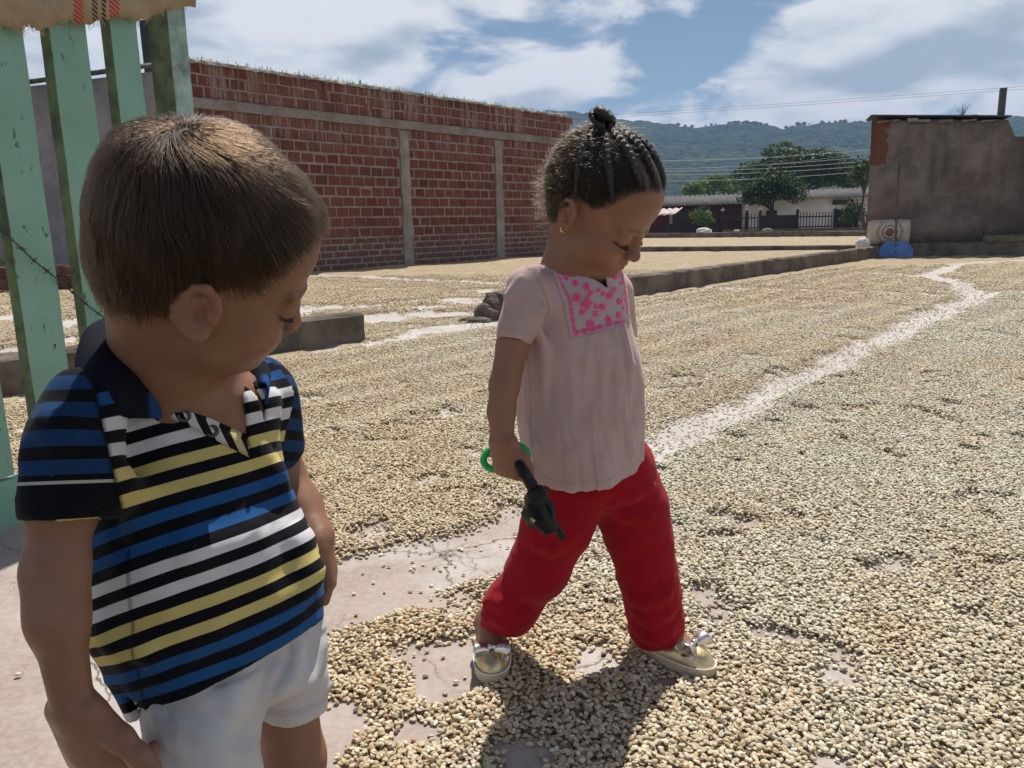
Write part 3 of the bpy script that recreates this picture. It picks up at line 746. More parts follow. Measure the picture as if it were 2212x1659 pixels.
def burlap_material():
    t = NT('burlap'); u = t.attr('uvw', 'GEOMETRY', 'Vector'); sp = t.n('ShaderNodeSeparateXYZ'); t.l(u, sp.inputs[0])
    wv = t.math('SINE', t.math('MULTIPLY', sp.outputs[0], 1500)); wh = t.math('SINE', t.math('MULTIPLY', sp.outputs[1], 1500))
    weave = t.math('MULTIPLY', t.math('ADD', wv, 1), t.math('ADD', wh, 1))
    n = t.noise(u, 9, 5, .6)
    col = t.mix(t.rng(n, .3, .7), (.46, .345, .21), (.60, .475, .32)); col = t.mix(t.rng(weave, .0, .45, .7, 0), col, (.20, .13, .07))
    def stripe(x0, x1, c, col):
        dash = t.math('GREATER_THAN', t.math('SINE', t.math('ADD', t.math('MULTIPLY', sp.outputs[1], 520), t.math('MULTIPLY', sp.outputs[0], 300))), -.35)
        m = t.math('MULTIPLY', t.math('MULTIPLY', t.math('GREATER_THAN', sp.outputs[0], x0), t.math('LESS_THAN', sp.outputs[0], x1)), dash); return t.mix(t.math('MULTIPLY', m, .9), col, c)
    for (a, b, c) in SACK_STRIPES: col = stripe(a, b, c, col)
    t.set(Base_Color=col, Roughness=.95).spec(.1); t.bump(weave, .6, .0015); return t.m
def build_sack():
    # folded over the top of the gate: hangs down in front of the slats
    nu, nv = 120, 26; s_lo = -.75; s_hi = fence_at(404, 15)[0]+.01; V = []; uvw = []
    zs = np.interp(np.linspace(0, 1, nu), [0, .35, .55, .72, .85, .95, 1], [fence_at(-300, 95)[1], fence_at(0, 62)[1], fence_at(70, 60)[1], fence_at(180, 48)[1], fence_at(290, 42)[1], fence_at(360, 28)[1], fence_at(404, 12)[1]])
    us = np.interp(np.linspace(0, 1, nu), [0, .35, .55, .72, .85, .95, 1], [s_lo]+[fence_at(u, 45)[0] for u in (0, 70, 180, 290, 360)]+[s_hi])
    for j in range(nv):
        t = j/(nv-1)
        for i in range(nu):
            z0 = zs[i]+.006*math.sin(i*.35)+.004*math.sin(i*1.3); z = z0*(1-t)+2.2*t
            bulge = .030+.02*math.sin(us[i]*17+t*2)+.012*math.sin(us[i]*41+t*5)+.02*(1-t)
            p = FA+FD*us[i]+FN*(bulge*min(1, .4+2*t)); V.append((p[0], p[1], z)); uvw.append((us[i], z, 0))
    F = [(j*nu+i, j*nu+i+1, (j+1)*nu+i+1, (j+1)*nu+i) for j in range(nv-1) for i in range(nu-1)]
    o = mesh_obj('burlap_sack', V, F, burlap_material(), None, True, {'uvw': ('FLOAT_VECTOR', uvw)})
    sd = o.modifiers.new('thick', 'SOLIDIFY'); sd.thickness = .004
    tag(o, 'beige burlap coffee sack with red and black stripes draped over the gate top', 'sack')
    # frayed threads along the hem
    m = MB()
    for i in range(2, nu-2):
        for q in range(2):
            p = np.array(V[i])+RNG.normal(0, .003, 3); d = np.array([RNG.normal(0, .005), RNG.normal(0, .005), -RNG.uniform(.004, .016)]); m.tube([p, p+d*.6, p+d+RNG.normal(0, .003, 3)], [.0007, .0006, .0004], 3, False)
    tag(m.build('frayed_threads', simple('jute', (.5, .38, .24), .9), o), kind='stuff')
_a = lambda u, v=25: fence_at(u, v)[0]
SACK_STRIPES = [(_a(146), _a(166), (.62, .035, .07)), (_a(186), _a(198), (.03, .05, .045)), (_a(206), _a(214), (.02, .025, .03)), (_a(220), _a(240), (.60, .035, .06))]
build_sack()

# ------------------------------------------------------------ rough plastered building at the right
def plaster_material():
    t = NT('stained_plaster'); c = t.n('ShaderNodeNewGeometry').outputs['Position']
    n = t.noise(c, 1.6, 8, .66); n2 = t.noise(c, 6, 7, .7); n3 = t.noise(t.mapping(c, (1.2, 1.2, .22)), 1.5, 5, .6)
    col = t.mix(t.rng(n, .3, .7), (.125, .102, .088), (.25, .212, .185)); col = t.mix(t.math('MULTIPLY', t.rng(n2, .5, .78), .55), col, (.31, .27, .25))
    col = t.mix(t.math('MULTIPLY', t.rng(n3, .54, .70), .75), col, (.085, .07, .06)); col = t.mix(t.math('MULTIPLY', t.rng(t.noise(c, .9, 4, .6), .55, .68), .5), col, (.20, .10, .07))
    sp = t.n('ShaderNodeSeparateXYZ'); t.l(c, sp.inputs[0])
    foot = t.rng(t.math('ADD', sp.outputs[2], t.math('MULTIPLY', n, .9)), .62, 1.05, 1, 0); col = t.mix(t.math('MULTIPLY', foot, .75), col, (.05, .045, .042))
    # damp streaks towards the far end, a patch of bare brick colour at the near corner
    rgt = t.rng(t.math('ADD', sp.outputs[0], t.math('MULTIPLY', n3, 1.2)), 9.3, 10.1); col = t.mix(t.math('MULTIPLY', rgt, .8), col, (.05, .042, .032))
    cr = t.math('MULTIPLY', t.math('LESS_THAN', t.math('ADD', sp.outputs[0], t.math('MULTIPLY', n2, .30)), 7.24), t.math('GREATER_THAN', t.math('ADD', sp.outputs[2], t.math('MULTIPLY', n2, .3)), 1.85)); col = t.mix(cr, col, (.165, .068, .048))
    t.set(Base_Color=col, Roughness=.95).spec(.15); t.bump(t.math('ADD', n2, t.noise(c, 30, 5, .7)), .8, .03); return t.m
def build_right_house():
    A = G(1868, 556)[:2]+np.array([.16, .35]); e = np.array([.955, -.297]); n = np.array([-.297, -.955]); base = np.array([A[0], A[1], 0])
    root = empty('plastered_building', base); tag(root, 'roughly plastered windowless building with a thin flat sheet roof', 'building')
    Mx = np.array([[e[0], -n[0], 0], [e[1], -n[1], 0], [0, 0, 1]])
    mp = plaster_material(); L = 6.0; H0, H1 = 2.50, 2.36
    # front wall as an uneven sheet with thickness, top falling slightly
    nx, nz = 60, 26; V = []; F = []
    for d in (0, 1):
        for i in range(nx+1):
            s = L*i/nx; Ht = H0+(H1-H0)*s/2.6 if s < 2.3 else 2.10
            Ht += .012*math.sin(s*7)
            for k in range(nz+1):
                z = Ht*k/nz; o = (vnoise(np.array([[s*1.2, z*1.2]]), 1.0, 5, 3)[0]-.5)*.05 if d == 0 else 0.0
                lft = .02*(vnoise(np.array([[z*4, 3.]]), 1, 6, 2)[0]-.5) - .04*z/2.6 if i == 0 else 0
                p = A+e*(s+lft)+n*o+(np.array([.56, .83])*3.5 if d else 0); V.append((p[0], p[1], z))
    m = (nx+1)*(nz+1)
    for i in range(nx):
        for k in range(nz): q = i*(nz+1)+k; F.append((q, q+nz+1, q+nz+2, q+1))
    for k in range(nz): F.append((k, k+1, m+k+1, m+k))
    for i in range(nx): q = i*(nz+1)+nz; F.append((q, q+nz+1, m+q+nz+1, m+q))
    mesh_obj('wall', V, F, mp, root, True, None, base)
    # roof sheet, plinth, top pole, a rag of fallen mortar and a weed on the roof
    c = A+e*1.09-n*.36; MB().box((c[0], c[1], 2.522), (2.30, .80, .022), Mx @ np.array([[1, 0, 0], [0, 1, 0], [-.062, 0, 1]])).build('roof_sheet', M_TIN, root, False, base)
    c = A+e*2.15-n*.3; MB().box((c[0], c[1], 2.62), (.10, .10, .70), Mx).build('roof_pole', simple('old_post', (.09, .085, .08), .8), root, False, base)
    for i in range(9):
        sx = .2+i*.21+RNG.uniform(-.06, .06); c = A+e*sx+n*.02; MB().box((c[0], c[1], 2.488-.055*sx/1.0+RNG.uniform(-.01, .01)), (RNG.uniform(.08, .2), .08, RNG.uniform(.02, .045)), Mx, .014).build('mortar_lump', M_KTOP, root, False, base)
    c = A+e*3.0+n*.16; MB().box((c[0], c[1], .11), (5.9, .34, .26), Mx, .006).build('plinth', M_KERB, root, False, base)
    wd = MB(); c = A+e*1.55-n*.5
    for i in range(26):
        a = RNG.uniform(0, 6.28); l = RNG.uniform(.1, .36); d = np.array([math.cos(a)*.35, math.sin(a)*.35, 1])*l; p = np.array([c[0], c[1], 2.48])
        wd.tube([p, p+d*.6, p+d+np.array([d[0], d[1], -.05])*.5], [.004, .0035, .0015], 3)
    o = wd.build('roof_weed', simple('weed', (.16, .17, .08), .8)); tag(o, 'scraggly weed growing on the plastered building\'s roof', 'weed')
    return A, e, n, Mx
HA, HE, HN, HM = build_right_house()
def hp(s, off, z): p = HA+HE*s+HN*off; return np.array([p[0], p[1], z])
def cushion(name, c, size, M, mat, pinch=.5, seed=0):
    n = 14; V = []; F = []; L_, D, H = size
    for side in (-1, 1):
        for i in range(n+1):
            for k in range(n+1):
                a, b = i/n*2-1, k/n*2-1; f = max(0, (1-abs(a)**3))*max(0, (1-abs(b)**3)); y = side*D/2*(f**pinch)
                y += (vnoise(np.array([[a*2.5, b*2.5]]), 1, seed+side+3, 2)[0]-.5)*.03*f
                V.append(np.asarray(M)@np.array([a*L_/2*(1-.05*b*b), y, b*H/2*(1-.06*a*a)])+np.asarray(c))
    m = (n+1)**2
    for i in range(n):
        for k in range(n): q = i*(n+1)+k; F.append((q, q+n+1, q+n+2, q+1)); F.append((m+q, m+q+1, m+q+n+2, m+q+n+1))
    return mesh_obj(name, V, F, mat, None, True)
def build_sack_and_board():
    t = NT('printed_sack'); c = t.coord('Object'); sp = t.n('ShaderNodeSeparateXYZ'); t.l(t.attr('uvw', 'GEOMETRY', 'Vector'), sp.inputs[0])
    x, z = sp.outputs[0], sp.outputs[1]; rr = t.math('SQRT', t.math('ADD', t.math('POWER', x, 2), t.math('POWER', z, 2)))
    ring = t.math('MULTIPLY', t.math('GREATER_THAN', rr, .155), t.math('LESS_THAN', rr, .185))
    blob = t.math('LESS_THAN', t.math('ADD', rr, t.math('MULTIPLY', t.noise(t.attr('uvw', 'GEOMETRY', 'Vector'), 14, 3), .12)), .165)
    ang = t.math('ARCTAN2', z, x); rays = t.math('MULTIPLY', t.math('GREATER_THAN', t.math('SINE', t.math('MULTIPLY', ang, 30)), .2), t.math('MULTIPLY', t.math('GREATER_THAN', rr, .255), t.math('LESS_THAN', rr, .33)))
    rays = t.math('MULTIPLY', rays, t.math('GREATER_THAN', t.math('ABSOLUTE', x), .16))
    col = t.mix(t.rng(t.noise(c, 6, 5, .6), .3, .7), (.40, .355, .29), (.50, .45, .375)); col = t.mix(t.math('MULTIPLY', t.math('MAXIMUM', t.math('MAXIMUM', ring, blob), rays), .85), col, (.13, .05, .035))
    t.set(Base_Color=col, Roughness=.9).spec(.1); t.bump(t.noise(c, 90, 3), .3, .006)
    cc = hp(.33, .36, .46); o = cushion('coffee_sack', cc, (.74, .34, .46), HM, t.m, .45, 3)
    uv = np.array([v.co[:] for v in o.data.vertices])-cc; uv = np.column_stack([uv@np.array([HE[0], HE[1], 0]), uv[:, 2], np.zeros(len(uv))])*1.42
    at = o.data.attributes.new('uvw', 'FLOAT_VECTOR', 'POINT'); at.data.foreach_set('vector', uv.astype(np.float32).ravel())
    tag(o, 'stuffed pale sack with a round brown emblem leaning at the plastered wall', 'sack')
    o = cushion('coffee_sack', hp(2.55, .22, .30), (1.25, .28, .16), HM, simple('dull_sack', (.16, .13, .09), .95, .3, 8), .6, 8); tag(o, 'flattened empty brown sack lying on the plinth of the plastered wall', 'sack')
    # rake: blue board with clipped corners on a long pole
    root = empty('bean_rake', hp(.42, .75, 0)); tag(root, 'blue wooden bean rake board with a long pole leaning on the wall', 'rake')
    b = np.array(root.location); pr = [(-.29, 0), (.29, 0), (.29, .13), (.18, .27), (-.18, .27), (-.29, .13)]; V = []
    for d in (0, .03):
        for (x, z) in pr: V.append(hp(.42+x, .75-d-.12*z, z+.02))
    F = [tuple(range(6)), tuple(range(6, 12))[::-1]]+[(i, 6+i, 6+(i+1) % 6, (i+1) % 6) for i in range(6)]
    o = mesh_obj('rake_board', V, [f[::-1] for f in F], simple('blue_paint', (.09, .19, .47), .6, .2, 6, dirt=((.25, .28, .33), .3)), root, False, None, b); bevel(o, .006)
    MB().tube([hp(.42, .71, .18), hp(.44, .3, 1.0), hp(.48, .05, 1.72)], .018, 8).build('pole', simple('grey_pole', (.13, .10, .08), .8, .3, 8), root, True, b)
    for z in (.08, .21): MB().tube([hp(.42, .768-.12*z, z+.02), hp(.42, .74-.12*z, z+.02)], .016, 8).build('bolt', simple('bolt_dark', (.03, .03, .04), .6), root, False, b)
    rag = rock('white_rag', hp(-.12, .55, .24), .14, simple('white_cloth', (.62, .61, .58), .9, .1, 9), 77, None, (.9, .8, .9)); tag(rag, 'crumpled white rag at the corner of the plastered wall', 'rag')
build_sack_and_board()
# ============================================================ SMOOTH SOLIDS (signed distance -> one continuous mesh)
def nrm(v): v = np.asarray(v, float); return v/np.linalg.norm(v)
class Solid:
    def __init__(s): s.ops = []; s.lo = np.full(3, 1e9); s.hi = np.full(3, -1e9)
    def grow(s, p, r):
        p = np.asarray(p, float); s.lo = np.minimum(s.lo, p-r); s.hi = np.maximum(s.hi, p+r)
    def op(s, kind, k, fn): s.ops.append((kind, k, fn)); return s
    # --- primitives
    def cone(s, a, b, ra, rb, k=.01, op='u'):
        a, b = np.asarray(a, float), np.asarray(b, float); ba = b-a; L2 = ba@ba+1e-12
        def fn(P):
            w = P-a; t = np.clip((w@ba)/L2, 0, 1); return np.linalg.norm(w-t[:, None]*ba, axis=1)-(ra+(rb-ra)*t)
        if op == 'u': s.grow(a, ra); s.grow(b, rb)
        return s.op(op, k, fn)
    def chain(s, pts, rad, k=.01, op='u'):
        for i in range(len(pts)-1): s.cone(pts[i], pts[i+1], rad[i], rad[i+1], k, op)
        return s
    def ell(s, c, r, M=None, k=.01, op='u'):
        c = np.asarray(c, float); r = np.asarray(r, float); M = np.eye(3) if M is None else np.asarray(M)     # columns of M: local axes in world
        def fn(P):
            q = (P-c)@M; k0 = np.linalg.norm(q/r, axis=1); k1 = np.linalg.norm(q/(r*r), axis=1)+1e-9; return k0*(k0-1)/k1
        if op == 'u': s.grow(c, r.max())
        return s.op(op, k, fn)
    def loft(s, sta, k=.01, op='u', up=(0, 0, 1), right=(1, 0, 0), expo=2.0, cap=.01):
        """stations (centre, half-width, half-depth[, depth shift]) along up; right = direction of the width"""
        up = nrm(up); right = np.asarray(right, float); right = nrm(right-up*(right@up)); dep = np.cross(up, right)
        C = np.array([q[0] for q in sta]); h = C@up; o = np.argsort(h); h = h[o]; A = np.array([q[1] for q in sta])[o]; B = np.array([q[2] for q in sta])[o]
        cx = (C@right)[o]; cy = (C@dep)[o]
        hh = np.linspace(h[0], h[-1], 160)
        def sm(y):
            z = np.interp(hh, h, y); kz = np.hanning(15); kz /= kz.sum(); zp = np.pad(z, 7, mode='reflect', reflect_type='odd'); return np.convolve(zp, kz, 'valid')
        A2, B2, X2, Y2 = sm(A), sm(B), sm(cx), sm(cy)
        def fn(P):
            t = P@up; tt = np.clip(t, h[0], h[-1]); a = np.interp(tt, hh, A2); b = np.interp(tt, hh, B2)
            x = P@right-np.interp(tt, hh, X2); y = P@dep-np.interp(tt, hh, Y2)
            if expo == 2.0: q = np.sqrt((x/a)**2+(y/b)**2)+1e-9; g = np.sqrt((x/(a*a))**2+(y/(b*b))**2)+1e-9; d = q*(q-1)/np.maximum(g, .3/np.maximum(a, b))
            else: q = (np.abs(x/a)**expo+np.abs(y/b)**expo)**(1/expo); d = (q-1)*np.minimum(a, b)
            over = np.maximum(h[0]-t, t-h[-1]); return np.where(over > 0, np.sqrt(np.maximum(d, 0)**2+np.maximum(over, 0)**2), np.maximum(d, over))
        if op == 'u':
            for c, a, b in zip(C, [q[1] for q in sta], [q[2] for q in sta]): s.grow(c, max(a, b))
        return s.op(op, k, fn)
    # --- evaluation
    @staticmethod
    def comb(kind, k, d, e, P):
        if kind == 'u':
            if k <= 0: return np.minimum(d, e)
            h = np.clip(.5+.5*(d-e)/k, 0, 1); return d+(e-d)*h-k*h*(1-h)
        if kind == 's':
            e = -e
            if k <= 0: return np.maximum(d, e)
            h = np.clip(.5-.5*(d-e)/k, 0, 1); return d+(e-d)*h+k*h*(1-h)
        if kind == 'i':
            if k <= 0: return np.maximum(d, e)
            h = np.clip(.5-.5*(d-e)/k, 0, 1); return d+(e-d)*h+k*h*(1-h)
    def eval(s, P):
        P = np.asarray(P, float); d = np.full(len(P), .5)
        for kind, k, fn in s.ops:
            d = d+fn(P) if kind == 'd' else fn(P, d) if kind == 'f' else s.comb(kind, k, d, fn(P), P)
        return d
    def trace(s, uv, inset=0.0, t0=.25):
        """first surface point met along the lines of sight uv (N,2)"""
        D = np.array([nrm(ray(u, v)) for u, v in uv]); O = np.array([0, 0, CAM_H]); t = np.full(len(D), t0)
        for _ in range(60): t = t+np.clip(s.eval(O+D*t[:, None]), -.02, .05)*.8
        return O+D*(t+inset)[:, None]
    def grad(s, P, e=.0006):
        G_ = np.stack([s.eval(P+np.eye(3)[i]*e)-s.eval(P-np.eye(3)[i]*e) for i in range(3)], 1); return G_/(np.linalg.norm(G_, axis=1)[:, None]+1e-9)
    def mesh(s, h, pad=.012, lo=None, hi=None):
        lo = (s.lo if lo is None else np.asarray(lo))-pad; hi = (s.hi if hi is None else np.asarray(hi))+pad; B = 8
        nb = np.ceil((hi-lo)/(B*h)).astype(int); R = B*h*math.sqrt(3)/2
        I = np.stack(np.meshgrid(*[np.arange(n) for n in nb], indexing='ij'), -1).reshape(-1, 3)
        C = lo+(I+.5)*B*h; d = np.full(len(C), .5); cen = []
        for kind, k, fn in s.ops:
            if kind in ('d', 'f'): e = None; d = d+fn(C) if kind == 'd' else fn(C, d)
            else: e = fn(C); d = s.comb(kind, k, d, e, C)
            cen.append(e)
        keep = np.abs(d) < 2.2*R; I = I[keep]; nB = len(I)
        g = np.stack(np.meshgrid(*[np.arange(B+1)]*3, indexing='ij'), -1).reshape(-1, 3)
        D = np.empty((nB, (B+1)**3)); CH = 600; km = max([k for kd, k, f in s.ops if kd in 'us']+[0])
        for c0 in range(0, nB, CH):
            sl = slice(c0, min(nB, c0+CH)); m = sl.stop-sl.start
            P = (lo+((I[sl, None, :]*B+g[None])*h)).reshape(m, -1, 3); dd = np.full((m, P.shape[1]), .5)
            for (kind, k, fn), e in zip(s.ops, cen):
                if kind == 'd': dd = dd+fn(P.reshape(-1, 3)).reshape(dd.shape); continue
                if kind == 'f': dd = fn(P.reshape(-1, 3), dd.ravel()).reshape(dd.shape); continue
                ec = e[keep][sl]
                act = np.ones(m, bool) if kind == 'i' else ec < k+1.25*km+1.8*R
                if not act.any(): continue
                Pa = P[act].reshape(-1, 3); dd[act] = s.comb(kind, k, dd[act].ravel(), fn(Pa), Pa).reshape(-1, dd.shape[1])
            D[sl] = dd
        D = D.reshape(nB, B+1, B+1, B+1); ins = D < 0
        N = nb*B+2
        # cells with a sign change -> one vertex each
        cnt = sum(ins[:, i:B+i, j:B+j, k:B+k].astype(np.int8) for i in (0, 1) for j in (0, 1) for k in (0, 1))
        bi, ci, cj, ck = np.nonzero((cnt > 0) & (cnt < 8))
        acc = np.zeros((len(bi), 3)); num = np.zeros(len(bi))
        cor = [(i, j, k) for i in (0, 1) for j in (0, 1) for k in (0, 1)]
        for a in cor:
            for ax in range(3):
                if a[ax]: continue
                b = list(a); b[ax] = 1
                da = D[bi, ci+a[0], cj+a[1], ck+a[2]]; db = D[bi, ci+b[0], cj+b[1], ck+b[2]]; x = (da < 0) != (db < 0)
                t = np.where(x, da/(da-db+1e-30), 0); p = np.array(a, float)[None]+np.eye(3)[ax]*t[:, None]
                acc += p*x[:, None]; num += x
        cell = I[bi]*B+np.stack([ci, cj, ck], 1); V = lo+(cell+acc/num[:, None])*h
        key = (cell[:, 0]*N[1]+cell[:, 1])*N[2]+cell[:, 2]; so = np.argsort(key); ks = key[so]
        F = []
        for ax in range(3):
            o1, o2 = [(1, 2), (2, 0), (0, 1)][ax]; sl0 = [slice(0, B)]*3; sl1 = list(sl0); sl1[ax] = slice(1, B+1)
            a = ins[(slice(None),)+tuple(sl0)]; b = ins[(slice(None),)+tuple(sl1)]
            q = np.nonzero(a != b); G0 = I[q[0]]*B+np.stack(q[1:], 1); flip = a[q]
            quad = []
            for (d1, d2) in ((0, 0), (-1, 0), (-1, -1), (0, -1)):
                c = G0.copy(); c[:, o1] += d1; c[:, o2] += d2; kk = (c[:, 0]*N[1]+c[:, 1])*N[2]+c[:, 2]
                ix = np.clip(np.searchsorted(ks, kk), 0, len(ks)-1); quad.append(np.where(ks[ix] == kk, so[ix], -1))
            Q = np.stack(quad, 1); Q = np.where(flip[:, None], Q, Q[:, ::-1]); F.append(Q[(Q >= 0).all(1)])
        F = np.concatenate(F)
        return V, F
def largest(V, F, minf=200):
    """drop tiny loose islands"""
    par = np.arange(len(V))
    for _ in range(60):
        m = par[F].min(1); new = par.copy()
        for c in range(4): np.minimum.at(new, F[:, c], m)
        new = new[new]
        if (new == par).all(): break
        par = new
    lab, cnt = np.unique(par[F[:, 0]], return_counts=True); good = lab[cnt >= minf]
    F = F[np.isin(par[F[:, 0]], good)]; used = np.unique(F); mp = np.full(len(V), -1); mp[used] = np.arange(len(used))
    return V[used], mp[F], used
def frame(fwd, up=(0, 0, 1)):
    f = nrm(fwd); l = nrm(np.cross(up, f)); u = np.cross(f, l); return np.stack([f, l, u], 1)      # columns: forward, left, up
def rot_axis(M, axis, ang):
    a = nrm(axis); K = np.array([[0, -a[2], a[1]], [a[2], 0, -a[0]], [-a[1], a[0], 0]]); return (np.eye(3)+math.sin(ang)*K+(1-math.cos(ang))*K@K)@M
class HeadXf:
    """canonical head space: chin z=0, crown z=1, x forward, y left; unit = head height S"""
    def __init__(s, centre, S, M): s.c = np.asarray(centre, float); s.S = S; s.M = M; s.o = np.array([-.02, 0, .50])
    def w(s, p): return s.c+s.S*(s.M@(np.asarray(p, float)-s.o))
    def l(s, P): return ((np.asarray(P)-s.c)@s.M)/s.S+s.o
def add_head(so, X, ear_sides=(1, -1), cheek=1.0, nose=1.0, brow=1.0, mouth_open=0.0, back=0.0, top=0.0, ear=(-.06, .385), ear_s=1.0):
    S, M = X.S, X.M
    E = lambda c, r, k=.03, op='u', rot=None: so.ell(X.w(c), np.asarray(r)*S, M if rot is None else M@rot, k*S, op)
    Cn = lambda a, b, ra, rb, k=.03, op='u': so.cone(X.w(a), X.w(b), ra*S, rb*S, k*S, op)
    def ry(a): c, s_ = math.cos(a), math.sin(a); return np.array([[c, 0, s_], [0, 1, 0], [-s_, 0, c]])
    def rz(a): c, s_ = math.cos(a), math.sin(a); return np.array([[c, -s_, 0], [s_, c, 0], [0, 0, 1]])
    def rx(a): c, s_ = math.cos(a), math.sin(a); return np.array([[1, 0, 0], [0, c, -s_], [0, s_, c]])
    E((-.06-back, 0, .615+top), (.455, .385, .385), .02)                  # skull
    E((.13, 0, .635), (.265, .31, .265), .10)                             # forehead
    E((-.20, 0, .50), (.30, .32, .30), .10)                               # back of the skull
    E((.135, 0, .33), (.255, .27, .27), .12)                              # mid face
    E((.17, 0, .20), (.235, .215, .17), .10)                              # jaw
    for y in (1, -1): E((.215, y*.165, .255), (.15*cheek, .125*cheek, .135*cheek), .08)      # cheeks
    Cn((.12, .20, .13), (.30, .05, .075), .075, .07, .09); Cn((.12, -.20, .13), (.30, -.05, .075), .075, .07, .09)
    E((.325, 0, .075), (.075, .085, .062), .06)                           # chin
    E((.345, 0, .185), (.075, .125, .085), .06)                            # muzzle under the nose
    for y in (1, -1):
        E((.462, y*.155, .438), (.085, .105, .055), .07, 's')             # eye sockets
        E((.318, y*.148, .425), (.078, .082, .072), .022)                 # eyeball under the closed lid
        Cn((.395, y*.06, .512*brow), (.335, y*.235, .505*brow), .020, .016, .06)     # brow ridge
    Cn((.395, 0, .455), (.462*nose+.0, 0, .325), .030, .042, .05)         # nose
    E((.470*nose, 0, .312), (.050, .052, .045), .03)
    for y in (1, -1): E((.432, y*.052, .300), (.036, .032, .030), .02); E((.452, y*.026, .268), (.016, .013, .018), .012, 's')
    E((.412, 0, .207), (.032, .080, .021), .020); E((.406, 0, .170), (.034, .066, .025), .020)           # lips
    so.chain([X.w(p) for p in ((.375, .098, .193), (.420, .045, .187), (.438, 0, .189), (.420, -.045, .187), (.375, -.098, .193))], [.006*S, .008*S, .009*S, .008*S, .006*S], .010*S, 's')
    E((.440, 0, .238), (.012, .013, .022), .012, 's')                     # philtrum
    for y in ear_sides:
        o = np.array([ear[0], y*.352, ear[1]])
        rot = rz(y*.42) @ rx(-y*.10) @ ry(-.22)
        def e(p): return o+ear_s*(rot@np.asarray(p))
        def EE(p, r, k=.012, op='u'): E(e(p), r, k, op, rot)
        EE((.0, y*.018, .0), (.070, .024, .112), .03)
        rim = [(.072, y*.030, -.035), (.078, y*.036, .03), (.062, y*.044, .088), (.018, y*.054, .122), (-.035, y*.060, .112), (-.070, y*.060, .065), (-.078, y*.056, .0), (-.064, y*.050, -.060), (-.035, y*.042, -.105), (.005, y*.034, -.132), (.035, y*.026, -.118)]
        so.chain([X.w(e(p)) for p in rim], [q*S for q in (.014, .017, .020, .021, .022, .022, .021, .020, .022, .026, .020)], .012*S)
        inner = [(.030, y*.040, .070), (-.015, y*.046, .060), (-.040, y*.046, .015), (-.036, y*.044, -.035), (.0, y*.040, -.075), (.035, y*.036, -.062)]
        so.chain([X.w(e(p)) for p in inner], [q*S for q in (.010, .013, .015, .014, .014, .012)], .012*S)
        EE((.012, y*.066, -.018), (.036, .046, .054), .012, 's'); EE((.0, y*.078, .068), (.040, .036, .024), .012, 's')
        EE((.058, y*.040, -.022), (.018, .018, .026), .012)               # tragus
def add_limb(so, pts, rad, k=.012): so.chain([np.asarray(p) for p in pts], rad, k)
def skin_material(name, base, red, dark):
    t = NT(name); c = t.coord('Object'); n = t.noise(c, 28, 5, .6); n2 = t.noise(c, 220, 3, .6)
    col = t.mix(t.rng(n, .3, .7), tuple(x*.93 for x in base), tuple(min(1, x*1.06) for x in base))
    col = t.mix(t.attr('blush'), col, red); col = t.mix(t.attr('hair_dark'), col, dark); col = t.mix(t.attr('lip'), col, (.42, .125, .105))
    t.set(Base_Color=col, Roughness=.46).spec(.38)
    t.b.inputs['Subsurface Weight'].default_value = .12; t.b.inputs['Subsurface Radius'].default_value = (.9, .32, .16); t.b.inputs['Subsurface Scale'].default_value = .012
    mot = t.noise(c, 90, 6, .7); t.l(t.mix(t.math('MULTIPLY', t.rng(mot, .5, .72), .30), col, red), t.b.inputs['Base Color']); t.l(t.rng(t.noise(c, 45, 4, .6), .3, .7, .36, .58), t.b.inputs['Roughness'])
    t.bump(t.math('ADD', t.voro(c, 900), t.math('MULTIPLY', n2, .8)), .10, .0012); return t.m
def head_attrs(X, V, brow_col=True):
    L = X.l(V)
    g = lambda c, r: np.exp(-np.sum(((L-np.array(c))/np.array(r))**2, axis=1))
    blush = np.clip(.55*g((.30, .20, .27), (.2, .14, .12))+.55*g((.30, -.20, .27), (.2, .14, .12))+.5*g((.47, 0, .30), (.06, .07, .06))+.5*g((-.04, .40, .42), (.12, .12, .17))+.5*g((-.04, -.40, .42), (.12, .12, .17)), 0, 1)
    lip = np.clip(1.3*g((.427, 0, .189), (.05, .082, .036))-.25, 0, 1)*(L[:, 0] > .33)
    hair_dark = np.zeros(len(V))  # dark hair colour of the brows; the scalp is added by the callers
    for y in (1, -1):
        bp = np.array([(.40, y*.05, .512), (.395, y*.09, .524), (.38, y*.14, .532), (.36, y*.19, .528), (.33, y*.235, .512)]); dd = np.full(len(V), 9.)
        for i in range(4):
            e = bp[i+1]-bp[i]; w = L-bp[i]; t = np.clip((w@e)/(e@e), 0, 1); r_ = (w-t[:, None]*e)*np.array([.3, 1, 1]); dd = np.minimum(dd, np.linalg.norm(r_, axis=1)/(.016-.0015*(i+t)))
        hair_dark = np.maximum(hair_dark, np.exp(-dd**2)*.55*(L[:, 0] > .2))
    return blush, lip, hair_dark
def lash_line(X, y, mat, parent, n=26, ln=.055, name='eyelashes', dz=0.0):
    m = MB()
    for i in range(n):
        t = i/(n-1)*2-1; c = np.array([.385-.05*abs(t)**2-.012*t*1, y*(.150+t*.082), .392-.010*(1-t*t)+dz]); d = np.array([.8, y*t*.5, -.55]); d /= np.linalg.norm(d)
        p = [c, c+d*ln*.5*(1-.3*abs(t)), c+(d+np.array([.1, 0, .30]))*ln*(1-.3*abs(t))*.9]
        m.tube([X.w(q) for q in p], np.array([.0040, .0032, .0010])*X.S, 4, True)
    rim = [X.w((.378-.05*abs(t)**2-.012*t, y*(.150+t*.088), .394-.012*(1-t*t)+dz)) for t in np.linspace(-1, 1, 9)]
    m.tube(rim, np.full(9, .0042*X.S), 5)
    return tag(m.build(name, mat, parent), kind='stuff')
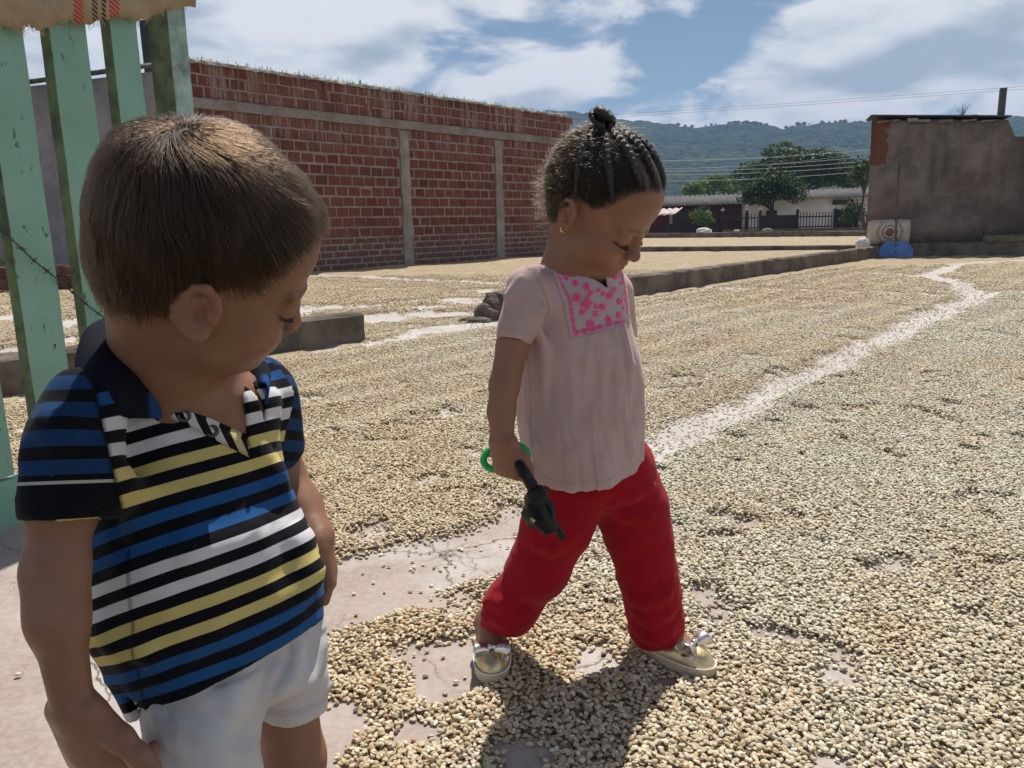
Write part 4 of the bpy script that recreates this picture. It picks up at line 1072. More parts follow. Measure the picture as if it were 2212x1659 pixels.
def hair_curves(name, strands, radius, mat, parent, tip=.25):
    """strands (N,K,3) as one hair object"""
    strands = strands[np.linalg.norm(strands-np.median(strands[:, 0], axis=0), axis=2).max(1) < .17]
    N_, K = strands.shape[:2]; radius = np.resize(np.asarray(radius), N_)
    c = bpy.data.hair_curves.new(name); c.add_curves([K]*N_)
    c.attributes['position'].data.foreach_set('vector', strands.astype(np.float32).ravel())
    r = np.broadcast_to(np.asarray(radius, float).reshape(-1, 1), (N_, 1))*np.linspace(1, tip, K)[None, :]
    a = c.attributes.get('radius') or c.attributes.new('radius', 'FLOAT', 'POINT'); a.data.foreach_set('value', r.astype(np.float32).ravel())
    c.materials.append(mat); return link(bpy.data.objects.new(name, c), parent)
def hair_material(name, col, tipcol, rough=.38, var=.3):
    t = NT(name); hi = t.n('ShaderNodeHairInfo'); t.t.nodes.remove(t.b)
    h = t.n('ShaderNodeBsdfHairPrincipled'); h.parametrization = 'COLOR'; h.model = 'CHIANG'; h.inputs['IOR'].default_value = 1.45
    base = t.mix(hi.outputs['Intercept'], col, tipcol); k = t.math('ADD', 1-var*.5, t.math('MULTIPLY', hi.outputs['Random'], var))
    mu = t.n('ShaderNodeVectorMath', operation='SCALE'); t.l(base, mu.inputs[0]); t.l(k, mu.inputs['Scale']); t.l(mu.outputs[0], h.inputs['Color'])
    h.inputs['Roughness'].default_value = rough; h.inputs['Radial Roughness'].default_value = .5; t.l(h.outputs[0], t.out.inputs[0]); return t.m

def vert_normals(V, F):
    a = V[F[:, 2]]-V[F[:, 0]]; b = V[F[:, 3]]-V[F[:, 1]]; n = np.cross(a, b); N_ = np.zeros_like(V)
    for k in range(4): np.add.at(N_, F[:, k], n)
    return N_/(np.linalg.norm(N_, axis=1)[:, None]+1e-12)
def crumple(V, F, M, amp, seed=1, octv=3, mask=None):
    """cloth creases: ridged noise stretched by the 3x3 frequency matrix M, laid on along the normals"""
    n = vnoise(V@np.asarray(M).T+vnoise(V, 9, seed+5)[:, None]*.5, 1.0, seed, octv); r = 1-np.abs(2*n-1); r = r**2
    d = amp*(r-.35)
    if mask is not None: d = d*mask
    return V+vert_normals(V, F)*d[:, None]
def freq(u, fu, v, fv, w, fw): return np.stack([nrm(u)*fu, nrm(v)*fv, nrm(w)*fw])
def view_uv(P):
    d = np.asarray(P)-np.array([0, 0, CAM_H]); z = d@_f; return np.stack([VW/2+FOC*(d@_r)/z, VH/2-FOC*(d@_u)/z], -1)
# ============================================================ CHILDREN: shared pieces
def add_hand(so, W, M, s, curls, spread=(.10, .03, -.03, -.09), thumb=((.75, .62, -.25), .5), wr=.26, k=.05, thick=1.0):
    """W wrist, M columns: finger direction, thumb side, back of the hand; s hand length; curls per finger: 3 joint angles"""
    w = lambda p: np.asarray(W)+s*(M@np.asarray(p, float))
    ys = (.155, .050, -.055, -.150); ln = (.40, .44, .41, .33)
    for y, x in zip(ys, (.50, .52, .50, .46)): so.cone(w((.04, y*.75, 0)), w((x, y, .015)), wr*.42*s, .076*s*thick, .07*s)
    so.cone(w((.12, .02, -.02)), w((.36, .0, -.025)), .14*s, .15*s, .08*s)
    for y, x, L, cu, sp in zip(ys, (.50, .52, .50, .46), ln, curls, spread):
        p = np.array([x, y, .012]); a = 0.0; pts = [w(p)]
        for q, fr in zip(cu, (.44, .32, .26)):
            a += q; d = np.array([math.cos(a)*math.cos(sp), math.sin(sp), -math.sin(a)]); p = p+d*L*fr; pts.append(w(p))
        so.chain(pts, [q*s*thick for q in (.066, .062, .056, .048)], .008*s)
    td, tc = thumb; td = nrm(td); b = np.array([.14, .15, -.03]); p1 = b+td*.20; d2 = nrm(td+np.array([tc, -tc*.35, -tc*.15])); p2 = p1+d2*.17; p3 = p2+nrm(d2+np.array([tc*.35, -tc*.5, -.1]))*.13
    so.chain([w(b-td*.04), w(p1), w(p2), w(p3)], [q*s*thick for q in (.105, .088, .074, .056)], .04*s)
    return [w(p3), w(p2)]
def bands(sub, name):
    pass
def cloth_material(name, col, rough=.9, weave=900, var=.06, bump=.12, sheen=.25):
    t = NT(name); c = t.coord('Object'); n = t.noise(c, 30, 4, .6)
    t.set(Base_Color=t.mix(t.rng(n, .3, .7), tuple(x*(1-var) for x in col), tuple(min(1, x*(1+var)) for x in col)), Roughness=rough).spec(.15)
    t.b.inputs['Sheen Weight'].default_value = sheen; t.b.inputs['Sheen Roughness'].default_value = .5
    t.bump(t.math('ADD', t.noise(c, weave, 2, .5), t.math('MULTIPLY', t.noise(c, 60, 4, .6), 1.5)), bump, .002); return t.m
def plane_cut(so, p, n, k=.003):
    p, n = np.asarray(p, float), nrm(n); so.op('i', k, lambda P: (P-p)@n)
def plane3(a, b, c, inside):
    n = nrm(np.cross(b-a, c-a)); n = n if (np.asarray(inside)-a)@n < 0 else -n; return a, n
def shell(so, th):
    """turn the solid into a cloth of thickness th lying inside its surface"""
    so.op('f', 0, lambda P, d: np.maximum(d, -(d+th)))
LAID = []
def ridges(so, lines, k=.012, inset=.0015):
    """soft folds: lines of (u, v) laid on the surface as it stands, with their heights"""
    for uv, r in lines:
        p = so.trace(np.array(uv), 0); ok = np.abs(so.eval(p)) < .004
        LAID.append((so, p[ok]+nrm(ray(*uv[0]))*inset, [q for q, o in zip(r, ok) if o], k))
    while LAID:
        so_, p, r, k_ = LAID.pop()
        if len(p) > 1: so_.chain(p, r, k_)
def grooves(so, lines, k=.012, inset=-.001):
    pts = [so.trace(np.array(uv), inset) for uv, r in lines]
    for p, (uv, r) in zip(pts, lines): so.chain(p, r, k, 's')

# ============================================================ BOY
def build_boy():
    root = empty('person', (-.26, .68, 0)); base = np.array([-.26, .68, 0]); tag(root, 'toddler boy in a striped polo shirt and white shorts looking down to one side', 'person')
    px = lambda y, z=.5: PXL(y, z)
    # ---------------- head
    HY = .62
    M = frame((math.cos(R_(31)), math.sin(R_(31)), 0)); M = rot_axis(M, M[:, 1], R_(27)); M = rot_axis(M, M[:, 0], R_(22))
    X = HeadXf(PY(466, 536, HY), .170, M)
    head = Solid(); add_head(head, X, cheek=1.06, nose=.945, back=.05, top=.0, ear=(-.02, .345), ear_s=.92)
    body = Solid(); body.ops = list(head.ops); body.lo = head.lo.copy(); body.hi = head.hi.copy()
    # neck and chest
    body.cone(X.w((-.12, 0, .28)), PY(375, 850, .70), .050, .050, .03)
    body.cone(PY(375, 850, .70), PY(390, 960, .72), .048, .050, .03)
    body.ell(PY(452, 915, .71), (.058, .045, .058), None, .025)
    tr_ = [(850, 190, 560, .705, .060), (910, 165, 590, .71, .068), (970, 205, 580, .71, .075), (1030, 225, 590, .71, .080), (1125, 225, 625, .70, .088), (1281, 230, 660, .70, .080), (1380, 300, 650, .70, .060)]
    body.loft([(PY((a+b)/2, v, y), (b-a)/2*PXL(y, CAM_H-(v-500)/1700*y)-.008, d) for v, a, b, y, d in tr_], .02, right=nrm((1, .22, 0)))
    # near (right) arm
    S_ = PY(165, 905, .60); El = PY(120, 1235, .56); Wr = PY(157, 1522, .55)
    body.chain([S_, PY(138, 1080, .575), El, PY(124, 1335, .55), Wr], [.0250, .0228, .0200, .0185, .0150], .020)
    hm = frame((.13, .05, -1), (0, -1, 0)); Mh = np.stack([nrm((.16, .10, -1)), nrm((.93, -.35, .12)), np.cross(nrm((.16, .10, -1)), nrm((.93, -.35, .12)))], 1)
    if Mh[:, 2][1] > 0: Mh[:, 2] *= -1
    Mh[:, 1] = np.cross(Mh[:, 2], Mh[:, 0])*np.sign(np.cross(Mh[:, 2], Mh[:, 0])[0]); Mh[:, 1] = nrm(Mh[:, 1])
    nails = add_hand(body, Wr, Mh, .113, [(.55, .9, .7), (.45, .8, .6), (.5, .8, .6), (.6, .9, .6)], thumb=((.70, .72, .02), .10))
    # far (left) arm
    S2 = PY(560, 860, .82); E2_ = PY(604, 1030, .845); W2 = PY(686, 1160, .80)
    body.chain([S2, E2_, PY(645, 1092, .83), W2], [.029, .026, .023, .0185], .015)
    f2 = nrm((.20, -.15, -1)); b2 = nrm((.95, .25, .2)); b2 = nrm(b2-f2*(b2@f2)); t2 = np.cross(b2, f2); t2 = t2 if t2[1] < 0 else -t2
    add_hand(body, W2, np.stack([f2, t2, b2], 1), .098, [(.5, .95, .7), (.55, 1.0, .7), (.6, 1.0, .7), (.7, 1.0, .7)], thumb=((.92, .30, -.42), .15))
    # legs
    K1 = np.array([-.265, .60, .215]); A1 = np.array([-.27, .62, .055]); H1 = PY(440, 1530, .64)
    body.chain([H1, K1, A1], [.038, .037, .027], .012); body.chain([A1+(0, 0, -.02), A1+np.array([.06, -.035, -.03])], [.030, .024], .02)
    H2 = PY(610, 1480, .78); K2 = PY(634, 1640, .77); A2 = np.array([K2[0]+.0, .79, .055])
    body.chain([H2, K2, A2], [.034, .0335, .027], .012); body.chain([A2+(0, 0, -.02), A2+np.array([.06, -.03, -.03])], [.030, .024], .02)
    V, F = body.mesh(.0015); V, F, _ = largest(V, F, 2000)
    bl, lip, sh = head_attrs(X, V); L = X.l(V)
    inhead = np.linalg.norm(L-np.array([0, 0, .5]), axis=1) < .8
    bl = bl*inhead; lip = lip*inhead; sh = sh*inhead*.75
    scalp = smooth(.03, -.03, hairline(L, BOY_LINE))*inhead*(np.abs(L[:, 1]) < .40)
    sh = np.maximum(sh, scalp*.93)
    sk = skin_material('boy_skin', (.25, .124, .076), (.285, .095, .060), (.03, .018, .012))
    o = mesh_obj('body', V, F, sk, root, True, {'blush': ('FLOAT', bl*.7), 'lip': ('FLOAT', lip*.7), 'hair_dark': ('FLOAT', sh)}, base)
    lm = simple('lash', (.035, .02, .015), .6)
    for y in (1, -1): lash_line(X, y, lm, root, 16, .034).location = -Vector(base)
    # ---------------- hair
    grow_boy_hair(head, body.ops[len(head.ops)], X, root, base)
    # ---------------- shorts
    sh_ = Solid()
    rt = nrm((1, .25, 0))
    rows = [(1290, 290, 680, .70, .066), (1340, 300, 684, .70, .068), (1400, 312, 692, .70, .070), (1440, 322, 698, .70, .070), (1470, 340, 690, .70, .060)]
    sh_.loft([(PY((a+b)/2, v, y), (b-a)/2*px(y, .36), d) for v, a, b, y, d in rows], .03, right=rt)
    n1 = PY(438, 1500, .648); n2 = PY(436, 1790, .60); sh_.cone(n1, n2, .0470, .0480, .02)
    m1 = PY(622, 1440, .77); m2 = PY(631, 1600, .765); sh_.cone(m1, m2, .040, .0385, .02)
    q = lambda u, v, y: PY(u, v, y)
    ridges(sh_, [([(535, 1420), (510, 1480), (490, 1560)], [.001, .006, .001]), ([(430, 1500), (455, 1580), (470, 1640)], [.001, .005, .001]),
                 ([(640, 1400), (615, 1450), (585, 1500)], [.001, .005, .001]), ([(690, 1400), (650, 1470), (600, 1505)], [.001, .005, .001]),
                 ([(345, 1530), (390, 1580), (430, 1600)], [.001, .004, .001])], .018)
    sh_.op('d', 0, lambda P: .0012*np.sin(P[:, 2]*120+P[:, 0]*70+4*np.sin(P[:, 1]*40)))
    # leg hems
    hn = nrm(m2-m1); hem2 = PY(632, 1546, .745)
    sh_.op('i', .002, lambda P: np.where(P[:, 0]*.5+P[:, 1]*.87 > (m1[0]+.0)*.5+.705*.87, (P-hem2)@nrm(hn+np.array([-.12, .10, 0])), (P-PY(432, 1765, .60))@nrm(n2-n1)))
    # crotch seam groove
    grooves(sh_, [([(622, 1378), (628, 1400), (624, 1430), (612, 1455), (598, 1480), (580, 1515)], [.002, .005, .006, .006, .005, .002]), ([(560, 1440), (520, 1462), (470, 1478), (430, 1505)], [.0008, .0018, .0018, .0008])], .004)
    V, F = sh_.mesh(.0022); V, F, _ = largest(V, F, 500); V = crumple(V, F, freq((1, .2, -.6), 10, (.6, 0, 1), 30, (0, 1, 0), 12), .0062, 31)
    t = NT('white_cotton'); c = t.coord('Object'); st = t.attr('stitch')
    col = t.mix(t.rng(t.noise(c, 14, 4, .6), .35, .7), (.50, .47, .475), (.58, .555, .56)); col = t.mix(st, col, (.36, .34, .36))
    t.set(Base_Color=col, Roughness=.9).spec(.15); t.bump(t.math('ADD', t.noise(c, 900, 2), t.math('MULTIPLY', t.noise(t.mapping(c, (1, 1, .6)), 55, 5, .65), 2.2)), .22, .002)
    # stitched lines: side seam and hem
    seam = list(sh_.trace(np.array([(372, 1530), (376, 1570), (378, 1610), (380, 1655)])))+[q(382, 1760, .56)]
    dist = np.full(len(V), 1.)
    for i in range(4):
        a, b = seam[i], seam[i+1]; ba = b-a; w = V-a; tt = np.clip((w@ba)/(ba@ba), 0, 1); dist = np.minimum(dist, np.linalg.norm(w-tt[:, None]*ba, axis=1))
    stitch = np.exp(-((dist-.0035)/.0010)**2)*.55+np.exp(-(dist/.0012)**2)*.6
    hd = -(V-hem2)@nrm(hn+np.array([-.12, .10, 0])); farleg = V[:, 0]*.5+V[:, 1]*.87 > m1[0]*.5+.705*.87
    stitch = np.maximum(stitch, farleg*(np.exp(-((hd-.013)/.0013)**2)+np.exp(-((hd-.017)/.0013)**2))*.55)
    mesh_obj('shorts', V, F, t.m, root, True, {'stitch': ('FLOAT', np.clip(stitch, 0, 1))}, base)
    # ---------------- polo shirt
    build_polo(root, base)
    return root
BOY_LINE = [(.46, .99), (.42, .94), (.35, .90), (.28, .85), (.22, .77), (.16, .67), (.09, .575), (.0, .53), (-.07, .50), (-.11, .43), (-.14, .36), (-.21, .24), (-.35, .15), (-.7, .12), (-.9, .6), (-.5, 1.3), (.3, 1.3)]
def hairline(L, line): return poly_sd(L[:, [0, 2]], line)
def grow_boy_hair(head, neck, X, root, base):
    # sample the scalp
    d = RNG.normal(0, 1, (60000, 3)); d /= np.linalg.norm(d, axis=1)[:, None]
    sk = Solid(); sk.ops = head.ops[:4]+[neck]
    c = np.array([-.06, 0, .6]); t = np.full(len(d), .3)
    P = X.w(np.zeros(3))+0*d
    for _ in range(14):
        P = X.c + X.S*((c-X.o+d*t[:, None])@X.M.T); t = t-sk.eval(P)/X.S*.9
    L = X.l(P); k = hairline(L, BOY_LINE) < RNG.uniform(-.03, .012, len(L))
    k &= ~((np.abs(L[:, 1]) > .30) & (np.abs(L[:, 0]+.01) < .085) & (L[:, 2] < .50))
    P = P[k][:34000]; L = L[k][:34000]; n = len(P)
    w0 = np.array([-.34, -.06, .90]); wl = np.array([.55, -.3, .5])
    K = 10; ln = (.036+.016*vnoise(L, 3.0, 3))*RNG.uniform(.75, 1.15, n); lf = L[:, 0] > .1
    ln = ln*np.interp(L[:, 0], [-.1, .05, .2, .4], [1.0, .85, .55, .42])*np.where(L[:, 2] < .4, .55, 1.0)
    out = np.empty((n, K, 3)); out[:, 0] = P; cur = P.copy()
    cl = vnoise(L, 8.0, 21, 2)*9.4; cl2 = vnoise(L, 9.0, 22)
    down = np.array([0, 0, -1.0])
    for i in range(1, K):
        Lc = X.l(cur); N_ = sk.grad(cur)
        a = (Lc-w0)@X.M.T; a = a-N_*np.sum(a*N_, 1)[:, None]; a /= np.linalg.norm(a, axis=1)[:, None]+1e-6
        sw = np.cross(N_, a)*.85*np.exp(-np.linalg.norm(Lc-w0, axis=1)*2.2)[:, None]
        fwd = X.M[:, 0]*np.clip((Lc[:, 0]+.1)*1.2, 0, .6)[:, None]
        g = down*(.25+.55*smooth(.75, .45, Lc[:, 2]))[:, None]
        jit = (np.cos(cl)[:, None]*a+np.sin(cl)[:, None]*np.cross(N_, a))*.42
        v = a+sw+fwd+g+jit; v = v-N_*np.sum(v*N_, 1)[:, None]; v /= np.linalg.norm(v, axis=1)[:, None]+1e-6
        cur = cur+v*(ln/(K-1))[:, None]
        tgt = (.0008+.0072*(i/(K-1))**.75*(.35+1.15*cl2))*np.where(Lc[:, 2] < .45, .8, 1)+RNG.normal(0, .0004, n)
        cur = cur+N_*(tgt-sk.eval(cur))[:, None]
        out[:, i] = cur
    out += np.cumsum(RNG.normal(0, .00018, out.shape), axis=1)
    sd = hairline(X.l(out.reshape(-1, 3)), BOY_LINE).reshape(n, K); lim = (.015+.05*cl2*(L[:, 0] < .1)+.085*RNG.random(n)**2.2+.03*vnoise(L, 14, 77))[:, None]*np.ones((1, K))
    for i in range(1, K):
        bad = sd[:, i] > lim[:, i]; out[bad, i] = out[bad, i-1]+(out[bad, i-1]-out[bad, max(i-2, 0)])*.05
    m = hair_material('boy_hair', (.0055, .0028, .0015), (.030, .0155, .008), .30, .9)
    hair_curves('hair', out-base, RNG.uniform(.00013, .00022, n), m, root)
def build_polo(root, base):
    px = PXL; q = PY
    so = Solid(); rt = nrm((1, .22, 0))
    rows = [(812, 268, 500, .70, .048), (835, 190, 560, .70, .060), (865, 150, 596, .705, .068), (910, 150, 600, .71, .075), (970, 190, 592, .71, .083), (1030, 212, 602, .71, .090), (1080, 216, 622, .705, .096), (1125, 206, 642, .70, .100),
            (1213, 190, 676, .70, .104), (1281, 192, 692, .70, .104), (1330, 218, 692, .70, .102), (1400, 256, 694, .70, .098), (1460, 288, 696, .70, .096), (1540, 305, 698, .70, .094), (1640, 315, 700, .70, .094)]
    so.loft([(q((a+b)/2, v, y), (b-a)/2*px(y, CAM_H-(v-500)/1700*y), d) for v, a, b, y, d in rows], .02, right=rt)
    # near sleeve and far sleeve
    s0, s1, s2 = q(178, 885, .60), q(160, 985, .585), q(142, 1108, .57)
    so.cone(s0, s1, .0315, .0312, .035); so.cone(s1, s2, .0312, .0318, .02)
    f0, f1 = q(562, 850, .79), q(586, 975, .83); so.cone(f0, f1, .036, .034, .03)
    # folds
    ridges(so, [([(250, 1040), (330, 1075), (420, 1070)], [.0008, .007, .001]), ([(236, 1075), (300, 1110), (400, 1120)], [.0008, .005, .001]),
                ([(640, 1215), (655, 1235), (672, 1240)], [.002, .008, .003]), ([(625, 1165), (640, 1175), (655, 1170)], [.001, .006, .002]),
                ([(560, 985), (590, 1030), (610, 1070)], [.001, .006, .001]), ([(220, 985), (238, 1045), (246, 1075)], [.001, .006, .001]),
                ([(300, 1160), (420, 1190), (540, 1150)], [.001, .005, .001]), ([(230, 1380), (330, 1400), (460, 1370)], [.001, .004, .001]),
                ([(110, 905), (135, 930), (150, 960)], [.001, .004, .001]), ([(600, 1290), (640, 1270), (680, 1240)], [.001, .005, .001])], .022)
    so.op('d', 0, lambda P: .0011*np.sin(P[:, 2]*75+P[:, 0]*55+5*np.sin(P[:, 1]*23))+.0006*np.sin(P[:, 0]*190+P[:, 2]*60))
    outer = Solid(); outer.ops = list(so.ops)
    shell(so, .0045)
    # sleeve ends, hem, slit, neckline
    ax = nrm(s2-s1); ce = q(132, 1135, .57)
    def cut_sleeve(P, c, a, r): w = P-c; r = .0435; return np.where(np.linalg.norm(w-(w@a)[:, None]*a, axis=1) < r, w@a, -1.)
    so.op('i', .0015, lambda P: cut_sleeve(P, q(131, 1119, .57), nrm(ax+np.array([.10, .04, 0])), .052))
    ax2 = nrm(f1-f0); so.op('i', .0015, lambda P: np.where(P[:, 1] > .795, (P-f1)@ax2, -1.))
    hp_, hn_ = plane3(q(340, 1529, .615), q(520, 1452, .60), q(690, 1331, .72), np.array([-.26, .68, .6])); print('hem', hp_, hn_)
    so.op('i', .0015, lambda P: np.where(P[:, 1] > .50, (P-hp_)@hn_-.05*np.clip(-.30-P[:, 0], 0, .1), -1.))
    so.cone(q(294, 1460, .63), q(291, 1600, .60), .0015, .020, .001, 's')
    # neck hole and the open placket
    nk = q(385, 800, .70); hole = Solid(); hole.cone(q(330, 770, .72), q(380, 826, .685), .052, .047, .003); hole.chain(outer.trace(np.array([(430, 850), (490, 890), (528, 955)])), [.046, .040, .014], .003)
    hs = nrm(np.cross(ray(338, 866), ray(540, 972))); hs = hs if hs[2] < 0 else -hs; O_ = np.array([0, 0, CAM_H])
    hr = nrm(np.cross(ray(520, 790), ray(541, 985))); hr = hr if hr[0] > 0 else -hr
    so.op('f', 0, lambda P, d: np.maximum(d, -np.maximum(hole.eval(P), np.where(P[:, 1] < .69, np.maximum((P-O_)@hs, (P-O_)@hr), -1.))))
    V, F = so.mesh(.0022); V, F, _ = largest(V, F, 800); V = crumple(V, F, freq((1, .2, .5), 9, (-.5, 0, 1), 26, (0, 1, 0), 9), .0034, 41)
    # stripe coordinate: distance along the shirt from the hem, in stripe pitches; sleeve counted from its cuff
    tilt = hn_; s = -((V-hp_)@nrm(hn_*.82+np.array([0, 0, -1.])*.18))
    s = s + .0035*np.sin(V[:, 0]*22+V[:, 1]*9)+.010*smooth(.10, .22, s)*np.clip((V[:, 0]+.26)*2, -.3, .3)
    torso = s/.0194 - .52
    w = V-s1; along = w@ax; rad = np.linalg.norm(w-along[:, None]*ax, axis=1)
    w0 = V-s0; hm_ = nrm(np.cross(ray(208, 860), ray(262, 1095))); hm_ = hm_ if hm_[0] > 0 else -hm_; seam = (V-O_)@hm_
    cuff = -((V-q(131, 1119, .57))@nrm(ax+np.array([.10, .04, 0])))
    near = (V[:, 1] < .66) & (V[:, 2] > s2[2]-.05) & ((rad < .043) | (V[:, 2] > s1[2]))
    far_ = (V-q(592, 880, .78))@nrm((.4, .9, .1))
    sleeve = np.where((V[:, 1] < .66) & (V[:, 2] > s2[2]-.05), np.clip(.5-seam/.006, 0, 1)*np.clip(.5+cuff/.004, 0, 1), np.where(V[:, 1] > .78, np.clip(.5+far_/.008, 0, 1), 0.))
    sl = cuff/.0215
    
    t = NT('striped_jersey'); c = t.coord('Object'); a = t.attr('code'); b_ = t.attr('cuff'); isS = t.attr('sleeve')
    navy = (.0055, .0058, .009)
    def stripes(first, cols, duty=.5):
        k = t.math('FLOOR', a); fr = t.math('FRACT', a); idx = t.math('DIVIDE', t.math('ADD', t.math('MODULO', t.math('ADD', k, 60), 6), .5), 6)
        col = t.ramp(idx, [(i/6, cc) for i, cc in enumerate(cols)], True)
        return t.mix(t.rng(fr, duty-.02, duty+.02, 0, 1), col, navy) if first else col
    W_, Y_, B_ = (.60, .585, .60), (.56, .455, .165), (.014, .075, .22)
    tor = stripes(True, [B_, B_, Y_, Y_, W_, W_], .5)
    fr = t.math('FRACT', b_); slc = t.mix(t.math('MULTIPLY', t.math('GREATER_THAN', fr, .45), t.math('GREATER_THAN', b_, 1.5)), navy, (.010, .038, .11))
    slc = t.mix(t.math('MULTIPLY', t.math('GREATER_THAN', b_, 1.18), t.math('LESS_THAN', b_, 1.29)), slc, (.42, .42, .36))
    col = t.mix(t.math('GREATER_THAN', isS, .5), tor, slc); col = t.mix(t.attr('seam'), col, tuple(x*.3 for x in navy))
    fz = t.noise(c, 260, 3, .7); col = t.mix(t.math('MULTIPLY', t.rng(fz, .6, .8), .12), col, (.30, .30, .34))
    t.set(Base_Color=col, Roughness=.92).spec(.12); t.b.inputs['Sheen Weight'].default_value = .04
    t.bump(t.math('ADD', t.noise(c, 1100, 2), t.math('MULTIPLY', t.noise(c, 70, 4, .6), 1.6)), .16, .002)
    sd = np.exp(-(((V-q(292, 1380, .60))@nrm((1, .25, -.02)))/.0014)**2)*(V[:, 1] < .66)*(V[:, 2] < .505)*(sleeve < .3)*.7
    sd = np.maximum(sd, np.exp(-(seam/.0016)**2)*(V[:, 1] < .64)*(V[:, 2] > s2[2]-.02)*.9)
    shirt = mesh_obj('polo_shirt', V, F, t.m, root, True, {'code': ('FLOAT', torso), 'cuff': ('FLOAT', sl), 'sleeve': ('FLOAT', sleeve), 'seam': ('FLOAT', np.clip(sd, 0, 1))}, base)
    # ---------------- collar: a folded band standing round the neck
    cm = NT('collar_knit'); cc = cm.coord('Object'); cm.set(Base_Color=cm.mix(cm.attr('edge'), (.008, .009, .016), (.013, .06, .19)), Roughness=.9).spec(.12); cm.bump(cm.noise(cc, 800, 2), .2, .002)
    rim = np.array([q(345, 862, .612), q(300, 806, .618), q(268, 752, .640), q(240, 704, .69), q(285, 690, .755), q(380, 705, .80), q(480, 745, .785), q(548, 790, .74), q(560, 830, .70)])
    low = np.array([q(352, 905, .592), q(262, 905, .580), q(172, 852, .596), q(160, 780, .66), q(215, 735, .79), q(370, 760, .85), q(490, 790, .825), q(585, 815, .755), q(572, 880, .685)])
    for A_, idx, ins in ((low, (0, 1, 2), -.005), (rim, (0, 1), -.004), (low, (7, 8), -.004)):
        uv_ = [view_uv(A_[i]) for i in idx]; T_ = outer.trace(np.array(uv_), ins)
        for i, p in zip(idx, T_):
            if abs(p[1]-A_[i][1]) < .09: A_[i] = p
    nu, nv = 60, 10
    def spl(A): x = np.linspace(0, 1, len(A)); t_ = np.linspace(0, 1, nu); Z = np.stack([np.interp(t_, x, A[:, k]) for k in range(3)], 1); kz = np.hanning(9); kz /= kz.sum(); return np.stack([np.convolve(np.pad(Z[:, k], 4, mode='reflect', reflect_type='odd'), kz, 'valid') for k in range(3)], 1)
    R0, L0 = spl(rim), spl(low); inn = R0+(X_(nk)-R0)*.10+np.array([0, 0, -.030]); V = []; ed = []
    for j in range(nv+1):
        t_ = j/nv
        for i in range(nu):
            if t_ < .35: p = inn[i]+(R0[i]-inn[i])*(t_/.35)
            else:
                a = (t_-.35)/.65; p = R0[i]+(L0[i]-R0[i])*a+np.array([0, 0, .010*math.sin(a*math.pi)])+nrm(R0[i]-nk)*.006*math.sin(a*math.pi)
            V.append(p); ed.append(1.0 if (i < 3 or i > nu-4) and t_ > .4 else 0)
    F = [(j*nu+i, j*nu+i+1, (j+1)*nu+i+1, (j+1)*nu+i) for j in range(nv) for i in range(nu-1)]
    col_ = mesh_obj('collar', V, F, cm.m, shirt, True, {'edge': ('FLOAT', ed)}, base); sdm = col_.modifiers.new('thick', 'SOLIDIFY'); sdm.thickness = .003; sdm.offset = 0
    ss = col_.modifiers.new('ss', 'SUBSURF'); ss.levels = ss.render_levels = 1
    # red tape inside the neck, placket band with its button
    tape = inn+(R0-inn)*.55; m = MB(); tp = tape+np.array([nrm(nk-p)*.0035 for p in tape]); m.tube(tp[2:-2], .0036, 6); m.build('neck_tape', cloth_material('red_tape', (.52, .03, .06)), shirt, True, base)
    pk = outer.trace(np.array([(352, 876), (400, 899), (450, 925), (498, 950), (538, 971)]), -.0015); V = []; code = []
    for i, p in enumerate(np.stack([np.interp(np.linspace(0, 4, 24), range(5), pk[:, k]) for k in range(3)], 1)):
        for (dz, dy) in ((.010, .010), (.0072, -.0012), (.001, -.0030), (-.006, -.0015), (-.0095, .006)): V.append(p+np.array([-dz*.30, dy, dz])); code.append(i*.16+dz*20)
    F = [(i*5+k, (i+1)*5+k, (i+1)*5+k+1, i*5+k+1) for i in range(23) for k in range(4)]
    pm = NT('placket'); e = pm.attr('code'); fr = pm.math('FRACT', e); pm.set(Base_Color=pm.mix(pm.math('GREATER_THAN', fr, .52), pm.mix(pm.math('GREATER_THAN', e, 2.9), (.56, .54, .53), (.50, .43, .20)), (.012, .011, .014)), Roughness=.9).spec(.1)
    pl = mesh_obj('placket', V, F, pm.m, shirt, True, {'code': ('FLOAT', code)}, base); sdm = pl.modifiers.new('thick', 'SOLIDIFY'); sdm.thickness = .002
    bc = outer.trace(np.array([(459, 931)]), -.0045)[0]; bn = nrm((.25, -.95, .2)); bx = nrm(np.cross(bn, (0, 0, 1))); by = np.cross(bn, bx); m = MB(); n = 20
    prof = [(0, .0004), (.0022, .0004), (.0030, .0010), (.0044, .0020), (.0054, .0014), (.0056, 0)]
    Vb = []; 
    for (r, h) in prof:
        for k in range(n): a = k/n*6.2832; Vb.append(bc+bx*r*math.cos(a)+by*r*math.sin(a)+bn*h)
    Fb = [(j*n+k, j*n+(k+1) % n, (j+1)*n+(k+1) % n, (j+1)*n+k) for j in range(len(prof)-1) for k in range(n)]
    bt = mesh_obj('button', Vb, Fb, simple('button_horn', (.05, .04, .032), .3, .3, 300, spec=.6), shirt, True, None, base)
    MB().tube([bc+bn*.0008-bx*.0013, bc+bn*.0018, bc+bn*.0008+bx*.0013], .0007, 5).build('button_thread', simple('thread', (.75, .73, .68), .8), bt, True, base)
    bc2 = outer.trace(np.array([(398, 898)]), -.0045)[0]; Vb = [v-bc+bc2 for v in Vb]; mesh_obj('button', Vb, Fb, bt.data.materials[0], shirt, True, None, base)
    # back tail with its red lining showing beside the slit
    tl = [(258, 1425), (300, 1440), (300, 1462), (292, 1492), (286, 1524), (277, 1520), (268, 1480), (262, 1445)]; n = len(tl)
